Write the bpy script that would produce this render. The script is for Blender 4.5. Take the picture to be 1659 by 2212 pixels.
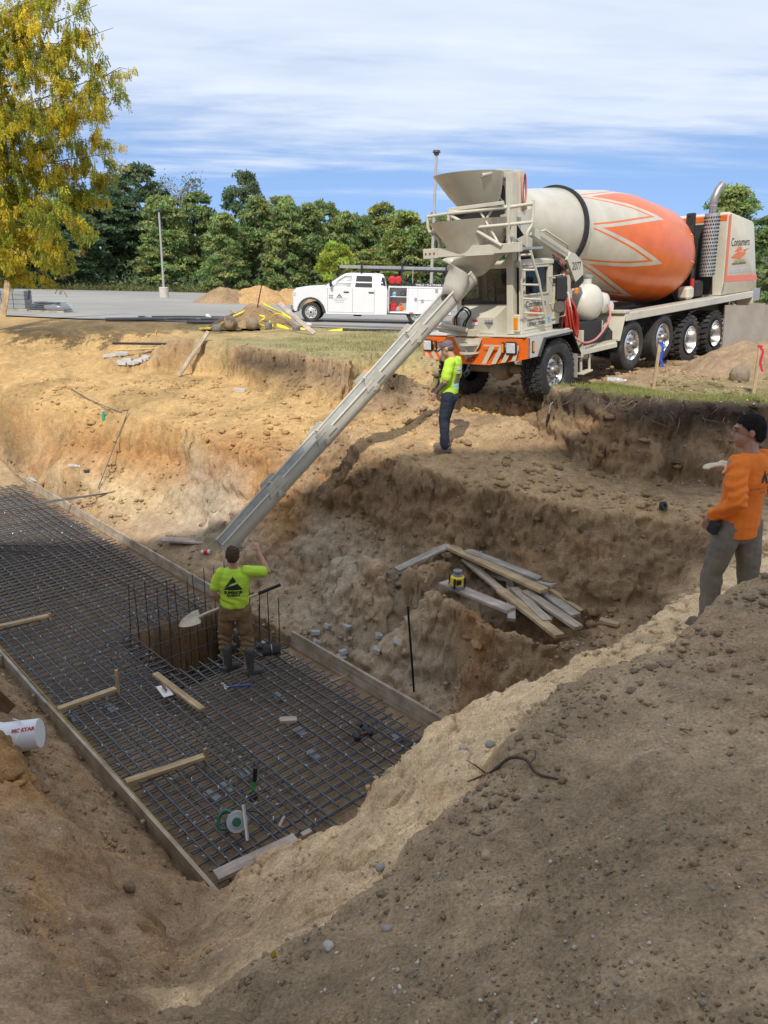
import bpy, bmesh, math, random
import numpy as np
from mathutils import Vector, Matrix, Euler, Quaternion
from mathutils.bvhtree import BVHTree
from mathutils.geometry import delaunay_2d_cdt
scene = bpy.context.scene
for o in list(bpy.data.objects): bpy.data.objects.remove(o)
COL = scene.collection
rad = math.radians
random.seed(7); RNG = np.random.default_rng(11)
# ------------------------------------------------------------ camera
CAM_H, PITCH, ROLL = 1.75, rad(17.4), rad(1.4)
FPX, PCX, PCY = 1597.3, 829.5, 1106.0          # focal length and centre, in the pixels I measured in
_f = Vector((0, math.cos(PITCH), -math.sin(PITCH))); _r0 = Vector((1, 0, 0)); _u0 = _r0.cross(_f)
_r = math.cos(ROLL)*_r0 + math.sin(ROLL)*_u0; _u = -math.sin(ROLL)*_r0 + math.cos(ROLL)*_u0
CAMP = Vector((0, 0, CAM_H))
cd = bpy.data.cameras.new('camera'); cam = bpy.data.objects.new('camera', cd); COL.objects.link(cam)
cd.sensor_fit = 'VERTICAL'; cd.sensor_height = 36; cd.sensor_width = 27; cd.lens = FPX/2212*36
cd.clip_start = 0.05; cd.clip_end = 2000
cam.matrix_world = Matrix(((_r.x, _u.x, -_f.x, CAMP.x), (_r.y, _u.y, -_f.y, CAMP.y), (_r.z, _u.z, -_f.z, CAMP.z), (0, 0, 0, 1)))
scene.camera = cam
def ray(x, y): return (_f + _r*((x-PCX)/FPX) - _u*((y-PCY)/FPX))
def P(x, y, z):                                # photo pixel -> world point at height z
    d = ray(x, y); return CAMP + d*((z-CAM_H)/d.z)
def PY(x, y, Y):                               # photo pixel -> world point at distance Y
    d = ray(x, y); return CAMP + d*(Y/d.y)
# ------------------------------------------------------------ light
SUN_EL, SUN_AZ = rad(46), math.atan2(0.27, 0.96)   # light travels towards (+x,+y)
w = bpy.data.worlds.new('World'); scene.world = w; w.use_nodes = True
nt = w.node_tree; nt.nodes.clear(); N = nt.nodes.new; LK = nt.links.new
wo = N('ShaderNodeOutputWorld'); bg = N('ShaderNodeBackground'); LK(bg.outputs[0], wo.inputs[0])
sky = N('ShaderNodeTexSky'); sky.sky_type = 'NISHITA'; sky.sun_disc = False
sky.sun_elevation = SUN_EL; sky.sun_rotation = math.pi + SUN_AZ; sky.air_density = 1.0; sky.dust_density = 0.6; sky.ozone_density = 2.0
bg.inputs[1].default_value = 0.15
def M2(op, a, b=None):
    n = N('ShaderNodeMath'); n.operation = op
    for i, v in enumerate((a, b)):
        if v is None: continue
        if isinstance(v, (int, float)): n.inputs[i].default_value = v
        else: LK(v, n.inputs[i])
    return n.outputs[0]
tc = N('ShaderNodeTexCoord'); sp = N('ShaderNodeSeparateXYZ'); LK(tc.outputs['Generated'], sp.inputs[0])
zz = M2('MAXIMUM', M2('ADD', sp.outputs[2], 0.06), 0.03)
cx = M2('DIVIDE', sp.outputs[0], zz); cy = M2('DIVIDE', sp.outputs[1], zz)
cb = N('ShaderNodeCombineXYZ'); LK(M2('MULTIPLY', cx, 0.38), cb.inputs[0]); LK(cy, cb.inputs[1])
n1 = N('ShaderNodeTexNoise'); LK(cb.outputs[0], n1.inputs['Vector']); n1.inputs['Scale'].default_value = 0.75; n1.inputs['Detail'].default_value = 7; n1.inputs['Roughness'].default_value = 0.55; n1.inputs['Distortion'].default_value = 0.5
n2 = N('ShaderNodeTexNoise'); LK(cb.outputs[0], n2.inputs['Vector']); n2.inputs['Scale'].default_value = 2.6; n2.inputs['Detail'].default_value = 6; n2.inputs['Roughness'].default_value = 0.6
# thin cloud deck: open near the horizon, closed towards the zenith
ramp = N('ShaderNodeMapRange'); LK(sp.outputs[2], ramp.inputs[0]); ramp.inputs[1].default_value = 0.07; ramp.inputs[2].default_value = 0.27; ramp.inputs[3].default_value = -0.22; ramp.inputs[4].default_value = 0.36
cov = M2('ADD', M2('ADD', M2('MULTIPLY', n1.outputs[0], 1.05), M2('MULTIPLY', n2.outputs[0], 0.36)), ramp.outputs[0])
mk = N('ShaderNodeMapRange'); mk.interpolation_type = 'SMOOTHSTEP'; LK(cov, mk.inputs[0]); mk.inputs[1].default_value = 0.58; mk.inputs[2].default_value = 0.92; mk.inputs[3].default_value = 0.0; mk.inputs[4].default_value = 0.90
cc = N('ShaderNodeMix'); cc.data_type = 'RGBA'; cr_ = N('ShaderNodeMapRange'); cr_.inputs[1].default_value = .22; cr_.inputs[2].default_value = .78; LK(n2.outputs[0], cr_.inputs[0]); LK(cr_.outputs[0], cc.inputs[0]); cc.inputs[6].default_value = (2.7, 3.1, 3.85, 1); cc.inputs[7].default_value = (3.8, 4.1, 4.55, 1)
mx = N('ShaderNodeMix'); mx.data_type = 'RGBA'; LK(mk.outputs[0], mx.inputs[0]); LK(sky.outputs[0], mx.inputs[6])
va_ = N('ShaderNodeVectorMath'); va_.operation = 'ADD'; LK(tc.outputs['Generated'], va_.inputs[0]); va_.inputs[1].default_value = (0, 0, .33); vn_ = N('ShaderNodeVectorMath'); vn_.operation = 'NORMALIZE'; LK(va_.outputs[0], vn_.inputs[0]); LK(vn_.outputs[0], sky.inputs[0]); LK(cc.outputs[2], mx.inputs[7])
LK(mx.outputs[2], bg.inputs[0])
sl = bpy.data.lights.new('sun', 'SUN'); sl.energy = 2.15; sl.angle = rad(0.53); sl.color = (1, 0.95, 0.87)
sun = bpy.data.objects.new('sun', sl); COL.objects.link(sun)
_ld = Vector((math.sin(SUN_AZ)*math.cos(SUN_EL), math.cos(SUN_AZ)*math.cos(SUN_EL), -math.sin(SUN_EL)))
sun.rotation_euler = _ld.to_track_quat('-Z', 'Y').to_euler(); sun.location = (-10, -30, 40)
vs = scene.view_settings; vs.view_transform = 'Standard'; vs.look = 'None'; vs.exposure = 0.72; vs.gamma = 1; vs.use_curve_mapping = False
scene.render.engine = 'CYCLES'; scene.cycles.max_bounces = 5; scene.cycles.diffuse_bounces = 3; scene.cycles.transparent_max_bounces = 6
# ------------------------------------------------------------ helpers
MATS = {}
def mat(name, col, rough=0.6, metal=0.0, var=0.12, scale=6.0, bump=0.0, bscale=40.0, col2=None, detail=4, dirt=None, dirtamt=0.0, spec=0.5, coat=0.0):
    """procedural principled material: base colour broken up by noise, optional second colour, dirt and fine bump"""
    if name in MATS: return MATS[name]
    m = bpy.data.materials.new(name); m.use_nodes = True; t = m.node_tree; b = t.nodes['Principled BSDF']
    n = t.nodes.new; l = t.links.new
    co = n('ShaderNodeTexCoord'); nz = n('ShaderNodeTexNoise'); nz.inputs['Scale'].default_value = scale; nz.inputs['Detail'].default_value = detail; nz.inputs['Roughness'].default_value = 0.6
    l(co.outputs['Object'], nz.inputs['Vector'])
    c = tuple(col)
    lo = tuple(max(0, v*(1-var)) for v in c) if col2 is None else tuple(col2)
    hi = tuple(min(1, v*(1+var)) for v in c) if col2 is None else c
    r = n('ShaderNodeValToRGB'); r.color_ramp.elements[0].position = 0.3; r.color_ramp.elements[1].position = 0.7
    r.color_ramp.elements[0].color = (*lo, 1); r.color_ramp.elements[1].color = (*hi, 1); l(nz.outputs[0], r.inputs[0])
    out = r.outputs[0]
    if dirt is not None:
        n2 = n('ShaderNodeTexNoise'); n2.inputs['Scale'].default_value = scale*0.7; n2.inputs['Detail'].default_value = 8; n2.inputs['Roughness'].default_value = 0.7; l(co.outputs['Object'], n2.inputs['Vector'])
        mr = n('ShaderNodeMapRange'); mr.inputs[1].default_value = 0.62-dirtamt*0.35; mr.inputs[2].default_value = 0.85-dirtamt*0.3; mr.inputs[4].default_value = min(1, 0.35+dirtamt); l(n2.outputs[0], mr.inputs[0])
        mm = n('ShaderNodeMix'); mm.data_type = 'RGBA'; l(mr.outputs[0], mm.inputs[0]); l(out, mm.inputs[6]); mm.inputs[7].default_value = (*dirt, 1); out = mm.outputs[2]
    l(out, b.inputs['Base Color'])
    b.inputs['Metallic'].default_value = metal; b.inputs['Specular IOR Level'].default_value = spec; b.inputs['Coat Weight'].default_value = coat
    rr = n('ShaderNodeMapRange'); rr.inputs[3].default_value = max(0.02, rough-0.08); rr.inputs[4].default_value = min(1, rough+0.1); l(nz.outputs[0], rr.inputs[0]); l(rr.outputs[0], b.inputs['Roughness'])
    if bump:
        nb = n('ShaderNodeTexNoise'); nb.inputs['Scale'].default_value = bscale; nb.inputs['Detail'].default_value = 4; l(co.outputs['Object'], nb.inputs['Vector'])
        bp = n('ShaderNodeBump'); bp.inputs['Strength'].default_value = 1.0; bp.inputs['Distance'].default_value = bump; l(nb.outputs[0], bp.inputs['Height']); l(bp.outputs[0], b.inputs['Normal'])
    MATS[name] = m; return m
def woodmat(name, c1, c2, grain=1.0, axis=0):
    if name in MATS: return MATS[name]
    m = bpy.data.materials.new(name); m.use_nodes = True; t = m.node_tree; b = t.nodes['Principled BSDF']; n = t.nodes.new; l = t.links.new
    co = n('ShaderNodeTexCoord'); mp = n('ShaderNodeMapping'); s = [30*grain]*3; s[axis] = 1.6; mp.inputs['Scale'].default_value = s; l(co.outputs['Object'], mp.inputs[0])
    oi = n('ShaderNodeObjectInfo'); ad = n('ShaderNodeVectorMath'); ad.operation = 'ADD'; l(mp.outputs[0], ad.inputs[0]); 
    ml = n('ShaderNodeMath'); ml.operation = 'MULTIPLY'; l(oi.outputs['Random'], ml.inputs[0]); ml.inputs[1].default_value = 50; l(ml.outputs[0], ad.inputs[1])
    nz = n('ShaderNodeTexNoise'); nz.inputs['Scale'].default_value = 1; nz.inputs['Detail'].default_value = 6; l(ad.outputs[0], nz.inputs['Vector'])
    n2 = n('ShaderNodeTexNoise'); n2.inputs['Scale'].default_value = 4; n2.inputs['Detail'].default_value = 5; l(co.outputs['Object'], n2.inputs['Vector'])
    r = n('ShaderNodeValToRGB'); r.color_ramp.elements[0].position = 0.32; r.color_ramp.elements[1].position = 0.68; r.color_ramp.elements[0].color = (*c2, 1); r.color_ramp.elements[1].color = (*c1, 1); l(nz.outputs[0], r.inputs[0])
    mr = n('ShaderNodeMapRange'); mr.inputs[1].default_value = 0.35; mr.inputs[2].default_value = 0.7; mr.inputs[3].default_value = 0.65; mr.inputs[4].default_value = 1.1; l(n2.outputs[0], mr.inputs[0])
    mm = n('ShaderNodeVectorMath'); mm.operation = 'SCALE'; l(r.outputs[0], mm.inputs[0]); l(mr.outputs[0], mm.inputs['Scale']); l(mm.outputs[0], b.inputs['Base Color'])
    b.inputs['Roughness'].default_value = 0.8; b.inputs['Specular IOR Level'].default_value = 0.25
    bp = n('ShaderNodeBump'); bp.inputs['Distance'].default_value = 0.003; l(nz.outputs[0], bp.inputs['Height']); l(bp.outputs[0], b.inputs['Normal'])
    MATS[name] = m; return m
class MB:
    """collects shapes; build() links them as ONE mesh object"""
    def __init__(s, M=None): s.v = []; s.f = []; s.M = M
    def add(s, vs, fs):
        k = len(s.v)
        s.v += [tuple(s.M @ Vector(v)) for v in vs] if s.M else [tuple(v) for v in vs]
        s.f += [tuple(i+k for i in f) for f in fs]; return s
    def box(s, c, size, rot=None, ch=0.0):
        """box with chamfered edges"""
        hx, hy, hz = [d/2 for d in size]; R = rot.to_matrix() if isinstance(rot, (Euler, Quaternion)) else rot
        ch = min(ch, hx*.9, hy*.9, hz*.9)
        T = (lambda p: Vector(c) + (R @ Vector(p) if R else Vector(p)))
        if ch <= 0:
            vs = [T((x*hx, y*hy, z*hz)) for x in (-1, 1) for y in (-1, 1) for z in (-1, 1)]
            return s.add(vs, [(0, 1, 3, 2), (4, 6, 7, 5), (0, 4, 5, 1), (2, 3, 7, 6), (0, 2, 6, 4), (1, 5, 7, 3)])
        vs = []; idx = {}
        for x in (-1, 1):
            for y in (-1, 1):
                for z in (-1, 1):
                    for a in range(3):
                        q = [hx, hy, hz]; q = [q[i]-(0 if i == a else ch) for i in range(3)]
                        idx[x, y, z, a] = len(vs); vs.append(T((x*q[0], y*q[1], z*q[2])))
        fs = []
        for a in range(3):
            b, d = (a+1) % 3, (a+2) % 3
            for sg in (-1, 1):
                f = []
                for (sb, sd) in ((-1, -1), (1, -1), (1, 1), (-1, 1)):
                    k = [0, 0, 0]; k[a] = sg; k[b] = sb; k[d] = sd; f.append(idx[(*k, a)])
                fs.append(tuple(f if sg > 0 else f[::-1]))
            for sb in (-1, 1):
                for sd in (-1, 1):   # edge along axis a
                    k0 = [0, 0, 0]; k0[b] = sb; k0[d] = sd; k1 = list(k0); k0[a] = -1; k1[a] = 1
                    f = [idx[(*k0, b)], idx[(*k1, b)], idx[(*k1, d)], idx[(*k0, d)]]
                    fs.append(tuple(f if sb*sd < 0 else f[::-1]))
        for x in (-1, 1):
            for y in (-1, 1):
                for z in (-1, 1):
                    f = [idx[x, y, z, 0], idx[x, y, z, 1], idx[x, y, z, 2]]; fs.append(tuple(f if x*y*z > 0 else f[::-1]))
        return s.add(vs, fs)
    def cyl(s, p0, p1, r0, r1=None, n=12, cap=True):
        r1 = r0 if r1 is None else r1; p0 = Vector(p0); p1 = Vector(p1); d = (p1-p0).normalized()
        a = d.orthogonal().normalized(); b = d.cross(a); vs = []; fs = []
        for p, r in ((p0, r0), (p1, r1)):
            vs += [p + (a*math.cos(2*math.pi*i/n) + b*math.sin(2*math.pi*i/n))*r for i in range(n)]
        fs = [(i, (i+1) % n, n+(i+1) % n, n+i) for i in range(n)]
        if cap: fs += [tuple(range(n))[::-1], tuple(range(n, 2*n))]
        return s.add(vs, fs)
    def tube(s, pts, r, n=8, cap=True, closed=False):
        """round tube along a polyline; r may be a list"""
        pts = [Vector(p) for p in pts]; m = len(pts); rs = r if isinstance(r, (list, tuple)) else [r]*m; vs = []
        prev = None
        for i, p in enumerate(pts):
            if closed: d = pts[(i+1) % m]-pts[i-1]
            else: d = pts[min(i+1, m-1)]-pts[max(i-1, 0)]
            d.normalize()
            a = d.orthogonal().normalized() if prev is None else (prev - d*prev.dot(d)).normalized()
            prev = a; b = d.cross(a)
            vs += [p + (a*math.cos(2*math.pi*j/n)+b*math.sin(2*math.pi*j/n))*rs[i] for j in range(n)]
        fs = []
        for i in range(m if closed else m-1):
            k = (i+1) % m
            fs += [(i*n+j, i*n+(j+1) % n, k*n+(j+1) % n, k*n+j) for j in range(n)]
        if cap and not closed: fs += [tuple(range(n))[::-1], tuple(range((m-1)*n, m*n))]
        return s.add(vs, fs)
    def loft(s, secs, cap=True, closed=True):
        """secs: list of rings with the same number of points"""
        n = len(secs[0]); vs = [p for q in secs for p in q]; fs = []
        for i in range(len(secs)-1):
            fs += [(i*n+j, i*n+(j+1) % n, (i+1)*n+(j+1) % n, (i+1)*n+j) for j in range(n if closed else n-1)]
        if cap: fs += [tuple(range(n))[::-1], tuple(range((len(secs)-1)*n, len(secs)*n))]
        return s.add(vs, fs)
    def lathe(s, prof, o=(0, 0, 0), ax=(0, 0, 1), n=24, cap=True, a0=0.0, a1=2*math.pi):
        """prof: list of (distance along axis, radius)"""
        o = Vector(o); d = Vector(ax).normalized(); a = d.orthogonal().normalized(); b = d.cross(a); full = abs(a1-a0-2*math.pi) < 1e-6
        m = n if full else n+1
        secs = [[o + d*h + (a*math.cos(a0+(a1-a0)*i/n)+b*math.sin(a0+(a1-a0)*i/n))*r for i in range(m)] for h, r in prof]
        return s.loft(secs, cap and full, full)
    def prism(s, poly, o, ux, uy, th):
        """flat polygon in the plane (o, ux, uy), given thickness along ux x uy (centred)"""
        o = Vector(o); ux = Vector(ux); uy = Vector(uy); nn = ux.cross(uy).normalized(); k = len(poly)
        vs = [o+ux*x+uy*y+nn*(th/2) for x, y in poly]+[o+ux*x+uy*y-nn*(th/2) for x, y in poly]
        fs = [tuple(range(k)), tuple(range(k, 2*k))[::-1]]+[(i, k+i, k+(i+1) % k, (i+1) % k) for i in range(k)]
        return s.add(vs, fs)
    def ell(s, c, r, rot=None, nu=12, nv=8):
        R = rot.to_matrix() if isinstance(rot, (Euler, Quaternion)) else rot; c = Vector(c); vs = []; fs = []
        T = (lambda p: c+(R @ Vector(p) if R else Vector(p)))
        vs.append(T((0, 0, r[2])))
        for j in range(1, nv):
            t = math.pi*j/nv
            for i in range(nu):
                p = 2*math.pi*i/nu; vs.append(T((r[0]*math.sin(t)*math.cos(p), r[1]*math.sin(t)*math.sin(p), r[2]*math.cos(t))))
        vs.append(T((0, 0, -r[2])))
        fs += [(0, 1+i, 1+(i+1) % nu) for i in range(nu)]
        for j in range(nv-2):
            fs += [(1+j*nu+i, 1+(j+1)*nu+i, 1+(j+1)*nu+(i+1) % nu, 1+j*nu+(i+1) % nu) for i in range(nu)]
        L = len(vs)-1; fs += [(L, L-nu+(i+1) % nu, L-nu+i) for i in range(nu)]
        return s.add(vs, fs)
    def mesh(s, name, m=None, ang=35):
        me = bpy.data.meshes.new(name); me.from_pydata(s.v, [], s.f); me.validate(); 
        if m: me.materials.append(m)
        me.shade_smooth()
        if ang is not None and ang < 179: me.set_sharp_from_angle(angle=rad(ang))
        return me
    def build(s, name, m, parent=None, ang=35, fix=True):
        me = s.mesh(name, m, ang)
        if fix: recalc(me)
        return link(name, me, parent)
def recalc(me):
    bm = bmesh.new(); bm.from_mesh(me); bmesh.ops.recalc_face_normals(bm, faces=bm.faces); bm.to_mesh(me); bm.free()
def link(name, me, parent=None, loc=None, rot=None, scale=None):
    o = bpy.data.objects.new(name, me); COL.objects.link(o)
    if parent: o.parent = parent
    if loc is not None: o.location = loc
    if rot is not None: o.rotation_euler = rot
    if scale is not None: o.scale = scale
    return o
def tag(o, label=None, cat=None, group=None, kind=None):
    if label: o['label'] = label
    if cat: o['category'] = cat
    if group: o['group'] = group
    if kind: o['kind'] = kind
    return o
def thing(name, label, cat, loc=(0, 0, 0), rot=None, group=None):
    o = bpy.data.objects.new(name, None); COL.objects.link(o); o.empty_display_size = 0.1
    if isinstance(loc, Matrix): o.matrix_world = loc
    else:
        o.location = loc
        if rot is not None: o.rotation_euler = rot if not isinstance(rot, (int, float)) else (0, 0, rot)
    return tag(o, label, cat, group)
def text_mesh(body, size, extr=0.001, align='CENTER', xs=1.0, shear=0.0, bold=0.0):
    cu = bpy.data.curves.new('lettering', 'FONT'); cu.body = body; cu.size = size; cu.extrude = extr; cu.align_x = align; cu.align_y = 'CENTER'; cu.shear = shear; cu.offset = bold; cu.resolution_u = 3
    o = bpy.data.objects.new('lettering', cu); COL.objects.link(o); dg = bpy.context.evaluated_depsgraph_get()
    me = bpy.data.meshes.new_from_object(o.evaluated_get(dg)); bpy.data.objects.remove(o); bpy.data.curves.remove(cu)
    if xs != 1: me.transform(Matrix.Diagonal((xs, 1, 1, 1)))
    return me
def text(name, body, size, m, parent, o, ux, uy, **k):
    """flat lettering whose baseline runs along ux and whose up is uy"""
    me = text_mesh(body, size, **k); ux = Vector(ux).normalized(); uy = (Vector(uy)-ux*Vector(uy).dot(ux)).normalized(); n = ux.cross(uy); o = Vector(o)
    me.transform(Matrix(((ux.x, uy.x, n.x, o.x), (ux.y, uy.y, n.y, o.y), (ux.z, uy.z, n.z, o.z), (0, 0, 0, 1))))
    me.materials.append(m); return link(name, me, parent)
def smooth_path(pts, k=6):
    """Catmull-Rom through points"""
    pts = [Vector(p) for p in pts]; out = []
    for i in range(len(pts)-1):
        a = pts[max(i-1, 0)]; b = pts[i]; c = pts[i+1]; d = pts[min(i+2, len(pts)-1)]
        for j in range(k):
            t = j/k; out.append(0.5*((2*b)+(c-a)*t+(2*a-5*b+4*c-d)*t*t+(3*b-a-3*c+d)*t**3))
    out.append(pts[-1]); return out
def remesh(mb, voxel, smooth=3, name='m'):
    """merge overlapping closed shapes into one continuous smooth surface"""
    me = mb.mesh(name, None, 180); recalc(me)
    o = bpy.data.objects.new('tmp', me); COL.objects.link(o)
    r = o.modifiers.new('r', 'REMESH'); r.mode = 'VOXEL'; r.voxel_size = voxel; r.use_smooth_shade = True
    if smooth: q = o.modifiers.new('s', 'SMOOTH'); q.factor = 0.5; q.iterations = smooth
    dg = bpy.context.evaluated_depsgraph_get(); out = bpy.data.meshes.new_from_object(o.evaluated_get(dg))
    bpy.data.objects.remove(o); bpy.data.meshes.remove(me); out.shade_smooth(); return out
# vectorised noise
def _h(i, j, k, s):
    n = (i.astype(np.int64)*374761393 + j.astype(np.int64)*668265263 + k.astype(np.int64)*2147483647 + s*974634777) & 0xffffffff
    n = ((n ^ (n >> 13))*1274126177) & 0xffffffff; n = ((n ^ (n >> 16))*2246822519) & 0xffffffff
    return ((n ^ (n >> 15)) & 0xffff)/65535.0
def vn(x, y, z=None, s=0):
    """value noise, -1..1"""
    if z is None:
        i = np.floor(x); j = np.floor(y); u = x-i; v = y-j; u = u*u*u*(u*(u*6-15)+10); v = v*v*v*(v*(v*6-15)+10); o = np.zeros_like(i)
        a = _h(i, j, o, s)*(1-u)+_h(i+1, j, o, s)*u; b = _h(i, j+1, o, s)*(1-u)+_h(i+1, j+1, o, s)*u
        return (a*(1-v)+b*v)*2-1
    k = np.floor(z); ww = z-k; ww = ww*ww*(3-2*ww)
    i = np.floor(x); j = np.floor(y); u = x-i; v = y-j; u = u*u*(3-2*u); v = v*v*(3-2*v); out = 0
    for dk, wk in ((0, 1-ww), (1, ww)):
        a = _h(i, j, k+dk, s)*(1-u)+_h(i+1, j, k+dk, s)*u; b = _h(i, j+1, k+dk, s)*(1-u)+_h(i+1, j+1, k+dk, s)*u
        out = out+(a*(1-v)+b*v)*wk
    return out*2-1
def fbm(x, y, z=None, o=4, s=0, g=0.5):
    t = 0; a = 1.0; q = 0
    for i in range(o):
        c_, s_ = math.cos(i*1.3), math.sin(i*1.3)
        t = t+a*vn(x*c_-y*s_, x*s_+y*c_, None if z is None else z, s+i*17); q += a; a *= g; x = x*2.03; y = y*2.03
        if z is not None: z = z*2.03
    return t/q
def worley(x, y, s=0):
    """distance to nearest feature point and its random id"""
    i = np.floor(x); j = np.floor(y); best = np.full(x.shape, 9.0); bid = np.zeros(x.shape); o = np.zeros_like(i)
    for a in (-1, 0, 1):
        for b in (-1, 0, 1):
            px = i+a+_h(i+a, j+b, o, s); py = j+b+_h(i+a, j+b, o+7, s); d = np.hypot(px-x, py-y); h = _h(i+a, j+b, o+3, s)
            m = d < best; best = np.where(m, d, best); bid = np.where(m, h, bid)
    return best, bid
# ============================================================ TERRAIN
# slab frame: u runs along the trench, v across it
SO = Vector((-1.42, 5.23, 0)); SU = Vector((-0.69, 0.724, 0)).normalized(); SV = Vector((SU.y, -SU.x, 0))
def SL(u, v, z): q = SO+SU*u+SV*v; return Vector((q.x, q.y, z))
SW = 3.36                                    # slab width
SAND = (.54, .355, .16); SANDP = (.55, .415, .24); CLAY = (.44, .24, .10); TOP = (.085, .062, .045); BRN = (.40, .275, .16); BRD = (.28, .195, .12)
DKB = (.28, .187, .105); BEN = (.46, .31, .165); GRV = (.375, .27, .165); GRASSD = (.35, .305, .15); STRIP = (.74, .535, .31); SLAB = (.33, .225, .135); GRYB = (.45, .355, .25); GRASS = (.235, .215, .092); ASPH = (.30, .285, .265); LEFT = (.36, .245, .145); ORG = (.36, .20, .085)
TP = []; TC = []; TE = []; TR = []
def line(pts, col, rough=.5, chain=True):
    k0 = len(TP)
    for q in pts:
        TP.append(Vector(q)); TC.append(col if not isinstance(col, list) else col[len(TP)-1-k0]); TR.append(rough)
    if chain:
        for i in range(k0, len(TP)-1): TE.append((i, i+1))
def PL(l, dz=0): return [P(x, y, z+dz) for x, y, z in l]
# slab floor and the soil outside its forms
line([SL(u, -.05, -3.57) for u in (18, 14, 10, 6, 3, 0)]+[SL(-.35, .05, -3.57), SL(-.45, 1.6, -3.57), SL(-.3, 3.3, -3.57)]+[SL(u, SW+.03, -3.57) for u in (0, 3, 6, 10, 14, 18)], SLAB, .25)
line([SL(u, -.15, -3.46) for u in (18, 14, 10, 6, 3, 1, .2)], LEFT, .3)
line([SL(u, SW+.13, z) for u, z in ((18, -3.46), (14, -3.46), (10, -3.47), (6, -3.48), (5.4, -3.48), (3.4, -3.5), (2, -3.48), (.5, -3.45))], BRN, .35)
# left near side
line([SL(u, v, z) for u, v, z in ((14, -1.5, -2.9), (9, -1.2, -3.0), (6, -.9, -3.02), (4, -.75, -3.0), (2.5, -.6, -3.05), (1.2, -.5, -3.15), (.3, -.35, -3.2))], LEFT, .5)
crest = [(0, 1585, -2.0), (60, 1700, -2.1), (140, 1790, -2.1), (190, 1900, -2.2), (290, 1955, -2.35), (335, 2040, -2.3)]
cw = PL(crest); line(cw, [ORG, ORG, LEFT, LEFT, LEFT, LEFT], .9)
line([q+Vector((.13, .24, -.55)) for q in cw[:5]], LEFT, .6)
line(PL([(90, 1850, -1.9), (200, 2000, -2.0), (240, 2100, -1.9)]), LEFT, .9)
line(PL([(0, 1800, -1.75), (0, 2000, -1.4), (0, 2212, -1.15), (180, 2212, -1.35), (310, 2212, -1.5)]), LEFT, .9)
line(PL([(470, 1925, -3.15), (425, 1990, -3.02), (400, 2050, -2.75), (380, 2120, -2.2)]), LEFT, .8)
line([Vector(q) for q in ((-3.2, 2.6, -1.1), (-4.5, 4.2, -1.2), (-6.5, 5.5, -1.3), (-9, 7.5, -1.2), (-12, 9, -.8))], LEFT, .9)
line([Vector(q) for q in ((-1.1, .6, -.6), (-2.5, .8, -.5), (-5, 2, -.4), (-12, 4, -.2))], GRV, .6)
# bench of tan sand, its pit-side edge and the hidden wall under it
st = [(1659, 1170, -1.02), (1540, 1232, -1.1), (1440, 1312, -1.15), (1330, 1375, -1.2), (1200, 1428, -1.3), (1100, 1488, -1.4), (1000, 1530, -1.5), (930, 1570, -1.6), (860, 1640, -1.8), (800, 1690, -1.95), (740, 1765, -2.25), (680, 1797, -2.45), (600, 1830, -2.7), (530, 1875, -2.95), (470, 1915, -3.2)]
sw_ = PL(st); line(sw_, STRIP, .45)
wb = [(-2.35,), (-2.5,), (-2.7,), (-2.9,), (-3.1,), (-3.3,), (-3.45,), (-3.52,), (-3.54,), (-3.55,), (-3.55,), (-3.55,)]
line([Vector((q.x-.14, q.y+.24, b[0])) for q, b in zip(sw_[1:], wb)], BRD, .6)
gb = [(1659, 1225, -.16), (1600, 1262, -.24), (1540, 1303, -.32), (1455, 1350, -.42), (1445, 1392, -.46), (1330, 1418, -.56), (1200, 1470, -.62), (1150, 1530, -.66), (1060, 1610, -.72), (1015, 1690, -.8), (930, 1775, -.9), (835, 1880, -1.02), (770, 1955, -1.12), (640, 2010, -1.25), (540, 2062, -1.34), (470, 2130, -1.4), (400, 2212, -1.42)]
gw = PL(gb); line(gw, GRV, .5)
line([Vector((q.x-.05, q.y+.17, min(q.z-.30, -.96) if k < 4 else q.z-.30)) for k, q in enumerate(gw)], STRIP, .4)
# the bank the photographer stands on
line(PL([(1659, 1450, -.28), (1400, 1600, -.42), (1200, 1800, -.52), (1000, 1980, -.68), (800, 2120, -.85), (640, 2212, -.95)]), GRV, .3)
line(PL([(1659, 1800, -.12), (1300, 2000, -.28), (1100, 2212, -.35)]), GRV, .3)
line([Vector(q) for q in ((0, .55, -.1), (1, 1.0, 0), (2.4, 2.2, 0), (4.2, 3.8, -.1), (7, 5, -.1))], GRV, .3)
line([Vector(q) for q in ((-1, -.6, .0), (1.5, 0, .08), (5, 1, .08), (12, 3, .1), (12, -12, .1), (-12, -12, .0))], GRV, .3)
line(PL([(1659, 1210, -.95)])+[Vector((5.2, 7.0, -.9)), Vector((8, 8.2, -.7))], STRIP, .4)
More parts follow.
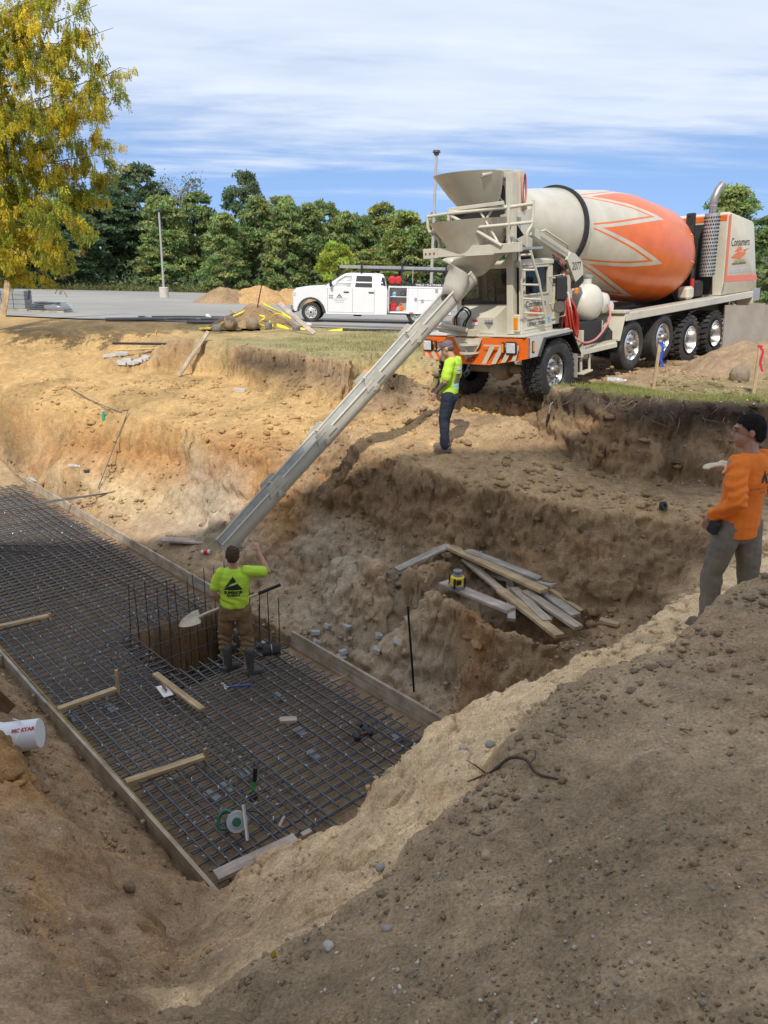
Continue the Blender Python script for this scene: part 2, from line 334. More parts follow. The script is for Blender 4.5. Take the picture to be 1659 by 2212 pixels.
# mound on which the man stands: brow, foot, pile bench, its front
m1 = [(735, 925, -1.02), (760, 945, -1.02), (800, 975, -1.06), (900, 1010, -1.12), (1000, 1045, -1.2), (1100, 1065, -1.2), (1250, 1100, -1.22), (1400, 1122, -1.22), (1540, 1150, -1.15)]
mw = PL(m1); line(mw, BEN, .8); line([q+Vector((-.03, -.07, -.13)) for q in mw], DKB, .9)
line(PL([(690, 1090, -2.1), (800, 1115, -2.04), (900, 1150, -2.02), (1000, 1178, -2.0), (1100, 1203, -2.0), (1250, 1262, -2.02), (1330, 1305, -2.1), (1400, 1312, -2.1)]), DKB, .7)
line(PL([(700, 1140, -2.3), (796, 1186, -2.1), (830, 1207, -2.06), (892, 1226, -2.05), (956, 1258, -2.05), (1020, 1307, -2.06), (1061, 1333, -2.08), (1110, 1347, -2.1), (1212, 1382, -2.2), (1290, 1370, -2.25)]), [GRYB, GRYB, BRN, BRN, BRN, ORG, ORG, BRN, BRN, BRN], .8)
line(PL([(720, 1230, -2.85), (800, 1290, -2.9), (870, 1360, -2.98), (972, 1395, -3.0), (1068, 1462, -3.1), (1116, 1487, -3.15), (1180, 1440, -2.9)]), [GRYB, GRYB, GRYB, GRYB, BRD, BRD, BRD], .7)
line(PL([(600, 1320, -3.4), (700, 1370, -3.3), (800, 1420, -3.25), (900, 1480, -3.3), (980, 1500, -3.3)]), GRYB, .5)
line(PL([(560, 1180, -2.75), (640, 1130, -2.35), (600, 1250, -3.1)]), [BRN, ORG, GRYB], .7)
# man's bench and the ramp to the truck
line(PL([(830, 905, -1.0), (965, 978, -.96), (1150, 1000, -.95), (1300, 1060, -1.08), (1480, 1100, -1.05)]), [SAND, BEN, BEN, BEN, BEN], .4)
line(PL([(800, 880, -1.0), (900, 875, -.92), (1010, 910, -.85), (1100, 905, -.75)]), SAND, .35)
line([Vector(q) for q in ((-.3, 15.9, -.85), (.6, 15.1, -.72), (1.3, 14.2, -.6), (1.9, 13.5, -.55), (2.35, 13.05, -.52), (2.6, 12.75, -.52))], BRN, .5)
line([Vector(q) for q in ((.2, 16.9, -.45), (.95, 15.9, -.42), (1.6, 15.1, -.42), (2.6, 14.4, -.38), (3.1, 14.0, -.40), (3.3, 13.75, -.38))], BRN, .35)
line([Vector(q) for q in ((1.8, 18.2, -.3), (3.0, 16.8, -.25), (4.0, 15.6, -.2), (4.4, 15.1, -.18))], BRN, .35)
line([Vector(q) for q in ((5.0, 20.6, .08), (6.5, 18.5, .10), (7.3, 17.4, .10))], BRN, .35)
# lawn above the right-hand cut
ge = [(1195, 836, .06), (1240, 845, .08), (1300, 851, .1), (1400, 862, .1), (1500, 866, .1), (1659, 872, .1)]
gew = PL(ge); line(gew, [TOP]*6, .7)
line([q+Vector((.1, .22, .02)) for q in gew], GRASS, .2)
line([q+Vector((-.04, -.14, -.28)) for q in gew], TOP, .8); line([q+Vector((-.06, -.20, -.45)) for q in gew], DKB, .9)
line(PL([(1150, 925, -.72), (1190, 962, -.8), (1240, 1000, -.95), (1300, 1022, -1.05), (1400, 1047, -1.1), (1450, 1035, -1.1), (1560, 1060, -1.1), (1659, 1070, -1.05)]), DKB, .7)
line([Vector(q) for q in ((2.9, 12.8, .0), (3.75, 13.3, .08), (4.2, 14.2, .06), (5.2, 15.2, .1), (7, 17.0, .14), (10, 18.5, .2), (14, 19, .2))], [BRN, GRASS, BRN, BRN, BRN, BRN, BRN], .3)
line([Vector(q) for q in ((9, 11.2, .12), (14, 11, .15))], GRASS, .3)
line([Vector(q) for q in ((12, 24, .2), (6.5, 23, .12), (2, 20.5, 0.0), (.8, 19.5, -.02))], GRASSD, .25)
# sand side: foot, steep face, brow, bench, upper cut, rim, lot
line(PL([(0, 985, -3.0), (100, 1020, -3.0), (200, 1055, -3.0), (330, 1085, -3.0), (430, 1120, -2.98), (520, 1175, -2.9)]), [SANDP, SANDP, SANDP, SANDP, GRYB, GRYB], .5)
line(PL([(0, 930, -2.35), (160, 965, -2.35), (300, 985, -2.3), (390, 990, -2.2), (430, 1040, -2.3), (500, 1080, -2.4), (590, 1090, -2.3)]), [SANDP, CLAY, CLAY, CLAY, GRYB, GRYB, CLAY], .8)
line(PL([(0, 862, -1.55), (160, 880, -1.55), (300, 905, -1.5), (400, 925, -1.5), (480, 958, -1.5), (560, 985, -1.5), (650, 1000, -1.5), (705, 970, -1.3)]), [SAND, SAND, SAND, SAND, CLAY, CLAY, BRN, BRN], .8)
line(PL([(0, 830, -1.25), (200, 845, -1.25), (400, 870, -1.25), (560, 910, -1.25), (700, 930, -1.15)]), SAND, .6)
line(PL([(0, 800, -1.0), (200, 803, -1.0), (420, 806, -1.0), (493, 818, -1.0), (594, 857, -1.0), (706, 880, -1.0), (790, 872, -.98), (840, 850, -.9)]), SAND, .5)
line(PL([(0, 742, -.55), (100, 738, -.5), (250, 740, -.45), (330, 745, -.45)]), [TOP, BRN, SAND, SAND], .9)
rim = [(0, 713, -.08), (150, 713, -.08), (300, 722, -.07), (400, 733, -.06), (500, 745, -.05), (594, 758, -.05), (680, 770, -.05), (757, 783, -.05), (860, 797, -.08), (930, 803, -.1)]
rw = PL(rim); line(rw, [SAND, SAND, SAND, BRN, BRN, BRN, BRN, BRN, TOP, TOP], .8)
line([q+Vector((0, -.10, -.32)) for q in rw[3:]], [BRN, TOP, TOP, BRD, BRD, TOP, TOP], .9)
line([q+Vector((0, .5, .03)) for q in rw], [SAND]*4+[GRASSD]*6, .3)
line([Vector(q) for q in ((-30, 31.2, 0), (-16.5, 31, 0), (-11.7, 29.6, 0), (-8.2, 29.4, 0), (-3.5, 28.4, 0), (0, 27.2, 0), (4, 26.6, .02), (12, 26, .1))], [SAND, SAND, SAND, SAND, GRASSD, GRASSD, GRASSD, GRASSD], .2)
line([Vector(q) for q in ((-30, 30, -.05), (-30, 20, -1.2), (-22, 22, -3.3), (-16, 22, -3.0), (-16, 24, -1.2), (-18, 12, -1.0), (-30, 10, 0), (-30, -12, 0))], SAND, .5, False)
line([Vector(q) for q in ((-30, 36, 0), (14, 36, .02), (18, 30, .1), (18, 20, .2), (18, 11, .15), (18, 3, .1), (18, -12, .1), (0, -12, .1), (-30, -12.5, 0), (-30, 32, 0))], SAND, .2, False)
_vo, _eo, _fo, _ov, _oe, _of = delaunay_2d_cdt([Vector((q.x, q.y)) for q in TP], TE, [], 0, 1e-4)
# each output vertex takes the mean of the inputs merged into it; crossings interpolate along an edge
zc = np.zeros((len(_vo), 5)); okv = np.zeros(len(_vo), bool)
for i, src in enumerate(_ov):
    if src:
        zc[i] = np.mean([[TP[k].z, *TC[k], TR[k]] for k in src], 0); okv[i] = True
A_ = np.array([[q.x, q.y] for q in TP]); V_ = np.array([[q[0], q[1]] for q in _vo])
for i in np.where(~okv)[0]:
    best = None
    for a, b in TE:
        pa, pb = A_[a], A_[b]; d = pb-pa; L2 = d@d
        if L2 < 1e-9: continue
        t = np.clip(((V_[i]-pa)@d)/L2, 0, 1); e = np.hypot(*(pa+d*t-V_[i]))
        if e < 2e-3:
            val = np.array([TP[a].z, *TC[a], TR[a]])*(1-t)+np.array([TP[b].z, *TC[b], TR[b]])*t
            best = val if best is None or val[0] < best[0] else best
    if best is None: best = zc[okv][np.argmin(np.hypot(*(V_[okv]-V_[i]).T))]
    zc[i] = best
# raster of the triangulated surface
GX0, GY0, GS = -20.0, -11.0, .04; GW, GH = 950, 1150
RAS = np.zeros((GH, GW, 5)); FILL = np.zeros((GH, GW), bool)
for f in _fo:
    p = V_[list(f)]; v = zc[list(f)]
    lo = np.maximum(((p.min(0)-(GX0, GY0))/GS).astype(int), 0); hi = np.minimum(((p.max(0)-(GX0, GY0))/GS).astype(int)+2, (GW, GH))
    if hi[0] <= lo[0] or hi[1] <= lo[1]: continue
    X, Y = np.meshgrid(GX0+np.arange(lo[0], hi[0])*GS, GY0+np.arange(lo[1], hi[1])*GS)
    d = (p[1, 1]-p[2, 1])*(p[0, 0]-p[2, 0])+(p[2, 0]-p[1, 0])*(p[0, 1]-p[2, 1])
    if abs(d) < 1e-12: continue
    a = ((p[1, 1]-p[2, 1])*(X-p[2, 0])+(p[2, 0]-p[1, 0])*(Y-p[2, 1]))/d; b = ((p[2, 1]-p[0, 1])*(X-p[2, 0])+(p[0, 0]-p[2, 0])*(Y-p[2, 1]))/d; c_ = 1-a-b
    m = (a >= -1e-6) & (b >= -1e-6) & (c_ >= -1e-6)
    val = a[..., None]*v[0]+b[..., None]*v[1]+c_[..., None]*v[2]
    sub = RAS[lo[1]:hi[1], lo[0]:hi[0]]; sub[m] = val[m]; FILL[lo[1]:hi[1], lo[0]:hi[0]] |= m
RAS[~FILL] = (0, *SAND, .2)
def blur(a, k):
    for ax in (0, 1):
        s_ = np.zeros_like(a)
        for d in range(-k, k+1): s_ += np.roll(a, d, ax)
        a = s_/(2*k+1)
    return a
RAS[..., 0] = blur(RAS[..., 0], 1); RAS[..., 1:] = blur(RAS[..., 1:], 1)
def sample(x, y):
    fx = np.clip((x-GX0)/GS, 0, GW-1.001); fy = np.clip((y-GY0)/GS, 0, GH-1.001); i = fx.astype(int); j = fy.astype(int); u = (fx-i)[..., None]; v = (fy-j)[..., None]
    return (RAS[j, i]*(1-u)+RAS[j, i+1]*u)*(1-v)+(RAS[j+1, i]*(1-u)+RAS[j+1, i+1]*u)*v
def slab_uv(x, y): return (x-SO.x)*SU.x+(y-SO.y)*SU.y, (x-SO.x)*SV.x+(y-SO.y)*SV.y
def sstep(a, b, x): t = np.clip((x-a)/(b-a), 0, 1); return t*t*(3-2*t)
HU0, HU1, HV0, HV1, HZ = 3.5, 5.3, 1.5, 3.42, -4.75
def base_h(x, y):
    """smooth ground: height, colour, roughness"""
    u, v = slab_uv(x, y)
    ins = sstep(-.45, -.1, u)*sstep(.05, -.02, -v+.0)*sstep(-.05, .02, SW-v)  # 1 on the slab
    near = np.clip((y-1.0)/8, .25, 1)
    wx = .20*near*fbm(x*1.1, y*1.1, o=3, s=5)+.06*fbm(x*5, y*5, o=2, s=31); wy = .20*near*fbm(x*1.1+40, y*1.1, o=3, s=9)+.06*fbm(x*5+9, y*5, o=2, s=37)
    k = np.clip(1-ins*1.0, 0, 1)*np.clip((np.minimum(np.abs(v+.07), np.abs(v-SW-.07)))/.5+(u < -.5), 0, 1)
    r = sample(x+wx*k, y+wy*k); h = r[..., 0].copy(); col = r[..., 1:4].copy(); ro = r[..., 4]
    ed = .03*fbm(x*4, y*4, o=2, s=77)
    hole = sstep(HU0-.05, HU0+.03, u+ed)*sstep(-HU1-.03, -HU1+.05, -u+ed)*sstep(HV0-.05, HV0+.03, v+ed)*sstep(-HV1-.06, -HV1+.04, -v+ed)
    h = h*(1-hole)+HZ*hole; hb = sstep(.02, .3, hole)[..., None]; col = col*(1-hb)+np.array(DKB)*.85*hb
    return h, col, ro, ins*(1-np.clip(hole*1.2, 0, 1))
def axis(segs):
    out = []
    for a, b, st in segs: out += list(np.arange(a, b-1e-6, st))
    out.append(segs[-1][1]); return np.array(out)
gx = axis([(-420, -60, 60), (-60, -20, 4), (-20, -13, .4), (-13, -8, .07), (-8, -3.2, .036), (-3.2, 3.6, .019), (3.6, 6.8, .036), (6.8, 12, .12), (12, 20, .5), (20, 60, 5), (60, 420, 60)])
gy = axis([(-60, -10, 10), (-10, .4, .4), (.4, .9, .05), (.9, 4.2, .013), (4.2, 9.0, .024), (9.0, 14, .027), (14, 17, .04), (17, 24.5, .07), (24.5, 35, .4), (35, 90, 5), (90, 620, 90)])
X, Y = np.meshgrid(gx, gy); sh = X.shape; x = X.ravel(); y = Y.ravel()
h, col, ro, slab = base_h(x, y)
dm = np.clip(1-np.maximum.reduce([np.abs(x+2)/14-.75, (y-24)/4, -(y+2)/3])*3, 0, 1)   # detail only round the pit
grassy = np.clip((col[:, 1]-col[:, 0]*.84)/.03, 0, 1)
det = dm*(1-slab)*(1-.75*grassy)
HX = np.gradient(h.reshape(sh), gx, axis=1).ravel(); HY = np.gradient(h.reshape(sh), gy, axis=0).ravel(); steep = np.clip(np.hypot(HX, HY), 0, 6)
nx, ny, nz = -HX, -HY, np.ones_like(h); L_ = np.sqrt(nx*nx+ny*ny+1); nx /= L_; ny /= L_; nz /= L_
zz_ = h
far = np.clip((y-3)/6, 0, 1)
d = .10*far*fbm(x*1.3, y*1.3, zz_*1.3, o=3, s=1)*ro + .055*(.35+.65*far)*fbm(x*4.5, y*4.5, zz_*4.5, o=3, s=2)*(.25+ro)
rid = 1-np.abs(fbm(x*3.1, y*3.1, zz_*3.1, o=3, s=41)); d -= .05*np.clip(rid-.86, 0, 1)/.14*np.clip(steep*.8, 0.1, 1)*far       # scoops and cracks
w1, id1 = worley(x*9, y*9, 3); w2, id2 = worley(x*24, y*24, 8)
pat = sstep(.0, .5, fbm(x*1.7, y*1.7, o=3, s=51)+.25*ro)
d += pat*(.022*np.where(id1 > .45, np.clip(.55-w1, 0, 1)*1.6, 0)*(.3+.7*far)+.010*np.where(id2 > .4, np.clip(.5-w2, 0, 1)*2, 0))
d += .012*fbm(x*30, y*30, zz_*30, o=3, s=61)*(.5+ro)
blk = 1-np.abs(fbm(x*7.5, y*7.5, zz_*7.5, o=3, s=141)); d += (.05*(np.clip(blk, .55, 1)-.75))*np.clip(.25+steep, 0, 1.2)*(.2+ro)*far*2   # broken lumps
ter = vn(zz_*6+1.6*fbm(x*.8, y*.8, o=2, s=143), x*.6+y*.6, None, 145); d += .035*np.sign(ter)*np.abs(ter)**.5*np.clip(steep-.3, 0, 1.3)*far
wv, iv = worley((x-y)*4.2+.5*fbm(x*3, y*3, o=2, s=161), zz_*6.5+.3*(x+y), 33); d += .075*(iv-.5)*np.clip(steep-.35, 0, 1)*(.3+ro)*(.35+.65*far)          # blocks that broke off the face
sm_ = sstep(.52, .62, col[:, 0])*(y < 8.5)*(x > -2.2); rc = 1-np.abs(fbm(x*2.6+5, y*2.6, o=2, s=171)); d -= .05*sstep(.955, .985, rc)*sm_; d += .02*sm_*fbm(x*9, y*9, o=3, s=173)   # drying cracks in the sand bench
wf, if_ = worley(x*11+fbm(x*9, y*9, o=2, s=163), y*11, 35); d += .022*(if_-.45)*pat*(.25+.75*far)
# bucket and shovel scrape lines on steep cuts
d += .030*np.clip(steep, 0, 1)*far*vn(x*1.2+y*.5, zz_*11+.8*vn(x, y, None, 5), None, 91)
d += .020*np.clip(steep, 0, 1.5)*far*vn((x-y)*7, zz_*1.1, None, 92)
# footprints and rake marks on the near bank
dx_, dy_ = x*.8+y*.6, -x*.6+y*.8
d += (1-far)*.010*vn(dx_*3, dy_*30, None, 17)*sstep(.0, .45, fbm(x*1.5, y*1.5, o=2, s=19))
w3, id3 = worley(x*45, y*45, 23); d += (1-far)*(.011*np.where(id3 > .5, np.clip(.5-w3, 0, 1)*2, 0)*sstep(-.25, .35, fbm(x*2.4, y*2.4, o=3, s=53))+.012*fbm(x*16, y*16, o=4, s=27)+.022*fbm(x*3.3, y*3.3, o=3, s=29))
for k_, (ax_, ay_, aa_) in enumerate([(.75, 2.3, .5), (1.1, 2.75, 1.0), (1.5, 2.55, .4), (.35, 1.75, .9), (1.9, 3.3, .6), (.9, 1.55, .2), (1.55, 1.75, .9), (2.3, 3.9, .5)]):
    ca, sa = math.cos(aa_), math.sin(aa_); ex = ((x-ax_)*ca+(y-ay_)*sa)/.15; ey = (-(x-ax_)*sa+(y-ay_)*ca)/.055; rr_ = ex*ex+ey*ey
    d += -.022*np.exp(-rr_**2)+.012*np.exp(-(rr_-1.7)**2*3)+.004*np.exp(-rr_**2)*np.sin(ex*16)
d = d*det + slab*dm*(.016*fbm(x*6, y*6, o=3, s=71)+.008*fbm(x*30, y*30, o=2, s=72))
xs = x+nx*d; ys = y+ny*d; zs = h+nz*d
flat = (y > 30) | (np.abs(x) > 17) | (y < -6); zs[flat] = np.where(y[flat] > 20, -.02, 0.0)
gvar = 1+.22*fbm(x*2.2, y*2.2, o=4, s=81)+.10*fbm(x*14, y*14, o=2, s=83)
damp = sstep(.15, .5, fbm(x*.9, y*.9, o=3, s=87))
cl = col*gvar[:, None]*(1-.22*damp*(1-grassy))[:, None]
clay = sstep(.1, .45, fbm(x*1.4+3, y*1.4, zz_*2.5, o=3, s=95))*np.clip(steep, 0, 1)*.6*(1-slab)
cl = cl*(1-.5*clay[:, None])+np.array(CLAY)*.5*clay[:, None]
# moist streaks running down the sand face
stk = sstep(.1, .6, vn(dx_*4.2, zz_*.25, None, 97))*np.clip(steep-.4, 0, 1)*(x < -1)*(zz_ < -1.6)
cl = cl*(1-.45*stk[:, None])+np.array(CLAY)*1.1*.45*stk[:, None]
n_r, n_c = sh; I = np.arange(n_r*n_c).reshape(sh)
quads = np.stack([I[:-1, :-1], I[:-1, 1:], I[1:, 1:], I[1:, :-1]], -1).reshape(-1, 4)
def np_mesh(name, verts, quads, k=4):
    me = bpy.data.meshes.new(name); me.vertices.add(len(verts)); me.vertices.foreach_set('co', np.ascontiguousarray(verts, dtype=np.float32).ravel())
    nq = len(quads); me.loops.add(nq*k); me.loops.foreach_set('vertex_index', np.ascontiguousarray(quads, dtype=np.int32).ravel())
    me.polygons.add(nq); me.polygons.foreach_set('loop_start', np.arange(0, nq*k, k, dtype=np.int32)); me.polygons.foreach_set('loop_total', np.full(nq, k, np.int32)); me.update(calc_edges=True); return me
def add_color(me, c):
    at = me.color_attributes.new('soil', 'FLOAT_COLOR', 'POINT'); at.data.foreach_set('color', np.c_[np.clip(c, 0, 1), np.ones(len(c))].astype(np.float32).ravel())
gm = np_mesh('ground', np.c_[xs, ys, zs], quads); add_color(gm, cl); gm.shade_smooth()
m = bpy.data.materials.new('soil'); m.use_nodes = True; t = m.node_tree; b = t.nodes['Principled BSDF']; n = t.nodes.new; l = t.links.new
at = n('ShaderNodeAttribute'); at.attribute_name = 'soil'; co = n('ShaderNodeTexCoord')
def tnoise(sc, de=4, ro_=.6):
    q = n('ShaderNodeTexNoise'); q.inputs['Scale'].default_value = sc; q.inputs['Detail'].default_value = de; q.inputs['Roughness'].default_value = ro_; l(co.outputs['Object'], q.inputs['Vector']); return q
def maprange(src, a0, a1, b0, b1):
    q = n('ShaderNodeMapRange'); q.inputs[1].default_value = a0; q.inputs[2].default_value = a1; q.inputs[3].default_value = b0; q.inputs[4].default_value = b1; l(src, q.inputs[0]); return q.outputs[0]
na, nb_, nc = tnoise(7, 6, .65), tnoise(60, 5, .7), tnoise(260, 3, .6)
va = maprange(na.outputs[0], .3, .7, .78, 1.22); vb = maprange(nb_.outputs[0], .3, .7, .60, 1.36)
mu = n('ShaderNodeMath'); mu.operation = 'MULTIPLY'; l(va, mu.inputs[0]); l(vb, mu.inputs[1])
sc_ = n('ShaderNodeVectorMath'); sc_.operation = 'SCALE'; l(at.outputs['Color'], sc_.inputs[0]); l(mu.outputs[0], sc_.inputs['Scale'])
vo = n('ShaderNodeTexVoronoi'); vo.inputs['Scale'].default_value = 75; l(co.outputs['Object'], vo.inputs['Vector'])
s1 = maprange(vo.outputs['Distance'], .16, .10, 0, 1); sp_ = n('ShaderNodeSeparateColor'); l(vo.outputs['Color'], sp_.inputs[0]); s2 = maprange(sp_.outputs[0], .90, .93, 0, 1)
s3 = n('ShaderNodeMath'); s3.operation = 'MULTIPLY'; l(s1, s3.inputs[0]); l(s2, s3.inputs[1])
mm = n('ShaderNodeMix'); mm.data_type = 'RGBA'; l(s3.outputs[0], mm.inputs[0]); l(sc_.outputs[0], mm.inputs[6]); mm.inputs[7].default_value = (.5, .45, .37, 1); l(mm.outputs[2], b.inputs['Base Color'])
b.inputs['Roughness'].default_value = .95; b.inputs['Specular IOR Level'].default_value = .12
hs = n('ShaderNodeMath'); hs.operation = 'ADD'; l(maprange(nb_.outputs[0], 0, 1, 0, .55), hs.inputs[0]); l(maprange(nc.outputs[0], 0, 1, 0, .16), hs.inputs[1])
h3 = n('ShaderNodeMath'); h3.operation = 'ADD'; l(hs.outputs[0], h3.inputs[0]); l(maprange(na.outputs[0], 0, 1, 0, 1.6), h3.inputs[1])
wn = n('ShaderNodeVectorMath'); wn.operation = 'MULTIPLY_ADD'; l(na.outputs['Color'], wn.inputs[0]); wn.inputs[1].default_value = (.10, .10, .10); l(co.outputs['Object'], wn.inputs[2])
chips = []
for sc2, am in ((13, .75), (38, .30)):
    v2 = n('ShaderNodeTexVoronoi'); v2.inputs['Scale'].default_value = sc2; l(wn.outputs[0], v2.inputs['Vector']); s4 = n('ShaderNodeSeparateColor'); l(v2.outputs['Color'], s4.inputs[0]); a4 = n('ShaderNodeMath'); a4.operation = 'SUBTRACT'; l(maprange(s4.outputs[0], .35, 1, 0, am), a4.inputs[0]); l(maprange(v2.outputs['Distance'], 0, .6, 0, am*.7), a4.inputs[1]); chips.append(a4.outputs[0])
pm = tnoise(1.6, 3); k4 = n('ShaderNodeMath'); k4.operation = 'ADD'; l(chips[0], k4.inputs[0]); l(chips[1], k4.inputs[1]); k5 = n('ShaderNodeMath'); k5.operation = 'MULTIPLY_ADD'; l(k4.outputs[0], k5.inputs[0]); l(maprange(pm.outputs[0], .40, .58, .1, 1), k5.inputs[1]); l(h3.outputs[0], k5.inputs[2]); h3 = k5
bp = n('ShaderNodeBump'); bp.inputs['Distance'].default_value = .012; bp.inputs['Strength'].default_value = 1; l(h3.outputs[0], bp.inputs['Height']); l(bp.outputs[0], b.inputs['Normal'])
MSOIL = m; gm.materials.append(m)
ground = link('ground', gm); ground['kind'] = 'structure'
GZ = zs.reshape(sh)
def gz(x_, y_):
    """height of the finished ground"""
    j = int(np.clip(np.searchsorted(gy, y_)-1, 0, len(gy)-2)); i = int(np.clip(np.searchsorted(gx, x_)-1, 0, len(gx)-2))
    u_ = (x_-gx[i])/(gx[i+1]-gx[i]); v_ = (y_-gy[j])/(gy[j+1]-gy[j])
    return float((GZ[j, i]*(1-u_)+GZ[j, i+1]*u_)*(1-v_)+(GZ[j+1, i]*(1-u_)+GZ[j+1, i+1]*u_)*v_)
def PG(x_, y_, it=40):
    """photo pixel -> first point where its ray meets the ground"""
    d_ = ray(x_, y_); t0 = 1.0; t1 = None
    for k in range(3000):
        q = CAMP+d_*t0
        if q.z < gz(q.x, q.y): t1 = t0; break
        t0 += .012*t0
        if t0 > 120: return CAMP+d_*t0
    lo_ = t0/1.012
    for k in range(30):
        mid = (lo_+t1)/2; q = CAMP+d_*mid
        if q.z < gz(q.x, q.y): t1 = mid
        else: lo_ = mid
    q = CAMP+d_*t1; return q
# concrete parking lot laid over the ground
lot = MB(); lot.add([(-120, 30.6, .0), (-16.5, 31.2, .0), (-11.7, 29.9, .0), (-8.2, 29.7, .0), (-3.5, 28.7, .0), (0, 27.5, .0), (4, 27.0, .03), (40, 27.0, .03), (120, 40, 0), (120, 82, .0), (20, 92, .0), (-14, 90, .0), (-45, 82, .0), (-120, 74, .0)], [tuple(range(14))])
mlot = mat('worn_concrete', (.37, .345, .305), .9, 0, .12, .12, .004, 3, col2=(.25, .235, .21), detail=9, dirt=(.27, .25, .225), dirtamt=.25)
lo_ = lot.build('parking_lot', mlot); lo_.location.z = .03; lo_['kind'] = 'structure'
# ============================================================ SLAB FORMWORK AND STEEL
W_OLD = woodmat('weathered_timber', (.55, .47, .36), (.38, .30, .215)); W_NEW = woodmat('fresh_timber', (.60, .45, .27), (.45, .31, .17)); W_GREY = woodmat('grey_timber', (.50, .45, .39), (.35, .30, .245)); W_PINK = woodmat('pale_timber', (.58, .48, .41), (.43, .34, .28))
MSTEEL = mat('rebar_steel', (.155, .16, .168), .55, .4, .25, 9, .0015, 160, col2=(.075, .078, .082), dirt=(.12, .065, .035), dirtamt=.12)
MRUST = mat('rusty_rebar', (.09, .06, .045), .7, .5, .3, 12, .001, 160)
MTIE = mat('tie_wire', (.62, .64, .66), .35, .8)
def plank_mesh(L, w, t, m, ch=.003, bend=0.0, nseg=8):
    """timber along local X with chamfered edges, slightly warped"""
    mb = MB(); xs_ = [-L/2+L*i/nseg for i in range(nseg+1)]; secs = []; w2, t2 = w/2, t/2
    for i, xx in enumerate(xs_):
        b_ = bend*(1-(2*xx/L)**2); j = random.uniform(-1, 1)*.0012
        secs.append([Vector((xx, y_+j, z_+b_)) for y_, z_ in ((-w2+ch, -t2), (w2-ch, -t2), (w2, -t2+ch), (w2, t2-ch), (w2-ch, t2), (-w2+ch, t2), (-w2, t2-ch), (-w2, -t2+ch))])
    mb.loft(secs); me = mb.mesh('timber', m, 30); recalc(me); return me
def frame3(p0, p1, up):
    xa = (Vector(p1)-Vector(p0)).normalized(); up = Vector(up); za = (up-xa*up.dot(xa)).normalized(); ya = za.cross(xa); c = (Vector(p0)+Vector(p1))/2
    return Matrix(((xa.x, ya.x, za.x, c.x), (xa.y, ya.y, za.y, c.y), (xa.z, ya.z, za.z, c.z), (0, 0, 0, 1)))
def plank(name, label, p0, p1, w, t, m, up=(0, 0, 1), cat='plank', group=None, parent=None, bend=0.0):
    L = (Vector(p1)-Vector(p0)).length; me = plank_mesh(L, w, t, m, bend=bend); o = link(name, me, parent); o.matrix_local = frame3(p0, p1, up)
    return tag(o, label, cat, group) if label else o
def stake(parent, p, top, m, w=.04, lean=(0, 0)):
    p = Vector(p); q = p+Vector((lean[0], lean[1], 0)); q.z = top; mb = MB(); d = SU*(w/2); e = SV*(w/2)
    secs = [[p, p, p, p]]+[[c+d+e, c-d+e, c-d-e, c+d-e] for c in (p+Vector((0, 0, .08)), q)]
    secs[0] = [p+(d+e)*.2, p+(-d+e)*.2, p+(-d-e)*.2, p+(d-e)*.2]; mb.loft(secs); return mb.build('stake', m, parent, 30)
def form(label, u0, u1, v, z0, z1, m, outer, stakes, w=.038):
    t = thing('form_board', label, 'form board', SL((u0+u1)/2, v, z0)); o = Vector(t.location)
    me = plank_mesh(abs(u1-u0), z1-z0, w, m, bend=.004); b = link('board', me, t); q = frame3(SL(u0, v, (z0+z1)/2)-o, SL(u1, v, (z0+z1)/2)-o, SV); b.matrix_local = q
    for u_, tp in stakes: stake(t, SL(u_, v+outer*.042, -3.75)-o, tp-o.z, W_OLD)
    return t
BT = -3.315
form('short weathered form board at the corner of the hole, below the paper cup', 6.3, 5.38, SW+.02, -3.53, BT, W_GREY, 1, [(5.6, -3.36)])
form('weathered form board in the middle of the far row below the sand face', 10.3, 6.3, SW+.02, -3.53, BT, W_OLD, 1, [(7.4, -3.35), (9.3, -3.36)])
form('pale form board at the far end of the row below the sand face', 15.4, 10.3, SW+.02, -3.53, BT, W_OLD, 1, [(11.4, -3.36), (13.2, -3.36)])
form('thick weathered form board beside the gravel slope, behind the worker with the shovel', 3.42, -.1, SW+.02, -3.56, -3.30, W_OLD, 1, [(3.2, -3.42), (1.6, -3.4)], .042)
form('near form board with crusted concrete, next to the bucket', 8.3, 3.95, -.02, -3.57, -3.38, W_GREY, -1, [(7.2, -3.40), (4.3, -3.42), (5.6, -3.39)])
form('near form board with a yellow string along it, beside the soil heap', 3.93, -.12, -.02, -3.57, -3.36, W_OLD, -1, [(3.85, -3.5), (1.25, -3.44)])
sg = MB(); sg.tube([SL(8.2, .012, -3.36), SL(3.9, .012, -3.355), SL(1.5, .01, -3.36), SL(-.25, .012, -3.40)], .0035, 5)
tag(sg.build('string_line', mat('yellow_string', (.55, .42, .08), .8)), 'thin yellow mason string stretched along the near form boards', 'string')
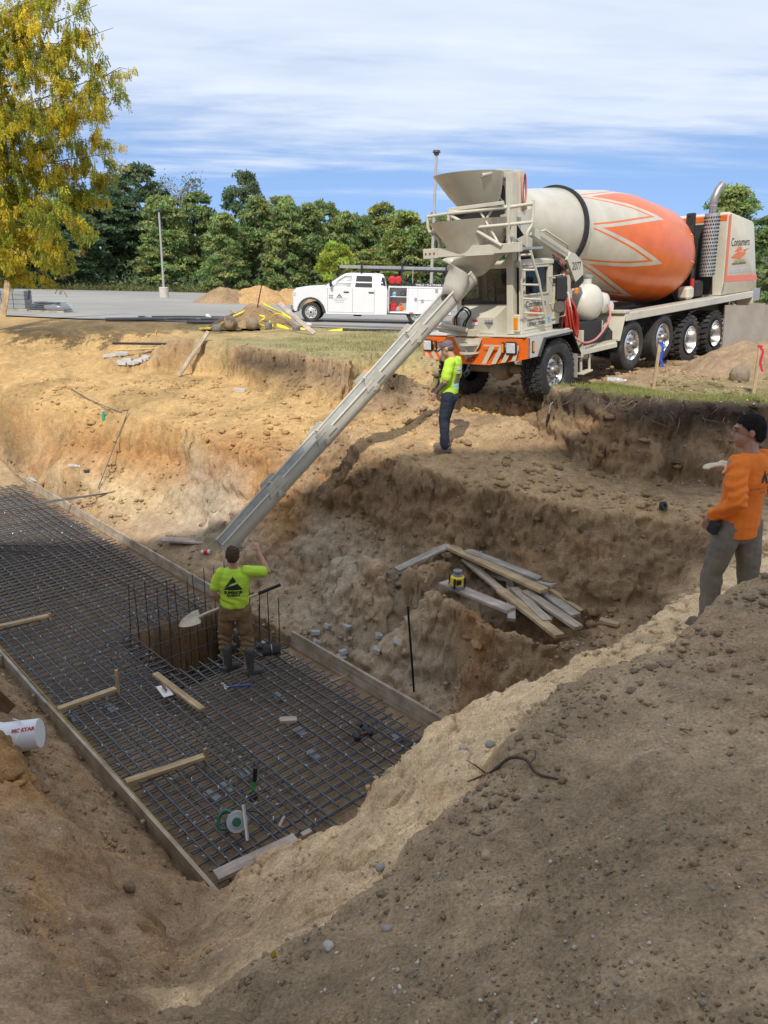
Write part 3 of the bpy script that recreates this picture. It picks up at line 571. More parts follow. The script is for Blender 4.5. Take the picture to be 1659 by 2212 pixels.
# cross braces with their stakes
def brace(label, a, b, tp, lean=(0, 0), m=W_NEW, w=.085, t=.042):
    a = Vector(a); b = Vector(b); r_ = thing('cross_brace', label, 'brace', a); d_ = (b-a).normalized()
    plank('rail', None, Vector((0, 0, 0)), b-a, w, t, m, parent=r_); stake(r_, b-a+d_*.02+Vector((0, 0, -.35)), tp-a.z, m, .036, lean); return r_
brace('short timber brace nailed to a tall stake, at the joint of the near form boards', P(125, 1532, -3.345), P(250, 1488, -3.345), -3.08, (.01, .0))
brace('timber brace with a split stake, closest to the circular saw', P(272, 1690, -3.345), P(440, 1634, -3.345), -3.25)
brace('timber brace ending in a low stake out on the far part of the mesh', P(-40, 1362, -3.345), P(104, 1330, -3.345), -3.31)
plank('end_board', 'greyish pink plank across the end of the slab, half under the sand bank', P(466, 1893, -3.385), P(640, 1812, -3.385), .135, .042, W_PINK)
# reinforcing mats: every bar is a part
def bar_mesh(L, r=.0105, n=6, m=MSTEEL):
    mb = MB(); k = max(2, int(L/.8)); mb.tube([(-L/2+L*i/k, 0, random.uniform(-1, 1)*.0025) for i in range(k+1)], r, n); me = mb.mesh('rebar', m, 80); return me
SPC = .152; ROOT = SL(0, 0, 0)
def mat_of_bars(label, zl, zc, u_off, v_off, jit):
    t = thing('rebar_mat', label, 'rebar mat', SL(8, 1.7, zl)); o = Vector(t.location)
    ang = math.atan2(SU.y, SU.x); cache = {}
    def put(L, c, a):
        key = round(L, 1)
        if key not in cache: cache[key] = bar_mesh(L)
        ob = link('rebar', cache[key], t); ob.location = c-o; ob.rotation_euler = (random.uniform(0, 6), random.uniform(-1, 1)*.0015, a+random.uniform(-1, 1)*jit)
    nl = int(3.1/SPC)
    for i in range(nl+1):
        v = v_off+i*SPC
        if v > SW-.26: break
        zj = random.uniform(-.004, .004)
        if v > HV0-.02:
            a0 = random.uniform(.0, .16); a1 = HU0+.12; put(a1-a0, SL((a0+a1)/2, v, zl+zj), ang); b0 = HU1-.15; b1 = 17.0; put(b1-b0, SL((b0+b1)/2, v, zl+zj), ang)
        else: put(17.0, SL(8.5+random.uniform(-.05, .05), v, zl+zj), ang)
    a2 = math.atan2(SV.y, SV.x); u = u_off; k = 0
    while u < 16.6:
        e0 = .08+random.uniform(-.04, .05); e1 = SW-.20+random.uniform(-.08, .06)
        if HU0 < u < HU1: e1 = HV0+.12
        put(round(e1-e0, 1), SL(u, (e0+e1)/2, zc+random.uniform(-.003, .003)), a2); u += SPC; k += 1
    return t
tm = mat_of_bars('upper mesh of tied steel bars covering the whole slab, the one walked on', -3.395, -3.412, .06, .12, .006)
bm_ = mat_of_bars('lower mesh of steel bars on concrete bricks, seen through the upper mesh', -3.50, -3.515, .13, .06, .007)
# lap bars: bundles lying on the upper mesh beside the hole
tw = MB()
for i in range(int(16.4/SPC)):
    for j in range(21):
        u, v = .06+i*SPC, .12+j*SPC
        if (HU0 < u < HU1 and v > HV0) or v > SW-.26 or random.random() > .5: continue
        c = SL(u+random.uniform(-.01, .01), v+random.uniform(-.01, .01), -3.386)
        for k in range(2):
            a = random.uniform(0, 6.28); d1 = Vector((math.cos(a), math.sin(a), random.uniform(-.1, .8)))*random.uniform(.012, .028)
            tw.tube([c-d1*.6, c+Vector((0, 0, .006)), c+d1], .0028, 4)
q = tw.build('tie_wire', MTIE, tm, 80, False); q.location = -Vector(tm.location); q['kind'] = 'stuff'
# cage of upright bars round the hole
cg = thing('rebar_cage', 'cage of upright and level bars standing in the square hole in the slab', 'rebar cage', SL(4.4, 2.4, HZ)); co_ = Vector(cg.location)
def upright(u, v, top, lean=.0, bot=HZ+.02):
    mb = MB(); a = SL(u, v, bot)-co_; b = SL(u+random.uniform(-1, 1)*.05+lean, v+random.uniform(-1, 1)*.05, top)-co_; mb.tube([a, a.lerp(b, .5)+Vector((random.uniform(-.01, .01), 0, 0)), b], .0075, 6); return mb.build('upright_bar', MRUST, cg, 80)
for v in np.arange(1.62, 3.3, .165): upright(5.16, v, -2.72+random.uniform(-.12, .1))
for v in np.arange(1.75, 3.4, .17): upright(3.62, v, -3.42+random.uniform(-.02, .02) if v < 2.6 else -2.8+random.uniform(-.1, .1))
for u in np.arange(3.85, 5.1, .28): upright(u, 3.28, -2.75+random.uniform(-.1, .12))
for u in np.arange(3.9, 5.1, .32): upright(u, 1.62, -3.4)
def level(u0, v0, u1, v1, z, r=.008):
    mb = MB(); mb.tube([SL(u0, v0, z)-co_, SL((u0+u1)/2, (v0+v1)/2, z+random.uniform(-.01, .01))-co_, SL(u1, v1, z)-co_], r, 6); return mb.build('level_bar', MSTEEL, cg, 80)
for z in (-3.46, -3.75, -4.05, -4.4): level(5.14, 1.5, 5.14, 3.35, z); level(3.64, 1.55, 3.64, 3.3, z-.02)
for z in (-3.45, -3.9): level(3.6, 1.64, 5.2, 1.64, z); level(3.6, 3.26, 5.2, 3.26, z)
for k in range(9):                           # bent bar ends at the lip of the hole
    v = 1.6+k*.18; mb = MB(); mb.tube([SL(5.75, v, -3.39)-co_, SL(5.3, v, -3.385)-co_, SL(5.2, v, -3.42)-co_, SL(5.17, v, -3.75)-co_], .0075, 6); mb.build('bent_bar', MSTEEL, cg, 80)
for k in range(7):
    u = 3.75+k*.2; mb = MB(); mb.tube([SL(u, .95, -3.38)-co_, SL(u, 1.42, -3.375)-co_, SL(u, 1.53, -3.43)-co_, SL(u, 1.56, -3.8)-co_], .0075, 6); mb.build('bent_bar', MSTEEL, cg, 80)
# loose bars
def rod(label, a, b, r=.009, m=MSTEEL, name='steel_rod', sag=.0):
    a = Vector(a); b = Vector(b); mb = MB(); mb.tube([a, a.lerp(b, .5)-Vector((0, 0, sag)), b], r, 8); o = mb.build(name, m, None, 80); return tag(o, label, 'steel rod')
rod('loose steel bar resting on the far form board with its end on the sand', P(-20, 1103, -3.35), P(285, 1063, -3.0)+Vector((0, 0, .05)), .014)
rod('second loose bar lying close against the one over the far form board', P(-20, 1099, -3.33), P(262, 1066, -3.02)+Vector((0, 0, .06)), .011)
for k, (a, b) in enumerate([((-20, 1178), (130, 1180)), ((-20, 1190), (92, 1192)), ((-10, 1183), (112, 1206))]):
    rod(['thin rusty bar lying level on the far mesh', 'short rusty bar below the level one on the far mesh', 'rusty bar crossing the others at an angle on the far mesh'][k], P(*a, -3.36), P(*b, -3.36), .009, MRUST)
pr = P(896, 1482, -3.25); mb = MB(); tp_ = PY(881, 1311, pr.y+.02); mb.tube([pr-Vector((0, 0, .15)), tp_], .014, 8); mb.ell(tp_, (.018, .018, .012), None, 8, 6)
tag(mb.build('grade_pin', mat('black_steel', (.03, .03, .032), .5, .6)), 'tall thin black steel pin driven into the gravel slope', 'steel pin')
# concrete bricks
MBRK = mat('concrete_brick', (.27, .275, .27), .9, 0, .15, 14, .003, 60)
def brick(label, p, rz, tilt=(0, 0), size=(.19, .09, .057), group=None, cat='brick', m=None):
    mb = MB(); mb.box((0, 0, 0), size, None, .004); o = mb.build('paving_block' if cat == 'paving block' else 'concrete_brick', m or MBRK, None, 30); o.location = p; o.rotation_euler = (tilt[0], tilt[1], rz); return tag(o, label, cat, group)
for i, (x_, y_) in enumerate([(790, 1380), (822, 1374), (754, 1363), (754, 1330), (786, 1353), (786, 1410), (784, 1424), (858, 1362), (712, 1358)]):
    q = PG(x_*.5+.5*x_, y_) if False else PG(*[(710, 1357), (752, 1358), (817, 1377), (682, 1371), (685, 1392), (741, 1413), (737, 1424), (814, 1409), (861, 1394)][i])
    brick('grey concrete brick dropped on the gravel slope behind the thick form board', q+Vector((0, 0, .035)), random.uniform(0, 3), (random.uniform(-.6, .6), random.uniform(-.5, .5)), (.13, .10, .06), 'bricks dropped on the gravel slope', 'brick', mat('grey_cube', (.44, .45, .44), .9, 0, .1, 12))
for (x_, y_) in [(245, 1532), (165, 1552), (612, 1506), (468, 1722), (500, 1704), (541, 1676), (690, 1634), (662, 1583), (872, 1592)]:
    q = P(x_*.98, y_, -3.54); brick('grey concrete brick propping the lower mesh, seen between the bars', q, math.atan2(SU.y, SU.x)+random.uniform(-.2, .2), size=(.2, .1, .06), group='bricks under the mesh')
# ============================================================ CONCRETE MIXER TRUCK (X forward, Y to its left, Z up)
def trm(o, yaw, pit, rol):
    f = Vector((math.cos(yaw)*math.cos(pit), math.sin(yaw)*math.cos(pit), math.sin(pit))); l = Vector((-math.sin(yaw), math.cos(yaw), 0)); u = f.cross(l)
    l2 = l*math.cos(rol)+u*math.sin(rol); u2 = u*math.cos(rol)-l*math.sin(rol)
    return Matrix(((f.x, l2.x, u2.x, o[0]), (f.y, l2.y, u2.y, o[1]), (f.z, l2.z, u2.z, o[2]), (0, 0, 0, 1)))
TM = trm((2.32, 14.56, -.39), rad(225.4), rad(-4.06), rad(2.72)); TI = TM.inverted()
T = thing('concrete_mixer_truck', 'front discharge concrete mixer truck with an orange and cream drum', 'mixer truck', TM)
CREAM = mat('cream_paint', (.58, .535, .42), .42, 0, .07, 2.5, 0, 40, dirt=(.36, .31, .23), dirtamt=.24, coat=.1)
ORANGE = mat('orange_paint', (.80, .155, .018), .3, 0, .05, 2, coat=.3)
BLACKR = mat('black_rubber', (.022, .022, .023), .75, 0, .3, 12, .001, 80, dirt=(.10, .085, .065), dirtamt=.2)
TYRE = mat('dusty_tyre', (.035, .034, .033), .85, 0, .3, 6, .0015, 90, dirt=(.16, .13, .10), dirtamt=.30)
DARK = mat('dark_underbody', (.03, .028, .026), .8, 0, .3, 5, dirt=(.09, .07, .05), dirtamt=.25)
ALU = mat('polished_aluminium', (.72, .72, .70), .28, .95, .08, 8); CHROME = mat('chrome', (.8, .8, .8), .12, 1.0, .05, 5)
STEELW = mat('galvanised_steel', (.46, .46, .45), .45, .7, .12, 9); EXH = mat('exhaust_steel', (.32, .25, .20), .35, .9, .3, 4, col2=(.45, .42, .38))
REDH = mat('red_hose', (.50, .045, .03), .5, 0, .15, 20); AMBER = mat('amber_lens', (.75, .24, .01), .2, 0, .1, 30); LENS = mat('lamp_glass', (.75, .77, .78), .08, .3, .2, 30)
BLACKP = mat('black_print', (.02, .02, .022), .6); WHITE = mat('white_print', (.75, .75, .73), .5); YEL = mat('yellow_print', (.75, .60, .03), .5); ORP = mat('orange_print', (.72, .17, .05), .5)
PLATE = mat('checker_plate', (.58, .55, .47), .4, .1, .06, 12, .003, 55)
def glassmat(name, tint=(.02, .03, .03), alpha=.5, rough=.03):
    if name in MATS: return MATS[name]
    m = bpy.data.materials.new(name); m.use_nodes = True; t = m.node_tree; b = t.nodes['Principled BSDF']; b.inputs['Base Color'].default_value = (*tint, 1); b.inputs['Roughness'].default_value = rough; b.inputs['Alpha'].default_value = alpha; b.inputs['Specular IOR Level'].default_value = .9
    nz = t.nodes.new('ShaderNodeTexNoise'); nz.inputs['Scale'].default_value = 2; rr = t.nodes.new('ShaderNodeMapRange'); rr.inputs[3].default_value = rough; rr.inputs[4].default_value = rough+.06; t.links.new(nz.outputs[0], rr.inputs[0]); t.links.new(rr.outputs[0], b.inputs['Roughness']); MATS[name] = m; return m
GLASS = glassmat('cab_glass')
def bx(name, m, c, size, parent=T, ch=.006, rot=None): mb = MB(); mb.box(c, size, rot, ch); return mb.build(name, m, parent, 30)
def tb(name, m, pts, r, parent=T, n=8, sm=0, **k): mb = MB(); mb.tube(smooth_path(pts, sm) if sm else pts, r, n, **k); return mb.build(name, m, parent, 60)
# --- wheels
def tyre_mesh(r, w, kind):
    mb = MB(); rr = .305; prof = [(-w*.36, rr), (-w*.46, rr+.03), (-w*.5, (r+rr)/2), (-w*.47, r-.05), (-w*.40, r-.012)]
    if kind == 'rib':
        for k in range(-3, 4): prof += [(k*w*.11-.012, r), (k*w*.11+.012, r), (k*w*.11+.014, r-.012), (k*w*.11+.024, r-.012)]
    else: prof += [(-w*.36, r-.018), (w*.36, r-.018)]
    prof += [(w*.40, r-.012), (w*.47, r-.05), (w*.5, (r+rr)/2), (w*.46, rr+.03), (w*.36, rr)]
    mb.lathe(prof, (0, 0, 0), (0, 1, 0), 56, False)
    if kind == 'block':
        n_ = 34
        for row, (yy, ww, off) in enumerate(((-.37, .19, 0), (-.14, .2, .5), (.12, .2, .1), (.37, .19, .6))):
            for k in range(n_):
                a = 2*math.pi*(k+off)/n_; R_ = Matrix.Rotation(a, 3, 'Y') @ Matrix.Rotation((-1)**row*.35, 3, 'X') if False else Matrix.Rotation(a, 3, 'Y')
                sk = Matrix.Rotation(.25*(-1)**row, 3, 'Z'); mb.box(R_ @ Vector((0, yy*w, r-.010)), (2*math.pi*r/n_*.80, ww*w*1.12, .036), R_ @ sk, .006)
    if kind == 'lug':
        n_ = 26
        for s_ in (-1, 1):
            for k in range(n_):
                a = 2*math.pi*(k+(.5 if s_ > 0 else 0))/n_; R_ = Matrix.Rotation(a, 3, 'Y') @ Matrix.Rotation(.22*s_, 3, 'Z'); mb.box(Matrix.Rotation(a, 3, 'Y') @ Vector((0, s_*w*.27, r-.004)), (2*math.pi*r/n_*.60, w*.46, .055), R_, .007)
    me = mb.mesh('tyre', TYRE, 40); recalc(me); return me
def rim_mesh(kind, s=1):
    mb = MB()
    if kind == 'disc': prof = [(.12, .312), (.13, .300), (.105, .29), (.05, .275), (.06, .25), (.085, .2), (.09, .15), (.085, .12), (.13, .115), (.17, .10), (.175, .0)]
    else: prof = [(.15, .312), (.16, .300), (.13, .285), (-.02, .262), (-.06, .25), (-.07, .2), (-.06, .13), (-.02, .12), (.05, .10), (.055, 0)]
    mb.lathe([(h_*s, r_) for h_, r_ in prof], (0, 0, 0), (0, 1, 0), 40, False); me = mb.mesh('rim', ALU, 30); recalc(me); return me
def hub_mesh(kind, s=1):
    mb = MB(); f = .09 if kind == 'disc' else -.055
    for k in range(10):
        a = 2*math.pi*k/10; q = Vector((math.cos(a)*.145, f*s, math.sin(a)*.145)); mb.cyl(q, q+Vector((0, .05*s, 0)), .016, .012, 6)
    mb.cyl((0, (f+.02)*s, 0), (0, (f+.13)*s, 0), .075, .06, 14); me = mb.mesh('hub', mat('hub_steel', (.20, .16, .12), .6, .6, .3, 20), 40); recalc(me); return me
def hole_shade_mesh(kind, s=1):
    mb = MB(); f = .068 if kind == 'disc' else -.062
    for k in range(10):
        a = 2*math.pi*(k+.5)/10; q = Vector((math.cos(a)*.225, f*s, math.sin(a)*.225)); mb.cyl(q, q+Vector((0, .008*s, 0)), .028, .028, 10)  # dark discs on the rim stand in for the shade inside the holes
    me = mb.mesh('hand_hole_shade', DARK, 40); recalc(me); return me
_wc = {}
def wheel(x_, y_, z_, r, w, tread, kind, parent=T, label=None):
    s = 1 if y_ > 0 else -1; key = (r, w, tread, kind, s)
    if key not in _wc: _wc[key] = (tyre_mesh(r, w, tread), rim_mesh(kind, s), hub_mesh(kind, s), hole_shade_mesh(kind, s))
    a, b, c, d = _wc[key]; p = link('wheel', b, parent, (x_, y_, z_), (0, random.uniform(0, 6), 0))
    link('tyre', a, p); link('hub', c, p); link('hand_hole_shade', d, p); return p
for s in (1, -1):
    wheel(0, s*.98, .575, .575, .43, 'block', 'disc')
    wheel(-2.82, s*1.04, .72, .505, .30, 'rib', 'disc'); wheel(-4.22, s*1.04, .72, .505, .30, 'rib', 'disc')
    for xx in (-5.62, -7.02): wheel(xx, s*1.03, .53, .53, .27, 'lug', 'dish'); wheel(xx, s*.71, .53, .53, .27, 'lug', 'dish')
for s in (1, -1): wheel(-9.35, s*.55, 1.12, .45, .26, 'rib', 'disc')
# --- chassis
mb = MB()
for s in (1, -1): mb.box((-4.2, s*.42, .98), (10.2, .09, .28), None, .01)
for xx in (-.8, -2.2, -3.5, -5.0, -6.4, -8.0, .8): mb.box((xx, 0, .98), (.12, .8, .2), None, .01)
mb.box((-1.4, .3, .72), (.5, .9, .3), None, .03); mb.box((-6.3, 0, .85), (2.2, .9, .12), None, .02)
mb.build('chassis_rails', DARK, T)
mb = MB(); mb.cyl((0, -.8, .56), (0, .8, .56), .09, .09, 12); mb.lathe([(-.24, .06), (-.2, .16), (-.06, .23), (.06, .23), (.2, .16), (.24, .06)], (0, -.05, .56), (0, 1, 0), 20); mb.box((.0, .3, .76), (.9, .08, .06)); mb.box((0, -.4, .76), (.9, .08, .06)); mb.build('front_axle', mat('dusty_cream', (.30, .26, .19), .8, 0, .2, 6), T)
for xx in (-2.82, -4.22, -5.62, -7.02): tb('axle', DARK, [(xx, -.95, .6 if xx < -5 else .72), (xx, .95, .6 if xx < -5 else .72)], .075, n=10)
# --- bumper, deck and mudguards
mb = MB(); pr_ = [(1.22, .92), (.46, .79), (-.46, .79), (-1.22, .92), (-1.22, 1.265), (1.22, 1.265)]
def bump_ring(back): return [Vector(((1.10 if abs(y_) < 1.2 else .98)-back, y_, z_)) for y_, z_ in ((1.22, .92), (1.12, .9), (.46, .79), (-.46, .79), (-1.12, .9), (-1.22, .92), (-1.22, 1.265), (-1.12, 1.265), (1.12, 1.265), (1.22, 1.265))]
mb.loft([bump_ring(0), bump_ring(.06)]); bump = mb.build('bumper', ORANGE, T, 30)
FX = 1.1015
def face(name, poly, m, parent, xo=FX): mb = MB(); mb.prism(poly, (xo, 0, 0), (0, 1, 0), (0, 0, 1), .004); return mb.build(name, m, parent, 30)
face('cream_panel', [(-.33, 1.262), (.33, 1.262), (.24, 1.10), (.06, .90), (-.06, .90), (-.24, 1.10)], CREAM, bump)
for s in (1, -1):
    face('stripe', [(s*.36, 1.150), (s*1.11, 1.150), (s*1.11, 1.122), (s*.345, 1.122)], CREAM, bump)
    for k in range(5):
        y0 = .30+k*.215; zb_ = .80 if y0 < .46 else .80+(y0-.46)*.165; sh_ = .205*(1.12-zb_)/.33
        poly = [(y0, zb_), (y0+.105, zb_+.012), (min(y0+.105+sh_, 1.115), 1.12), (min(y0+sh_, 1.115), 1.12)]
        if y0+.105 > 1.1: continue
        face('stripe', [(s*a, b) for a, b in poly][::s], CREAM, bump, FX+.0005)
text('lettering', '2077', .13, BLACKP, bump, (FX+.006, .05, .868), (0, 1, 0), (0, 0, 1), xs=.8)
text('lettering', 'III', .10, BLACKP, bump, (FX+.006, -.28, .87), (0, 1, 0), (0, 0, 1))
for s in (1, -1):
    h_ = bx('headlight', BLACKP, (1.112, s*.965, 1.105), (.05, .235, .225), bump, .03); bx('lens', LENS, (1.135, s*.965, 1.105), (.03, .19, .18), h_, .025) if False else None
    mb = MB(); mb.box((1.133, s*.965, 1.105), (.03, .188, .178), None, .02); mb.build('lens', LENS, h_)
    h_ = bx('marker_lamp', BLACKP, (1.108, s*.785, 1.10), (.04, .075, .21), bump, .03); bx('lens', AMBER, (1.125, s*.785, 1.10), (.03, .045, .165), h_, .02)
for z_ in (1.135, .985):
    mb = MB(); mb.lathe([(0, .0), (0, .19), (.03, .19), (.03, 0)], (1.10, .04, z_), (0, 0, 1), 24); mb.build('tow_plate', CREAM, bump, 30)
tb('tow_pin', STEELW, [(1.2, .04, .9), (1.2, .04, 1.2)], .022, bump)
mb = MB(); mb.box((.36, 0, 1.295), (1.44, 2.42, .03), None, .008); mb.build('deck', PLATE, T)
for s in (1, -1):
    mb = MB(); mb.prism([(.98, .925), (.98, 1.278), (-.42, 1.278), (-.46, 1.20), (.44, 1.20), (.66, .925)], (0, s*1.205, 0), (1, 0, 0), (0, 0, 1), .03); mg = mb.build('mudguard', PLATE, T)
    mb = MB(); arch = [(.68, .93), (.50, 1.215), (-.36, 1.235), (-.66, .82)]
    for a, b in zip(arch, arch[1:]): mb.box(((a[0]+b[0])/2, s*1.14, (a[1]+b[1])/2), (math.dist(a, b)+.03, .26, .025), Euler((0, -math.atan2(b[1]-a[1], b[0]-a[0]), 0)), .006)
    mb.build('rubber_flare', mat('shiny_rubber', (.02, .02, .022), .3, 0, .3, 5), mg); bx('mud_flap', mat('flap', (.33, .32, .29), .7, 0, .15, 6), (-.66, s*1.02, .62), (.02, .36, .52), mg)
    bx('side_marker', BLACKP, (.83, s*1.222, 1.10), (.075, .02, .2), mg, .01); bx('amber', AMBER, (.83, s*1.234, 1.10), (.045, .015, .16), mg, .006)
# --- cab
mb = MB(); Zb, Zt = 1.31, 2.55
def wall(x0, x1, y0, y1, z0, z1): mb.box(((x0+x1)/2, (y0+y1)/2, (z0+z1)/2), (abs(x1-x0), abs(y1-y0), abs(z1-z0)), None, .008)
wall(.60, .64, -.60, .70, Zb, 1.84); wall(.60, .64, -.60, -.46, 1.84, 2.42); wall(.60, .64, .66, .72, 1.84, 2.42)
wall(.62, .84, .70, .98, Zb, 1.62); wall(.60, .84, .72, .985, 1.62, 2.44) if False else wall(.745, .84, .93, .985, 1.60, 2.44)
wall(-.12, .85, .955, .995, Zb, 1.955); wall(-.12, .05, .955, .99, 1.955, 2.42)
wall(-.12, -.08, -.62, .97, Zb, 1.9); wall(-.12, -.08, -.62, -.45, 1.9, 2.42); wall(-.12, -.08, .7, .97, 1.9, 2.42)
wall(-.12, .62, -.64, -.60, Zb, 1.9); wall(.40, .62, -.64, -.60, 1.9, 2.42); wall(-.12, .0, -.64, -.60, 1.9, 2.42)
mb.box((.36, .17, 2.485), (1.02, 1.68, .13), None, .04); cab = mb.build('cab', CREAM, T, 30)
bx('floor', DARK, (.25, .17, 1.40), (.7, 1.5, .1), cab); bx('dashboard', DARK, (.52, .1, 1.80), (.18, 1.05, .12), cab, .03); bx('seat', DARK, (.02, .15, 1.72), (.16, .5, .7), cab, .06)
bx('windscreen', GLASS, (.647, .10, 2.13), (.012, 1.10, .58), cab, .004); bx('side_glass', GLASS, (.66, .84, 2.05), (.012, .22, .78), cab, .003, Euler((0, 0, .72)))
mb = MB()
for a, c in (((.652, -.47, 2.13), (.02, .05, .66)), ((.652, .67, 2.13), (.02, .05, .66)), ((.652, .1, 1.835), (.02, 1.18, .045)), ((.652, .1, 2.425), (.02, 1.18, .045))): mb.box(a, c, None, .004)
mb.build('windscreen_seal', BLACKP, cab)
bx('rear_glass', GLASS, (-.10, .12, 2.16), (.01, 1.14, .52), cab, .002); bx('door_glass', glassmat('door_glass', (.02, .025, .03), .35), (.40, .965, 2.19), (.70, .01, .46), cab, .002)
mb = MB()
for a, c in (((.4, 1.0, 1.96), (.74, .025, .03)), ((.4, 1.0, 2.42), (.74, .025, .03)), ((.04, 1.0, 2.19), (.03, .025, .48)), ((.765, 1.0, 2.19), (.03, .025, .48))): mb.box(a, c, None, .005)
mb.build('door_trim', CREAM, cab); bx('door_sill', CREAM, (.35, 1.0, 1.385), (.85, .015, .02), cab, .005)
tb('steering_wheel', BLACKP, [(.42+.1*math.cos(a)*.5, .15+.2*math.sin(a), 1.93+.2*math.cos(a)*.8) for a in np.linspace(0, 2*math.pi, 17)[:-1]], .014, cab, 6, closed=True)
tb('wiper', BLACKP, [(.665, .3, 1.86), (.668, .28, 2.2)], .007, cab, 5); 
mb = MB(); mb.loft([[Vector(q) for q in ((.64, -.52, 1.29), (.64, .56, 1.29), (.64, .56, 1.80), (.64, -.52, 1.80))], [Vector(q) for q in ((.90, -.50, 1.29), (.90, .50, 1.29), (.90, .46, 1.60), (.90, -.46, 1.60))]]); hood = mb.build('nose_box', CREAM, T, 25)
bx('vent_slot', CREAM, (.90, -.02, 1.34), (.03, .9, .05), hood)
bx('danger_sticker', WHITE, (.905, .02, 1.52), (.006, .13, .10), hood, .001); bx('red_band', mat('red_print', (.6, .03, .03), .5), (.909, .02, 1.545), (.004, .12, .045), hood, .001)
mb = MB(); mb.prism([(-.09, .07), (-.03, .04), (0, .07), (.03, .04), (.09, .07), (.07, -.02), (0, -.1), (-.07, -.02)], (.905, .33, 1.50), (0, 1, 0), (0, 0, 1), .008); mb.build('winged_badge', STEELW, hood)
text('lettering', 'PHOENIX', .045, BLACKP, hood, (.912, .33, 1.50), (0, 1, 0), (0, 0, 1))
tb('air_hose', BLACKP, [(.93, -.36, 1.31), (.95, -.38, 1.60), (.92, -.22, 1.78), (.93, -.06, 1.68), (.98, -.14, 1.5), (.98, -.18, 1.31)], .017, T, 8, 6); tb('air_hose', BLACKP, [(.93, -.42, 1.31), (.95, -.43, 1.58), (.92, -.25, 1.74), (.93, -.11, 1.64), (.98, -.19, 1.5), (.98, -.22, 1.31)], .014, T, 8, 6)
cl_ = bx('corner_marker', CREAM, (.86, .90, 1.50), (.05, .15, .30), cab, .02); bx('amber', AMBER, (.89, .90, 1.50), (.025, .085, .2), cl_, .012)
cl_ = bx('corner_marker', CREAM, (.72, -.62, 1.48), (.05, .13, .28), cab, .02); bx('amber', AMBER, (.75, -.62, 1.48), (.025, .08, .17), cl_, .012)
# driver's door print
def logo(parent, o, ux, uy, s, sub=True):
    o = Vector(o); ux = Vector(ux); uy = Vector(uy)
    text('lettering', 'Consumers', .40*s, BLACKP, parent, o, ux, uy, xs=.92, extr=.001)
    mb = MB(); nrm = ux.cross(uy)
    for poly in ([(-.80, -.48), (-.15, -.30), (.62, -.36), (.05, -.56)], [(-.52, -.30), (-.1, -.14), (.12, -.16), (.2, -.26), (-.1, -.28)], [(.32, -.26), (.86, -.2), (.42, -.33)]): mb.prism([(a*s, b*s*1.05) for a, b in poly], o+nrm*.001, ux, uy, .002)
    mb.build('emblem', ORP, parent, 30)
    text('lettering', 'CONCRETECORPORATION', .105*s, BLACKP, parent, o-uy*(.74*s), ux, uy, xs=1.0)
logo(cab, (.42, .999, 1.80), (-1, 0, 0), (0, 0, 1), .36)
text('lettering', 'USDOT 373800', .085, BLACKP, cab, (.40, .999, 1.455), (-1, 0, 0), (0, 0, 1)); bx('blue_sticker', mat('blue_print', (.12, .42, .70), .5), (.01, .999, 1.49), (.075, .004, .1), cab, .001)
# --- ladder, mast, mirrors
lad = tb('ladder', CREAM, [(.84, 1.17, 2.68), (.62, 1.19, 2.2), (.36, 1.16, 1.56)], .022); 
mb = MB(); mb.tube([(1.02, 1.06, 2.68), (.93, 1.05, 2.2), (.86, 1.04, 1.62), (.86, 1.0, 1.58)], .022, 8); mb.tube([(.36, 1.16, 1.56), (.36, 1.0, 1.56)], .02, 6)
for k in range(5): t_ = k/4*.98; mb.tube([Vector((.84, 1.17, 2.62)).lerp(Vector((.37, 1.16, 1.6)), t_), Vector((1.01, 1.06, 2.62)).lerp(Vector((.86, 1.04, 1.66)), t_)], .02, 6)
mb.build('rungs', CREAM, lad, 60)
bx('mast', CREAM, (.86, .80, 2.62), (.13, .13, 2.6)); bx('mast', CREAM, (.28, .55, 3.35), (.14, .12, 1.3)); bx('mast', CREAM, (.30, -.55, 3.3), (.12, .12, 1.2)); bx('mast_head', CREAM, (.42, .38, 3.96), (.5, .16, .13)); bx('mast_bracket', STEELW, (.5, .1, 3.86), (.14, .14, .24))
tb('hopper_handle', CREAM, [(1.25, .5, 3.90), (1.1, .55, 3.93), (.6, .42, 3.96)], .03, n=8)
tb('ram', STEELW, [(.62, .2, 3.84), (.42, .45, 3.3)], .022)
mb = MB()
for k in range(3): mb.tube([(.30+.02*k+.13*math.cos(a), .66+.02*k+.05*math.cos(a), 3.62+.03*k+.26*math.sin(a)) for a in np.linspace(0, 2*math.pi, 25)[:-1]], .014, 6, closed=True)
mb.build('wash_hose', mat('faded_red_hose', (.55, .22, .17), .6), T, 60)
mr = bx('mirror', BLACKP, (.10, 1.30, 2.03), (.09, .20, .42), T, .03, Euler((0, 0, .5))); tb('bracket', CREAM, [(.0, .99, 2.22), (.02, 1.30, 2.26), (.02, 1.34, 1.8), (-.02, 1.0, 1.76)], .014, mr); tb('bracket', CREAM, [(-.10, .99, 2.2), (-.12, 1.25, 2.2), (-.12, 1.25, 1.55), (-.08, 1.0, 1.5)], .014, mr)
mb = MB(); mb.lathe([(0, 0), (.0, .105), (.02, .10), (.05, .05), (.055, 0)], (.14, 1.30, 1.72), (-.9, -.4, 0), 20); mb.build('round_mirror', BLACKP, mr); mb = MB(); mb.lathe([(-.002, 0.), (-.002, .095), (.0, .095)], (.14, 1.30, 1.72), (-.9, -.4, 0), 20); mb.build('round_glass', CHROME, mr)
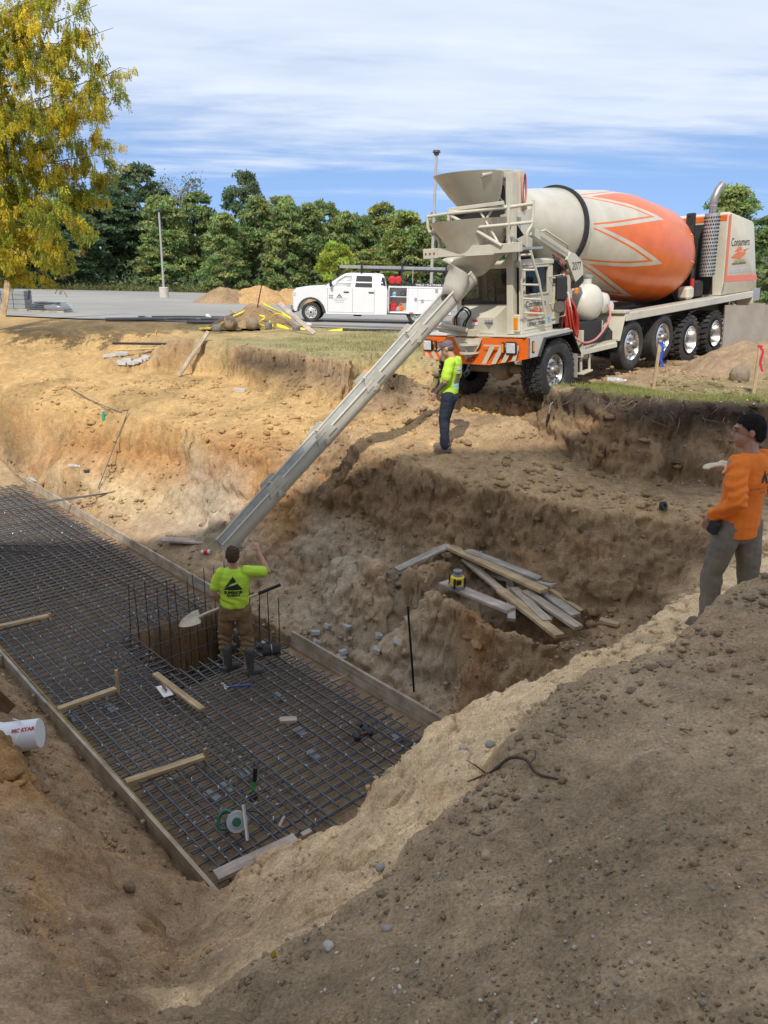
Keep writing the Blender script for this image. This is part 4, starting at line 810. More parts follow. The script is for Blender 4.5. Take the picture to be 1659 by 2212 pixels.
# --- platform and rails
pf = bx('platform', CREAM, (1.0, .27, 2.745), (.10, 2.02, .15)); bx('end_plate', CREAM, (1.06, -.62, 2.745), (.03, .34, .17), pf)
mb = MB()
for y_ in (-.72, -.62, -.52): mb = MB(); mb.cyl((1.07, y_, 2.745), (1.085, y_, 2.745), .02, .02, 8); mb.build('bolt', mat('rust_red', (.30, .08, .04), .7), pf)
bx('platform_grating', STEELW, (.55, .95, 2.72), (.85, .35, .04), pf)
mb = MB()
def post(pts): mb.tube(smooth_path(pts, 4), .028, 8)
post([(1.0, -.45, 2.8), (1.02, -.47, 3.0), (1.12, -.58, 3.12), (1.13, -.6, 3.38)]); post([(1.02, .02, 2.8), (1.02, .02, 3.0), (1.10, -.12, 3.14), (1.12, -.12, 3.42)]); post([(1.0, 1.05, 2.8), (1.03, 1.05, 2.95), (1.06, 1.08, 3.1), (1.05, 1.08, 3.42)]); post([(.72, 1.2, 2.75), (.74, 1.22, 2.95), (.66, 1.26, 3.1), (.62, 1.26, 3.45)])
mb.tube([(1.13, -.6, 3.36), (1.12, -.1, 3.37), (1.05, 1.08, 3.36), (.62, 1.26, 3.40)], .028, 8); mb.tube([(1.12, -.58, 3.11), (1.08, 1.08, 3.10), (.66, 1.26, 3.12)], .026, 8); mb.tube([(1.1, -.1, 3.34), (1.06, .95, 2.78)], .03, 8)
mb.tube([(1.12, -.12, 3.4), (1.05, .48, 3.38), (1.04, .85, 2.85)], .02, 8); mb.tube([(1.04, .6, 3.2), (1.0, .72, 3.36), (.9, 1.0, 3.4)], .02, 8); mb.build('guard_rail', CREAM, pf, 60)
pf.location.x = .27; bx('top_rail_plate', CREAM, (1.1, .45, 3.43), (.03, 1.15, .06), pf); bx('grille', DARK, (.75, .62, 2.95), (.3, .5, .02), T, .003, Euler((.5, -.7, 0)))
mb = MB()
for k in range(6): mb.box((.80+.0*k, .42+k*.075, 2.97), (.36, .02, .03), Euler((.4, -.75, 0)))
mb.build('grille_bars', STEELW, T)
# --- hoppers
mb = MB(); N_ = 40; c0, c1_ = Vector((.98, 0, 3.98)), Vector((.72, .04, 3.34))
def ring(c, r, z=0, n=N_, sx=1.0): return [c+Vector((r*math.cos(2*math.pi*i/n)*sx, r*math.sin(2*math.pi*i/n), z)) for i in range(n)]
mb.loft([ring(c1_, .27), ring(c0.lerp(c1_, .5), .46), ring(c0, .60), ring(c0, .585), ring(c0.lerp(c1_, .5), .44), ring(c1_, .25)], False); mb.build('charge_hopper', CREAM, T, 40)
mb = MB(); c0, c1_ = Vector((.86, .02, 3.24)), Vector((.92, .06, 2.70)); mb.loft([ring(c1_, .40), ring(c0, .80), ring(c0, .785), ring(c1_, .38)], False); mb.build('collector_hopper', CREAM, T, 40)
mb = MB(); mb.loft([[Vector((xx, y_, z_)) for y_, z_ in ((-w_, b_), (w_, b_), (w_, t_), (-w_, t_))] for xx, w_, b_, t_ in ((.62, .62, 2.95, 3.30), (.2, .66, 2.75, 3.36), (-.05, .6, 2.7, 3.4))]); mb.build('mouth_collar', CREAM, T, 30)
mb = MB(); mb.box((.74, .0, 3.32), (.62, .78, .24), None, .06); mb.box((.45, .1, 3.62), (.2, .5, .4), None, .05); mb.build('rubber_skirt', BLACKR, T)
mb = MB(); mb.lathe([(0, .24), (.0, .28), (.45, .30), (.55, .26), (.55, .22)], (.10, .12, 3.38), (.12, .1, .6), 24, False); mb.build('charge_spout', CREAM, T)
# --- drum with zig-zag paint
tilt = rad(8.3); DR = thing.__call__ if False else None
dm_ = bpy.data.materials.new('drum_paint'); dm_.use_nodes = True; t = dm_.node_tree; b = t.nodes['Principled BSDF']; n = t.nodes.new; l = t.links.new
def mth(op, a, b_=None, c_=None):
    q = n('ShaderNodeMath'); q.operation = op
    for i, v in enumerate((a, b_, c_)):
        if v is None: continue
        if isinstance(v, (int, float)): q.inputs[i].default_value = v
        else: l(v, q.inputs[i])
    return q.outputs[0]
co = n('ShaderNodeTexCoord'); sx = n('ShaderNodeSeparateXYZ'); l(co.outputs['Object'], sx.inputs[0])
ang = mth('ARCTAN2', sx.outputs[1], sx.outputs[2]); ph = mth('ADD', mth('MULTIPLY', ang, 7.5/(2*math.pi)), 8.233); tri = mth('ABSOLUTE', mth('SUBTRACT', mth('MULTIPLY', mth('FRACT', ph), 2), 1))   # 0..1
edge = mth('ADD', mth('MULTIPLY', tri, 2.3), .62); dd = mth('SUBTRACT', edge, sx.outputs[0])
o1 = mth('MULTIPLY', mth('GREATER_THAN', dd, 0), mth('LESS_THAN', dd, .22)); o2 = mth('GREATER_THAN', dd, .62); tail = mth('GREATER_THAN', sx.outputs[0], -2.30)
fr = mth('LESS_THAN', sx.outputs[0], 2.55); om = mth('MULTIPLY', mth('MULTIPLY', mth('MAXIMUM', o1, o2), tail), fr)
nz = n('ShaderNodeTexNoise'); nz.inputs['Scale'].default_value = 3; nz.inputs['Detail'].default_value = 7; l(co.outputs['Object'], nz.inputs['Vector'])
mx_ = n('ShaderNodeMix'); mx_.data_type = 'RGBA'; l(om, mx_.inputs[0]); mx_.inputs[6].default_value = (.60, .555, .44, 1); mx_.inputs[7].default_value = (.80, .155, .018, 1)
vv = n('ShaderNodeMapRange'); vv.inputs[1].default_value = .3; vv.inputs[2].default_value = .7; vv.inputs[3].default_value = .84; vv.inputs[4].default_value = 1.05; l(nz.outputs[0], vv.inputs[0])
sc_ = n('ShaderNodeVectorMath'); sc_.operation = 'SCALE'; l(mx_.outputs[2], sc_.inputs[0]); l(vv.outputs[0], sc_.inputs['Scale']); l(sc_.outputs[0], b.inputs['Base Color']); b.inputs['Roughness'].default_value = .33; b.inputs['Coat Weight'].default_value = .2; b.inputs['Coat Roughness'].default_value = .12
prof = [(-2.46, 0.0), (-2.46, .60), (-2.40, .66), (-2.1, .83), (-1.6, 1.02), (-1.28, 1.085), (.3, 1.11), (1.2, 1.03), (2.62, .80), (2.64, .83), (2.72, .83), (2.74, .795), (2.9, .79), (4.1, .56), (4.35, .53), (4.35, .45)]
mb = MB(); mb.lathe(prof, (0, 0, 0), (1, 0, 0), 96, False); drum = mb.build('drum', dm_, T, 22)
drum.location = (-4.3, 0, 2.63); drum.rotation_euler = (0, -tilt, 0)
mb = MB(); mb.lathe([(2.76, .80), (2.76, .848), (2.86, .848), (2.86, .79)], (0, 0, 0), (1, 0, 0), 72, False); mb.build('roller_ring', BLACKR, drum, 30)
mb = MB(); 
for s0, a_ in ((-1.42, 1.42), (-1.98, 1.30)):
    for k in range(7): a2 = a_+.0+(k-3)*.085; r_ = np.interp(s0, [p[0] for p in prof], [p[1] for p in prof]); mb.ell((s0+.02*k, r_*math.sin(a2), r_*math.cos(a2)), (.018, .018, .018), None, 6, 4)
for k in range(5):
    for a2 in (1.13, 1.72): s0 = -1.45-k*.12; r_ = np.interp(s0, [p[0] for p in prof], [p[1] for p in prof]); mb.ell((s0, r_*math.sin(a2), r_*math.cos(a2)), (.018, .018, .018), None, 6, 4)
mb.build('hatch_bolts', ORANGE, drum)['kind'] = 'stuff'
# --- boom strut with the number plate
mb = MB(); mb.box((.02, 1.04, 2.76), (1.35, .10, .14), Euler((0, math.atan2(-.46, 1.2)*1.0, 0)) if False else Euler((0, -math.atan2(.44, 1.2), 0)), .01); mb.prism([(-.48, 2.62), (-.36, 2.50), (-.66, 2.10), (-.92, 2.22), (-.88, 2.44), (-.62, 2.60)], (0, 1.10, 0), (1, 0, 0), (0, 0, 1), .05); mb.box((-.62, 1.0, 1.85), (.12, .1, .85), None, .01); st_ = mb.build('drum_strut', CREAM, T)
tb('grab_rail', CREAM, [(.5, 1.14, 2.98), (.42, 1.17, 3.0), (-.3, 1.17, 2.74), (-.36, 1.13, 2.68)], .018, st_); text('lettering', '2077', .20, BLACKP, st_, (-.68, 1.128, 2.37), (-1, 0, 0), (0, 0, 1), xs=.75)
mb = MB(); mb.prism([(-.62, 2.12), (-.92, 2.24), (-.95, 2.1), (-.75, 1.98), (-.62, 2.0)], (0, 1.06, 0), (1, 0, 0), (0, 0, 1), .12); mb.build('strut_pad', BLACKR, st_)
mb = MB(); mb.box((-.35, .55, 1.9), (.22, .7, 1.2), None, .03); mb.box((-.55, .2, 2.3), (.3, 1.2, .5), None, .05); mb.build('pump_housing', DARK, T); bx('valve_panel', CREAM, (-.22, 1.02, 1.75), (.22, .06, .7)); bx('yellow_sticker', YEL, (-.32, 1.055, 2.0), (.1, .006, .13), ch=.001)
am_ = bx('turn_lamp', AMBER, (-.60, 1.18, 1.94), (.09, .06, .12), T, .02)
for k, (x_, y_) in enumerate([(-.25, 1.04), (-.3, 1.06), (-.42, 1.0), (-.48, .95)]): tb('hydraulic_hose', REDH if k == 1 else DARK, [(x_, y_, 1.3), (x_-.05, y_+.05, 1.8), (x_-.25, y_-.1, 2.3), (x_-.4, y_-.4, 2.6)], .016, T, 6, 5)
# --- tanks and hoses
mb = MB(); mb.lathe([(-.75, .0), (-.75, .3), (-.70, .35), (.16, .36), (.26, .33), (.33, .25), (.37, .12), (.38, 0)], (-1.42, .80, 1.68), (0.12, 1, 0), 36); mb.cyl((-1.40, .92, 2.0), (-1.40, .92, 2.16), .09, .085, 18); wt = mb.build('water_tank', mat('ivory_paint', (.66, .62, .52), .35, 0, .05, 3, dirt=(.4, .36, .28), dirtamt=.08, coat=.2), T, 40)
mb = MB(); mb.lathe([(0, .0), (0, .11), (.035, .11), (.035, .05), (.05, .05), (.05, 0)], (-1.40, .92, 2.15), (0, 0, 1), 20); mb.build('filler_cap', STEELW, wt)
mb = MB(); mb.lathe([(-.5, 0), (-.5, .18), (.02, .22), (.12, .19), (.17, .1), (.18, 0)], (-2.12, .80, 1.62), (0, 1, 0), 28); mb.build('air_tank', MATS['ivory_paint'], T, 40)
mb = MB(); mb.lathe([(-.4, 0), (-.4, .12), (0, .14), (.08, .1), (.09, 0)], (-2.48, .78, 1.52), (0, 1, 0), 20); mb.build('air_tank', MATS['ivory_paint'], T, 40)
mb = MB()
for k in range(9):
    ox, oz, sc2 = random.uniform(-.05, .05), random.uniform(-.04, .04), random.uniform(.82, 1.08)
    pts = [(-.36+ox+.11*sc2*math.cos(a)-.22*(.5-.5*math.sin(a)), 1.16+.013*(k-4)+.02*math.cos(2*a), 1.50+oz+.36*sc2*math.sin(a)) for a in np.linspace(0, 2*math.pi, 25)[:-1]]; mb.tube(pts, .0165, 6, closed=True)
mb.build('hose_coil', REDH, T, 60); tb('hose_hook', CREAM, [(-.3, 1.0, 1.95), (-.3, 1.2, 1.93), (-.38, 1.22, 1.55)], .02); tb('drain_hose', mat('pink_hose', (.60, .22, .20), .5), [(-.50, 1.22, 1.12), (-.75, 1.3, 1.0), (-1.3, 1.25, 1.05), (-1.9, 1.15, 1.35), (-2.1, 1.0, 1.6)], .02, T, 8, 6)
bx('battery_box', DARK, (-1.25, .85, 1.12), (.8, .55, .45)); bx('valve_block', CREAM, (-1.6, 1.0, 1.22), (.28, .2, .2)); bx('fuel_tank', DARK, (-1.9, .8, .95), (.6, .6, .4), T, .08)
# --- steps
mb = MB(); mb.box((-1.35, 1.08, .86), (1.35, .34, .035), None, .005)
for k in range(14): mb.box((-2.0+k*.1, 1.08, .89), (.018, .33, .05))
mb.box((-1.35, 1.25, .82), (1.35, .03, .09), None, .005); mb.build('side_step', CREAM, T); bx('step_box', CREAM, (-.72, 1.12, .98), (.06, .3, .5))
mb = MB()
for a, c in (((-.78, 1.2, .62), (.04, .04, .42)), ((-1.08, 1.2, .60), (.04, .04, .36)), ((-.93, 1.2, .43), (.36, .14, .035)), ((-.93, 1.2, .80), (.36, .05, .03))): mb.box(a, c, Euler((0, .08, 0)), .006)
mb.build('hanging_step', CREAM, T)
# --- long side rail and rear mudguard
mb = MB(); mb.box((-5.82, 1.03, 1.315), (6.75, .38, .16), None, .012); mb.box((-9.17, 1.03, 1.18), (.05, .38, .34), None, .01); rl = mb.build('side_rail', CREAM, T)
mb = MB(); mb.box((-2.32, .90, 1.15), (.03, .64, .60), Euler((0, -.38, 0)), .006); mb.box((-2.45, .90, 1.425), (.24, .66, .06), None, .01); mb.box((-2.16, .9, .90), (.06, .66, .05), None, .008); mb.build('guard_plate', CREAM, rl)
mb = MB(); mb.box((-5.82, -1.03, 1.315), (6.75, .38, .16), None, .012); mb.build('side_rail', CREAM, T)
mb = MB(); mb.box((-5.0, 0, 1.22), (5.2, 1.2, .14), None, .02); mb.loft([[Vector((xx, y_, z_)) for y_, z_ in ((-.6, 1.2), (.6, 1.2), (.35, zt), (-.35, zt))] for xx, zt in ((-6.2, 1.6), (-6.75, 2.35), (-6.95, 2.35), (-7.2, 1.5))]); mb.build('drum_pedestal', DARK, T)
mb = MB(); mb.cyl((-6.72, .0, 2.25), (-6.95, 0, 2.2), .3, .34, 20); mb.build('gearbox', DARK, T); bx('rear_box', STEELW, (-9.45, .95, 1.28), (.5, .5, .3))
# --- engine enclosure
def eng(y_, ins=0): return [Vector((x_, y_, z_)) for x_, z_ in ((-7.36-ins, 1.41+ins), (-7.36-ins, 3.27-ins), (-7.42-ins, 3.32-ins), (-8.92, 3.10-ins), (-9.04+ins, 3.0-ins), (-9.42+ins, 1.85), (-9.50+ins, 1.72), (-9.56+ins, 1.40+ins))]
mb = MB(); mb.loft([eng(-1.16, .05), eng(-1.12), eng(1.12), eng(1.16, .05)]); eh = mb.build('engine_cover', CREAM, T, 40)
mb = MB(); mb.prism([(-1.05, 1.44), (.90, 1.44), (.80, 3.08), (-1.05, 3.08)], (-7.352, 0, 0), (0, 1, 0), (0, 0, 1), .01); mb.build('engine_bay_shade', DARK, eh)  # flat dark sheet on the closed cover, imitating the shade of an opening
mb = MB(); mb.prism([(-1.1, 3.13), (1.115, 3.13), (1.115, 3.25), (-1.1, 3.25)], (-7.353, 0, 0), (0, 1, 0), (0, 0, 1), .006)
mb.prism([(-7.37, 3.25), (-7.50, 3.27), (-7.50, 1.86), (-7.37, 1.70)][::-1], (0, 1.1625, 0), (1, 0, 0), (0, 0, 1), .004); mb.prism([(-7.37, 1.72), (-7.50, 1.865), (-9.44, 1.80), (-9.50, 1.66)], (0, 1.1625, 0), (1, 0, 0), (0, 0, 1), .0045); mb.build('orange_band', ORANGE, eh, 30)
logo(eh, (-8.18, 1.165, 2.62), (-1, 0, 0), (0, 0, 1), .68)
text('lettering', 'PURE   ICHIGAN', .095, mat('olive_print', (.33, .36, .22), .5), eh, (-8.2, 1.165, 2.18), (-1, 0, 0), (0, 0, 1)); text('lettering', 'M', .16, mat('lime_print', (.42, .55, .12), .5), eh, (-8.17, 1.165, 2.19), (-1, 0, 0), (0, 0, 1)); text('lettering', '1-800-CONCRETE', .155, mat('silver_print', (.52, .56, .66), .4), eh, (-8.22, 1.165, 1.95), (-1, 0, 0), (0, 0, 1), bold=.003)
tb('latch', STEELW, [(-7.0+-.30, 1.17, 1.5), (-7.30, 1.19, 1.7)], .02, eh)
# exhaust: guard of punched steel (real louvres), pipe with curved tip
mb = MB(); mb.lathe([(0, .17), (1.42, .17)], (-7.02, .86, 1.88), (-.02, 0.02, 1), 20, False); eg = mb.build('exhaust_guard', STEELW, T, 30)
mb = MB()
for r_ in range(17):
    for k in range(20):
        a = 2*math.pi*(k+.5*(r_ % 2))/20; R_ = Matrix.Rotation(a, 3, 'Z'); c_ = Vector((-7.02, .86, 1.93+r_*.08))+R_ @ Vector((.176, 0, 0))+Vector((-.0016, .0016, 0))*r_; mb.box(c_, (.012, .030, .038), R_ @ Matrix.Rotation(.25, 3, 'Y'), .003)
mb.build('louvres', DARK, eg, 30)['kind'] = 'stuff'
tb('exhaust_pipe', EXH, [(-7.03, .87, 1.9), (-7.05, .88, 3.2), (-7.06, .88, 3.5), (-7.08, .9, 3.66), (-7.17, .93, 3.82), (-7.30, .97, 3.93)], [.07, .085, .085, .088, .09, .092], T, 14); mb = MB(); mb.lathe([(0, .095), (.03, .095)], (-7.06, .88, 3.46), (0, 0, 1), 16, False); mb.build('pipe_clamp', STEELW, T)
mb = MB(); mb.box((-6.95, .42, 2.5), (.12, .2, 1.7), None, .02); mb.tube([(-6.9, .45, 3.1), (-6.9, .45, 3.28), (-6.9, .35, 3.28), (-6.9, .35, 3.1)], .03, 6); mb.box((-6.85, .55, 1.6), (.4, .5, .4), None, .04); mb.cyl((-6.75, .62, 1.45), (-6.75, .62, 2.1), .05, .05, 8); mb.build('lift_bracket', DARK, T); tb('fire_bottle', mat('red_paint', (.5, .03, .03), .4), [(-6.6, .7, 1.5), (-6.6, .7, 1.85)], .05, n=12); bx('splash_guard', CREAM, (-6.15, .75, 1.55), (.35, .3, .3), T, .06)
# --- chute: throat, then hinged half-pipe sections down into the pit
CHTW = .14
A_top = TM @ Vector((1.70, .10, 1.95)); B_end = PY(486, 1183, 10.98)
cd_ = (B_end-A_top); CL = cd_.length; cd_.normalize(); A_top = A_top-cd_*.55; CL += .55
side = cd_.cross(Vector((0, 0, 1))).normalized(); side = Quaternion(cd_, CHTW) @ side; cup = side.cross(cd_).normalized()
CH_IN = mat('wet_chute_steel', (.52, .52, .49), .4, .1, .2, 7, .002, 30, dirt=(.42, .39, .33), dirtamt=.22); CH_OUT = mat('dusty_chute_paint', (.52, .48, .39), .5, 0, .1, 5, dirt=(.36, .34, .29), dirtamt=.25)
def csec(p, r, th=0.0, wall_=.03): # half pipe with upright side walls
    a = [(-r, .5*r+wall_), (-r, .12*r)]+[(-r*math.cos(q), .12*r-r*.82*math.sin(q)) for q in np.linspace(0, math.pi, 13)[1:-1]]+[(r, .12*r), (r, .5*r+wall_)]
    return [p+side*x_+cup*z_ for x_, z_ in a]
def loc(v): return TI @ v
cuts = []
for (x_, y_) in ((900, 738), (801, 833), (698, 947), (603, 1064)):
    d_ = ray(x_, y_); # nearest parameter on the chute line
    w0 = A_top-CAMP; a_ = cd_.dot(cd_); b_ = cd_.dot(d_); c_ = d_.dot(d_); e_ = cd_.dot(w0); f_ = d_.dot(w0); cuts.append((b_*f_-c_*e_)/(a_*c_-b_*b_))
cuts = [0.0]+cuts+[CL]
for k in range(5):
    s0, s1 = cuts[k]-(.05 if k else 0), cuts[k+1]; r0, r1 = (.198, .184)
    p0, p1 = A_top+cd_*s0, A_top+cd_*s1; off = cup*(.012*(k % 2))
    mb = MB(); o0, o1, i0, i1 = csec(p0+off, r0), csec(p1+off, r1), csec(p0+off+cup*.012, r0-.012), csec(p1+off+cup*.012, r1-.012)
    nn_ = len(o0); mb.add([loc(q) for q in o0+o1], [(i, i+1, nn_+i+1, nn_+i) for i in range(nn_-1)]); sec = mb.build('chute_section', CH_OUT, T, 40, True)
    mb = MB(); mb.add([loc(q) for q in i0+i1], [(i, nn_+i, nn_+i+1, i+1) for i in range(nn_-1)]); mb.build('chute_lining', CH_IN, sec, 40)
    mb = MB()
    for e0, e1, sgn in ((o0[0], o1[0], -1), (o0[-1], o1[-1], 1)):
        mb.tube([loc(e0), loc(e1)], .021, 8)
    mb.build('edge_rail', CH_OUT, sec, 60)
    mb = MB(); sc1 = csec(p1-cd_*.04+off, r1+.012); sc2 = csec(p1+cd_*.03+off, r1+.012); mb.add([loc(q) for q in sc1+sc2], [(i, i+1, nn_+i+1, nn_+i) for i in range(nn_-1)]); mb.build('end_band', CH_OUT, sec, 40); mb = MB(); sc1 = csec(p0+off, r0+.012); sc2 = csec(p0+cd_*.06+off, r0+.012); mb.add([loc(q) for q in sc1+sc2], [(i, i+1, nn_+i+1, nn_+i) for i in range(nn_-1)]); mb.build('end_band', CH_OUT, sec, 40)
    if k:
        mb = MB(); q = p0+cd_*.02
        mb.tube([loc(q-side*.22+cup*.15), loc(q-side*.08+cup*.16), loc(q+side*.22+cup*.15)], .012, 6)
        for sg_ in (-1, 1):
            mb.prism([(-.22, -.03), (.22, -.03), (.14, .13), (-.14, .13)], loc(q+side*.202*sg_+cup*.08), TI.to_3x3() @ cd_, TI.to_3x3() @ cup, .02); mb.box(loc(q+side*.212*sg_+cup*.01+cd_*.06), (.05, .05, .07))
        mb.build('hinge_and_handle', CH_OUT, sec, 40)
        mb = MB(); q = p0.lerp(p1, .4 if k != 4 else .75)+side*(.19*.80)-cup*(.06); # sticker on the outer flank
        fl = (side*.86-cup*.5).normalized(); up_ = fl.cross(cd_).normalized()
        if k in (1, 2, 3, 4): mb.prism([(-.12, -.045), (.12, -.045), (.12, .045), (-.12, .045)], loc(q+fl*.045), TI.to_3x3() @ (-cd_), TI.to_3x3() @ up_, .003); mb.build('sticker', [None, WHITE, WHITE, YEL, WHITE][k], sec)
q = A_top+cd_*((cuts[1])*.72)+side*.155-cup*.045; fl = (side*.86-cup*.5).normalized(); up_ = fl.cross(cd_).normalized()*-1
lx, lu = TI.to_3x3() @ (-cd_), TI.to_3x3() @ (fl.cross(-cd_)); lu = -lu if lu.z < 0 else lu
mb = MB(); mb.prism([(-.27, -.06), (.27, -.06), (.27, .06), (-.27, .06)], loc(q+fl*.045), lx, lu, .003); cs = mb.build('caution_sign', YEL, T); nrm_ = TI.to_3x3() @ fl
text('lettering', 'CAUTION', .10, BLACKP, cs, loc(q+fl*.05), lx, nrm_.cross(lx), bold=.002)
# throat: rolled sheet leading from the collector into the chute
mb = MB(); tpc = TM @ Vector((1.16, .30, 2.66)); btc = A_top+cd_*.55; fw = TM.to_3x3() @ Vector((1, 0, 0)); lf = TM.to_3x3() @ Vector((0, 1, 0)); secs = []
for i in range(9):
    t_ = i/8; c_ = tpc.lerp(btc, t_)+Vector((0, 0, .16*math.sin(t_*math.pi))); r_ = .50*(1-t_)+.21*t_; ax1 = lf.lerp(side, t_).normalized(); ax2 = fw.lerp(cup, t_**1.2).normalized()
    a0_, a1_ = -.20*math.pi, 1.20*math.pi; secs.append([TI @ (c_+ax1*math.cos(a)*r_+ax2*math.sin(a)*r_*(.95-.25*t_)) for a in np.linspace(a0_, a1_, 21)])
mb.loft(secs, False, False); th_ = mb.build('discharge_throat', mat('worn_cream', (.55, .51, .42), .42, 0, .08, 5, .006, 7, dirt=(.62, .59, .52), dirtamt=.2), T, 60)
so = th_.modifiers.new('thick', 'SOLIDIFY'); so.thickness = .012
tb('chute_ram', CREAM, [(1.16, .05, 1.40), (1.30, -.30, 1.48), (1.50, -.62, 1.58)], .045, n=10); tb('chute_ram', STEELW, [(1.14, .0, 1.33), (1.3, -.5, 1.42)], .04, n=10); bx('pivot_bracket', CREAM, (1.06, .08, 1.35), (.16, .2, .12)); tb('stay_rod', CREAM, [TI @ (A_top+cd_*1.1+side*.27), (1.12, -.15, 1.30)], .018)
# driver, seen through the glass
# ============================================================ WHITE SERVICE PICKUP (X forward, Y left, Z up)
PK = thing('service_pickup', 'white crew cab pickup with an open utility body and ladder rack', 'pickup truck', (-3.21, 32.5, .03), rad(180))
PW = mat('white_car_paint', (.80, .80, .79), .25, 0, .03, 2, coat=.5, dirt=(.6, .57, .5), dirtamt=.05); PB = mat('black_plastic', (.02, .02, .021), .5); PG_ = glassmat('tinted_glass', (.015, .018, .02), .75); PGC = glassmat('clear_glass', (.10, .13, .14), .45); RED = mat('red_plastic', (.55, .03, .035), .4)
def yz(pr, y0, ins=0.0): return [Vector((x_, y0, z_)) for x_, z_ in pr]
low = [(.70, .42), (.74, .62), (.74, 1.02), (.70, 1.20), (.60, 1.34), (.1, 1.43), (-.56, 1.48), (-.62, 1.39), (-3.12, 1.39), (-3.14, 1.30), (-3.14, .34), (-.62, .32), (-.60, .42), (-.52, .66), (-.36, .84), (-.12, .94), (.12, .94), (.36, .84), (.50, .66), (.55, .44)]
def shrink(pr, k, zk): cx_ = -1.2; return [(cx_+(x_-cx_)*k, .9+(z_-.9)*zk) for x_, z_ in pr]
mb = MB(); mb.loft([yz(shrink(low, .985, .97), -1.0), yz(low, -.95), yz(low, .95), yz(shrink(low, .985, .97), 1.0)]); body = mb.build('body', PW, PK, 30)
gh = [[Vector((x_, s*w_, z_)) for x_, s, in ((-.50, 1), (-3.10, 1), (-3.10, -1), (-.50, -1))] for z_, w_ in ((1.38, .94),)]
def gring(z_, xf, xr, w_): return [Vector(q) for q in ((xf, w_*.78, z_), (xf-.10, w_*.95, z_), (xf-.30, w_, z_), (xr+.15, w_, z_), (xr+.02, w_*.93, z_), (xr, w_*.7, z_), (xr, -w_*.7, z_), (xr+.02, -w_*.93, z_), (xr+.15, -w_, z_), (xf-.30, -w_, z_), (xf-.10, -w_*.95, z_), (xf, -w_*.78, z_))]
mb = MB(); mb.loft([gring(1.37, -.42, -3.12, .955), gring(1.62, -.86, -3.08, .92), gring(1.86, -1.22, -3.0, .86), gring(1.95, -1.38, -2.94, .80), gring(1.985, -1.62, -2.82, .68)]); mb.build('greenhouse', PW, PK, 40)
def sideglass(name, pts, m):
    mb = MB(); mb.add([Vector((x_, .965-(z_-1.37)*.185, z_)) for x_, z_ in pts]+[Vector((x_, .945-(z_-1.37)*.185, z_)) for x_, z_ in pts], [tuple(range(len(pts)))[::-1], tuple(range(len(pts), 2*len(pts)))]+[(i, (i+1) % len(pts), len(pts)+(i+1) % len(pts), len(pts)+i) for i in range(len(pts))]); return mb.build(name, m, PK, 30)
sideglass('front_window', [(-.88, 1.42), (-1.62, 1.42), (-1.70, 1.86), (-1.42, 1.87), (-1.10, 1.68)], PGC); sideglass('rear_window', [(-1.80, 1.42), (-2.50, 1.42), (-2.50, 1.84), (-2.44, 1.87), (-1.86, 1.87)], PG_); sideglass('quarter_window', [(-2.85, 1.52), (-3.06, 1.5), (-3.0, 1.8), (-2.9, 1.84)], PG_)
mb = MB(); mb.add([Vector(q) for q in ((-.47, .72, 1.42), (-.47, -.72, 1.42), (-1.24, -.66, 1.88), (-1.24, .66, 1.88))], [(0, 1, 2, 3)]); q = mb.build('windscreen', PGC, PK); q.location.x = .03; q.location.z = .01
for x_ in (-.70, -1.73, -2.62): bx('door_seam', PB, (x_+.02, .998, .90), (.008, .012, .95), PK, 0)
bx('sill_seam', PB, (-1.65, .998, .42), (1.9, .012, .008), PK, 0)
for x_ in (-1.45, -2.47): bx('door_handle', PB, (x_, 1.012, 1.22), (.22, .03, .05), PK, .01)
mr = bx('wing_mirror', PB, (-.82, 1.12, 1.56), (.10, .17, .30), PK, .03)
mb = MB()
for i in range(12):
    a0, a1 = math.pi*(i/12), math.pi*((i+1)/12); 
    sec = lambda a: [Vector((math.cos(a)*r_, y_, .41+math.sin(a)*r_*1.02)) for r_, y_ in ((.49, .96), (.57, .96), (.57, 1.035), (.49, 1.035))]
    mb.loft([sec(a0), sec(a1)])
mb.build('wheel_arch_flare', mat('grey_plastic', (.05, .05, .052), .6), PK, 50)
bx('front_bumper', CHROME, (.78, 0, .58), (.14, 1.98, .24), PK, .04); bx('bumper_cover', PB, (.74, 0, .46), (.12, 1.9, .2), PK, .03); bx('headlight', LENS, (.66, .90, 1.10), (.18, .22, .22), PK, .04); bx('grille', CHROME, (.74, 0, 1.05), (.05, 1.3, .4), PK, .02)
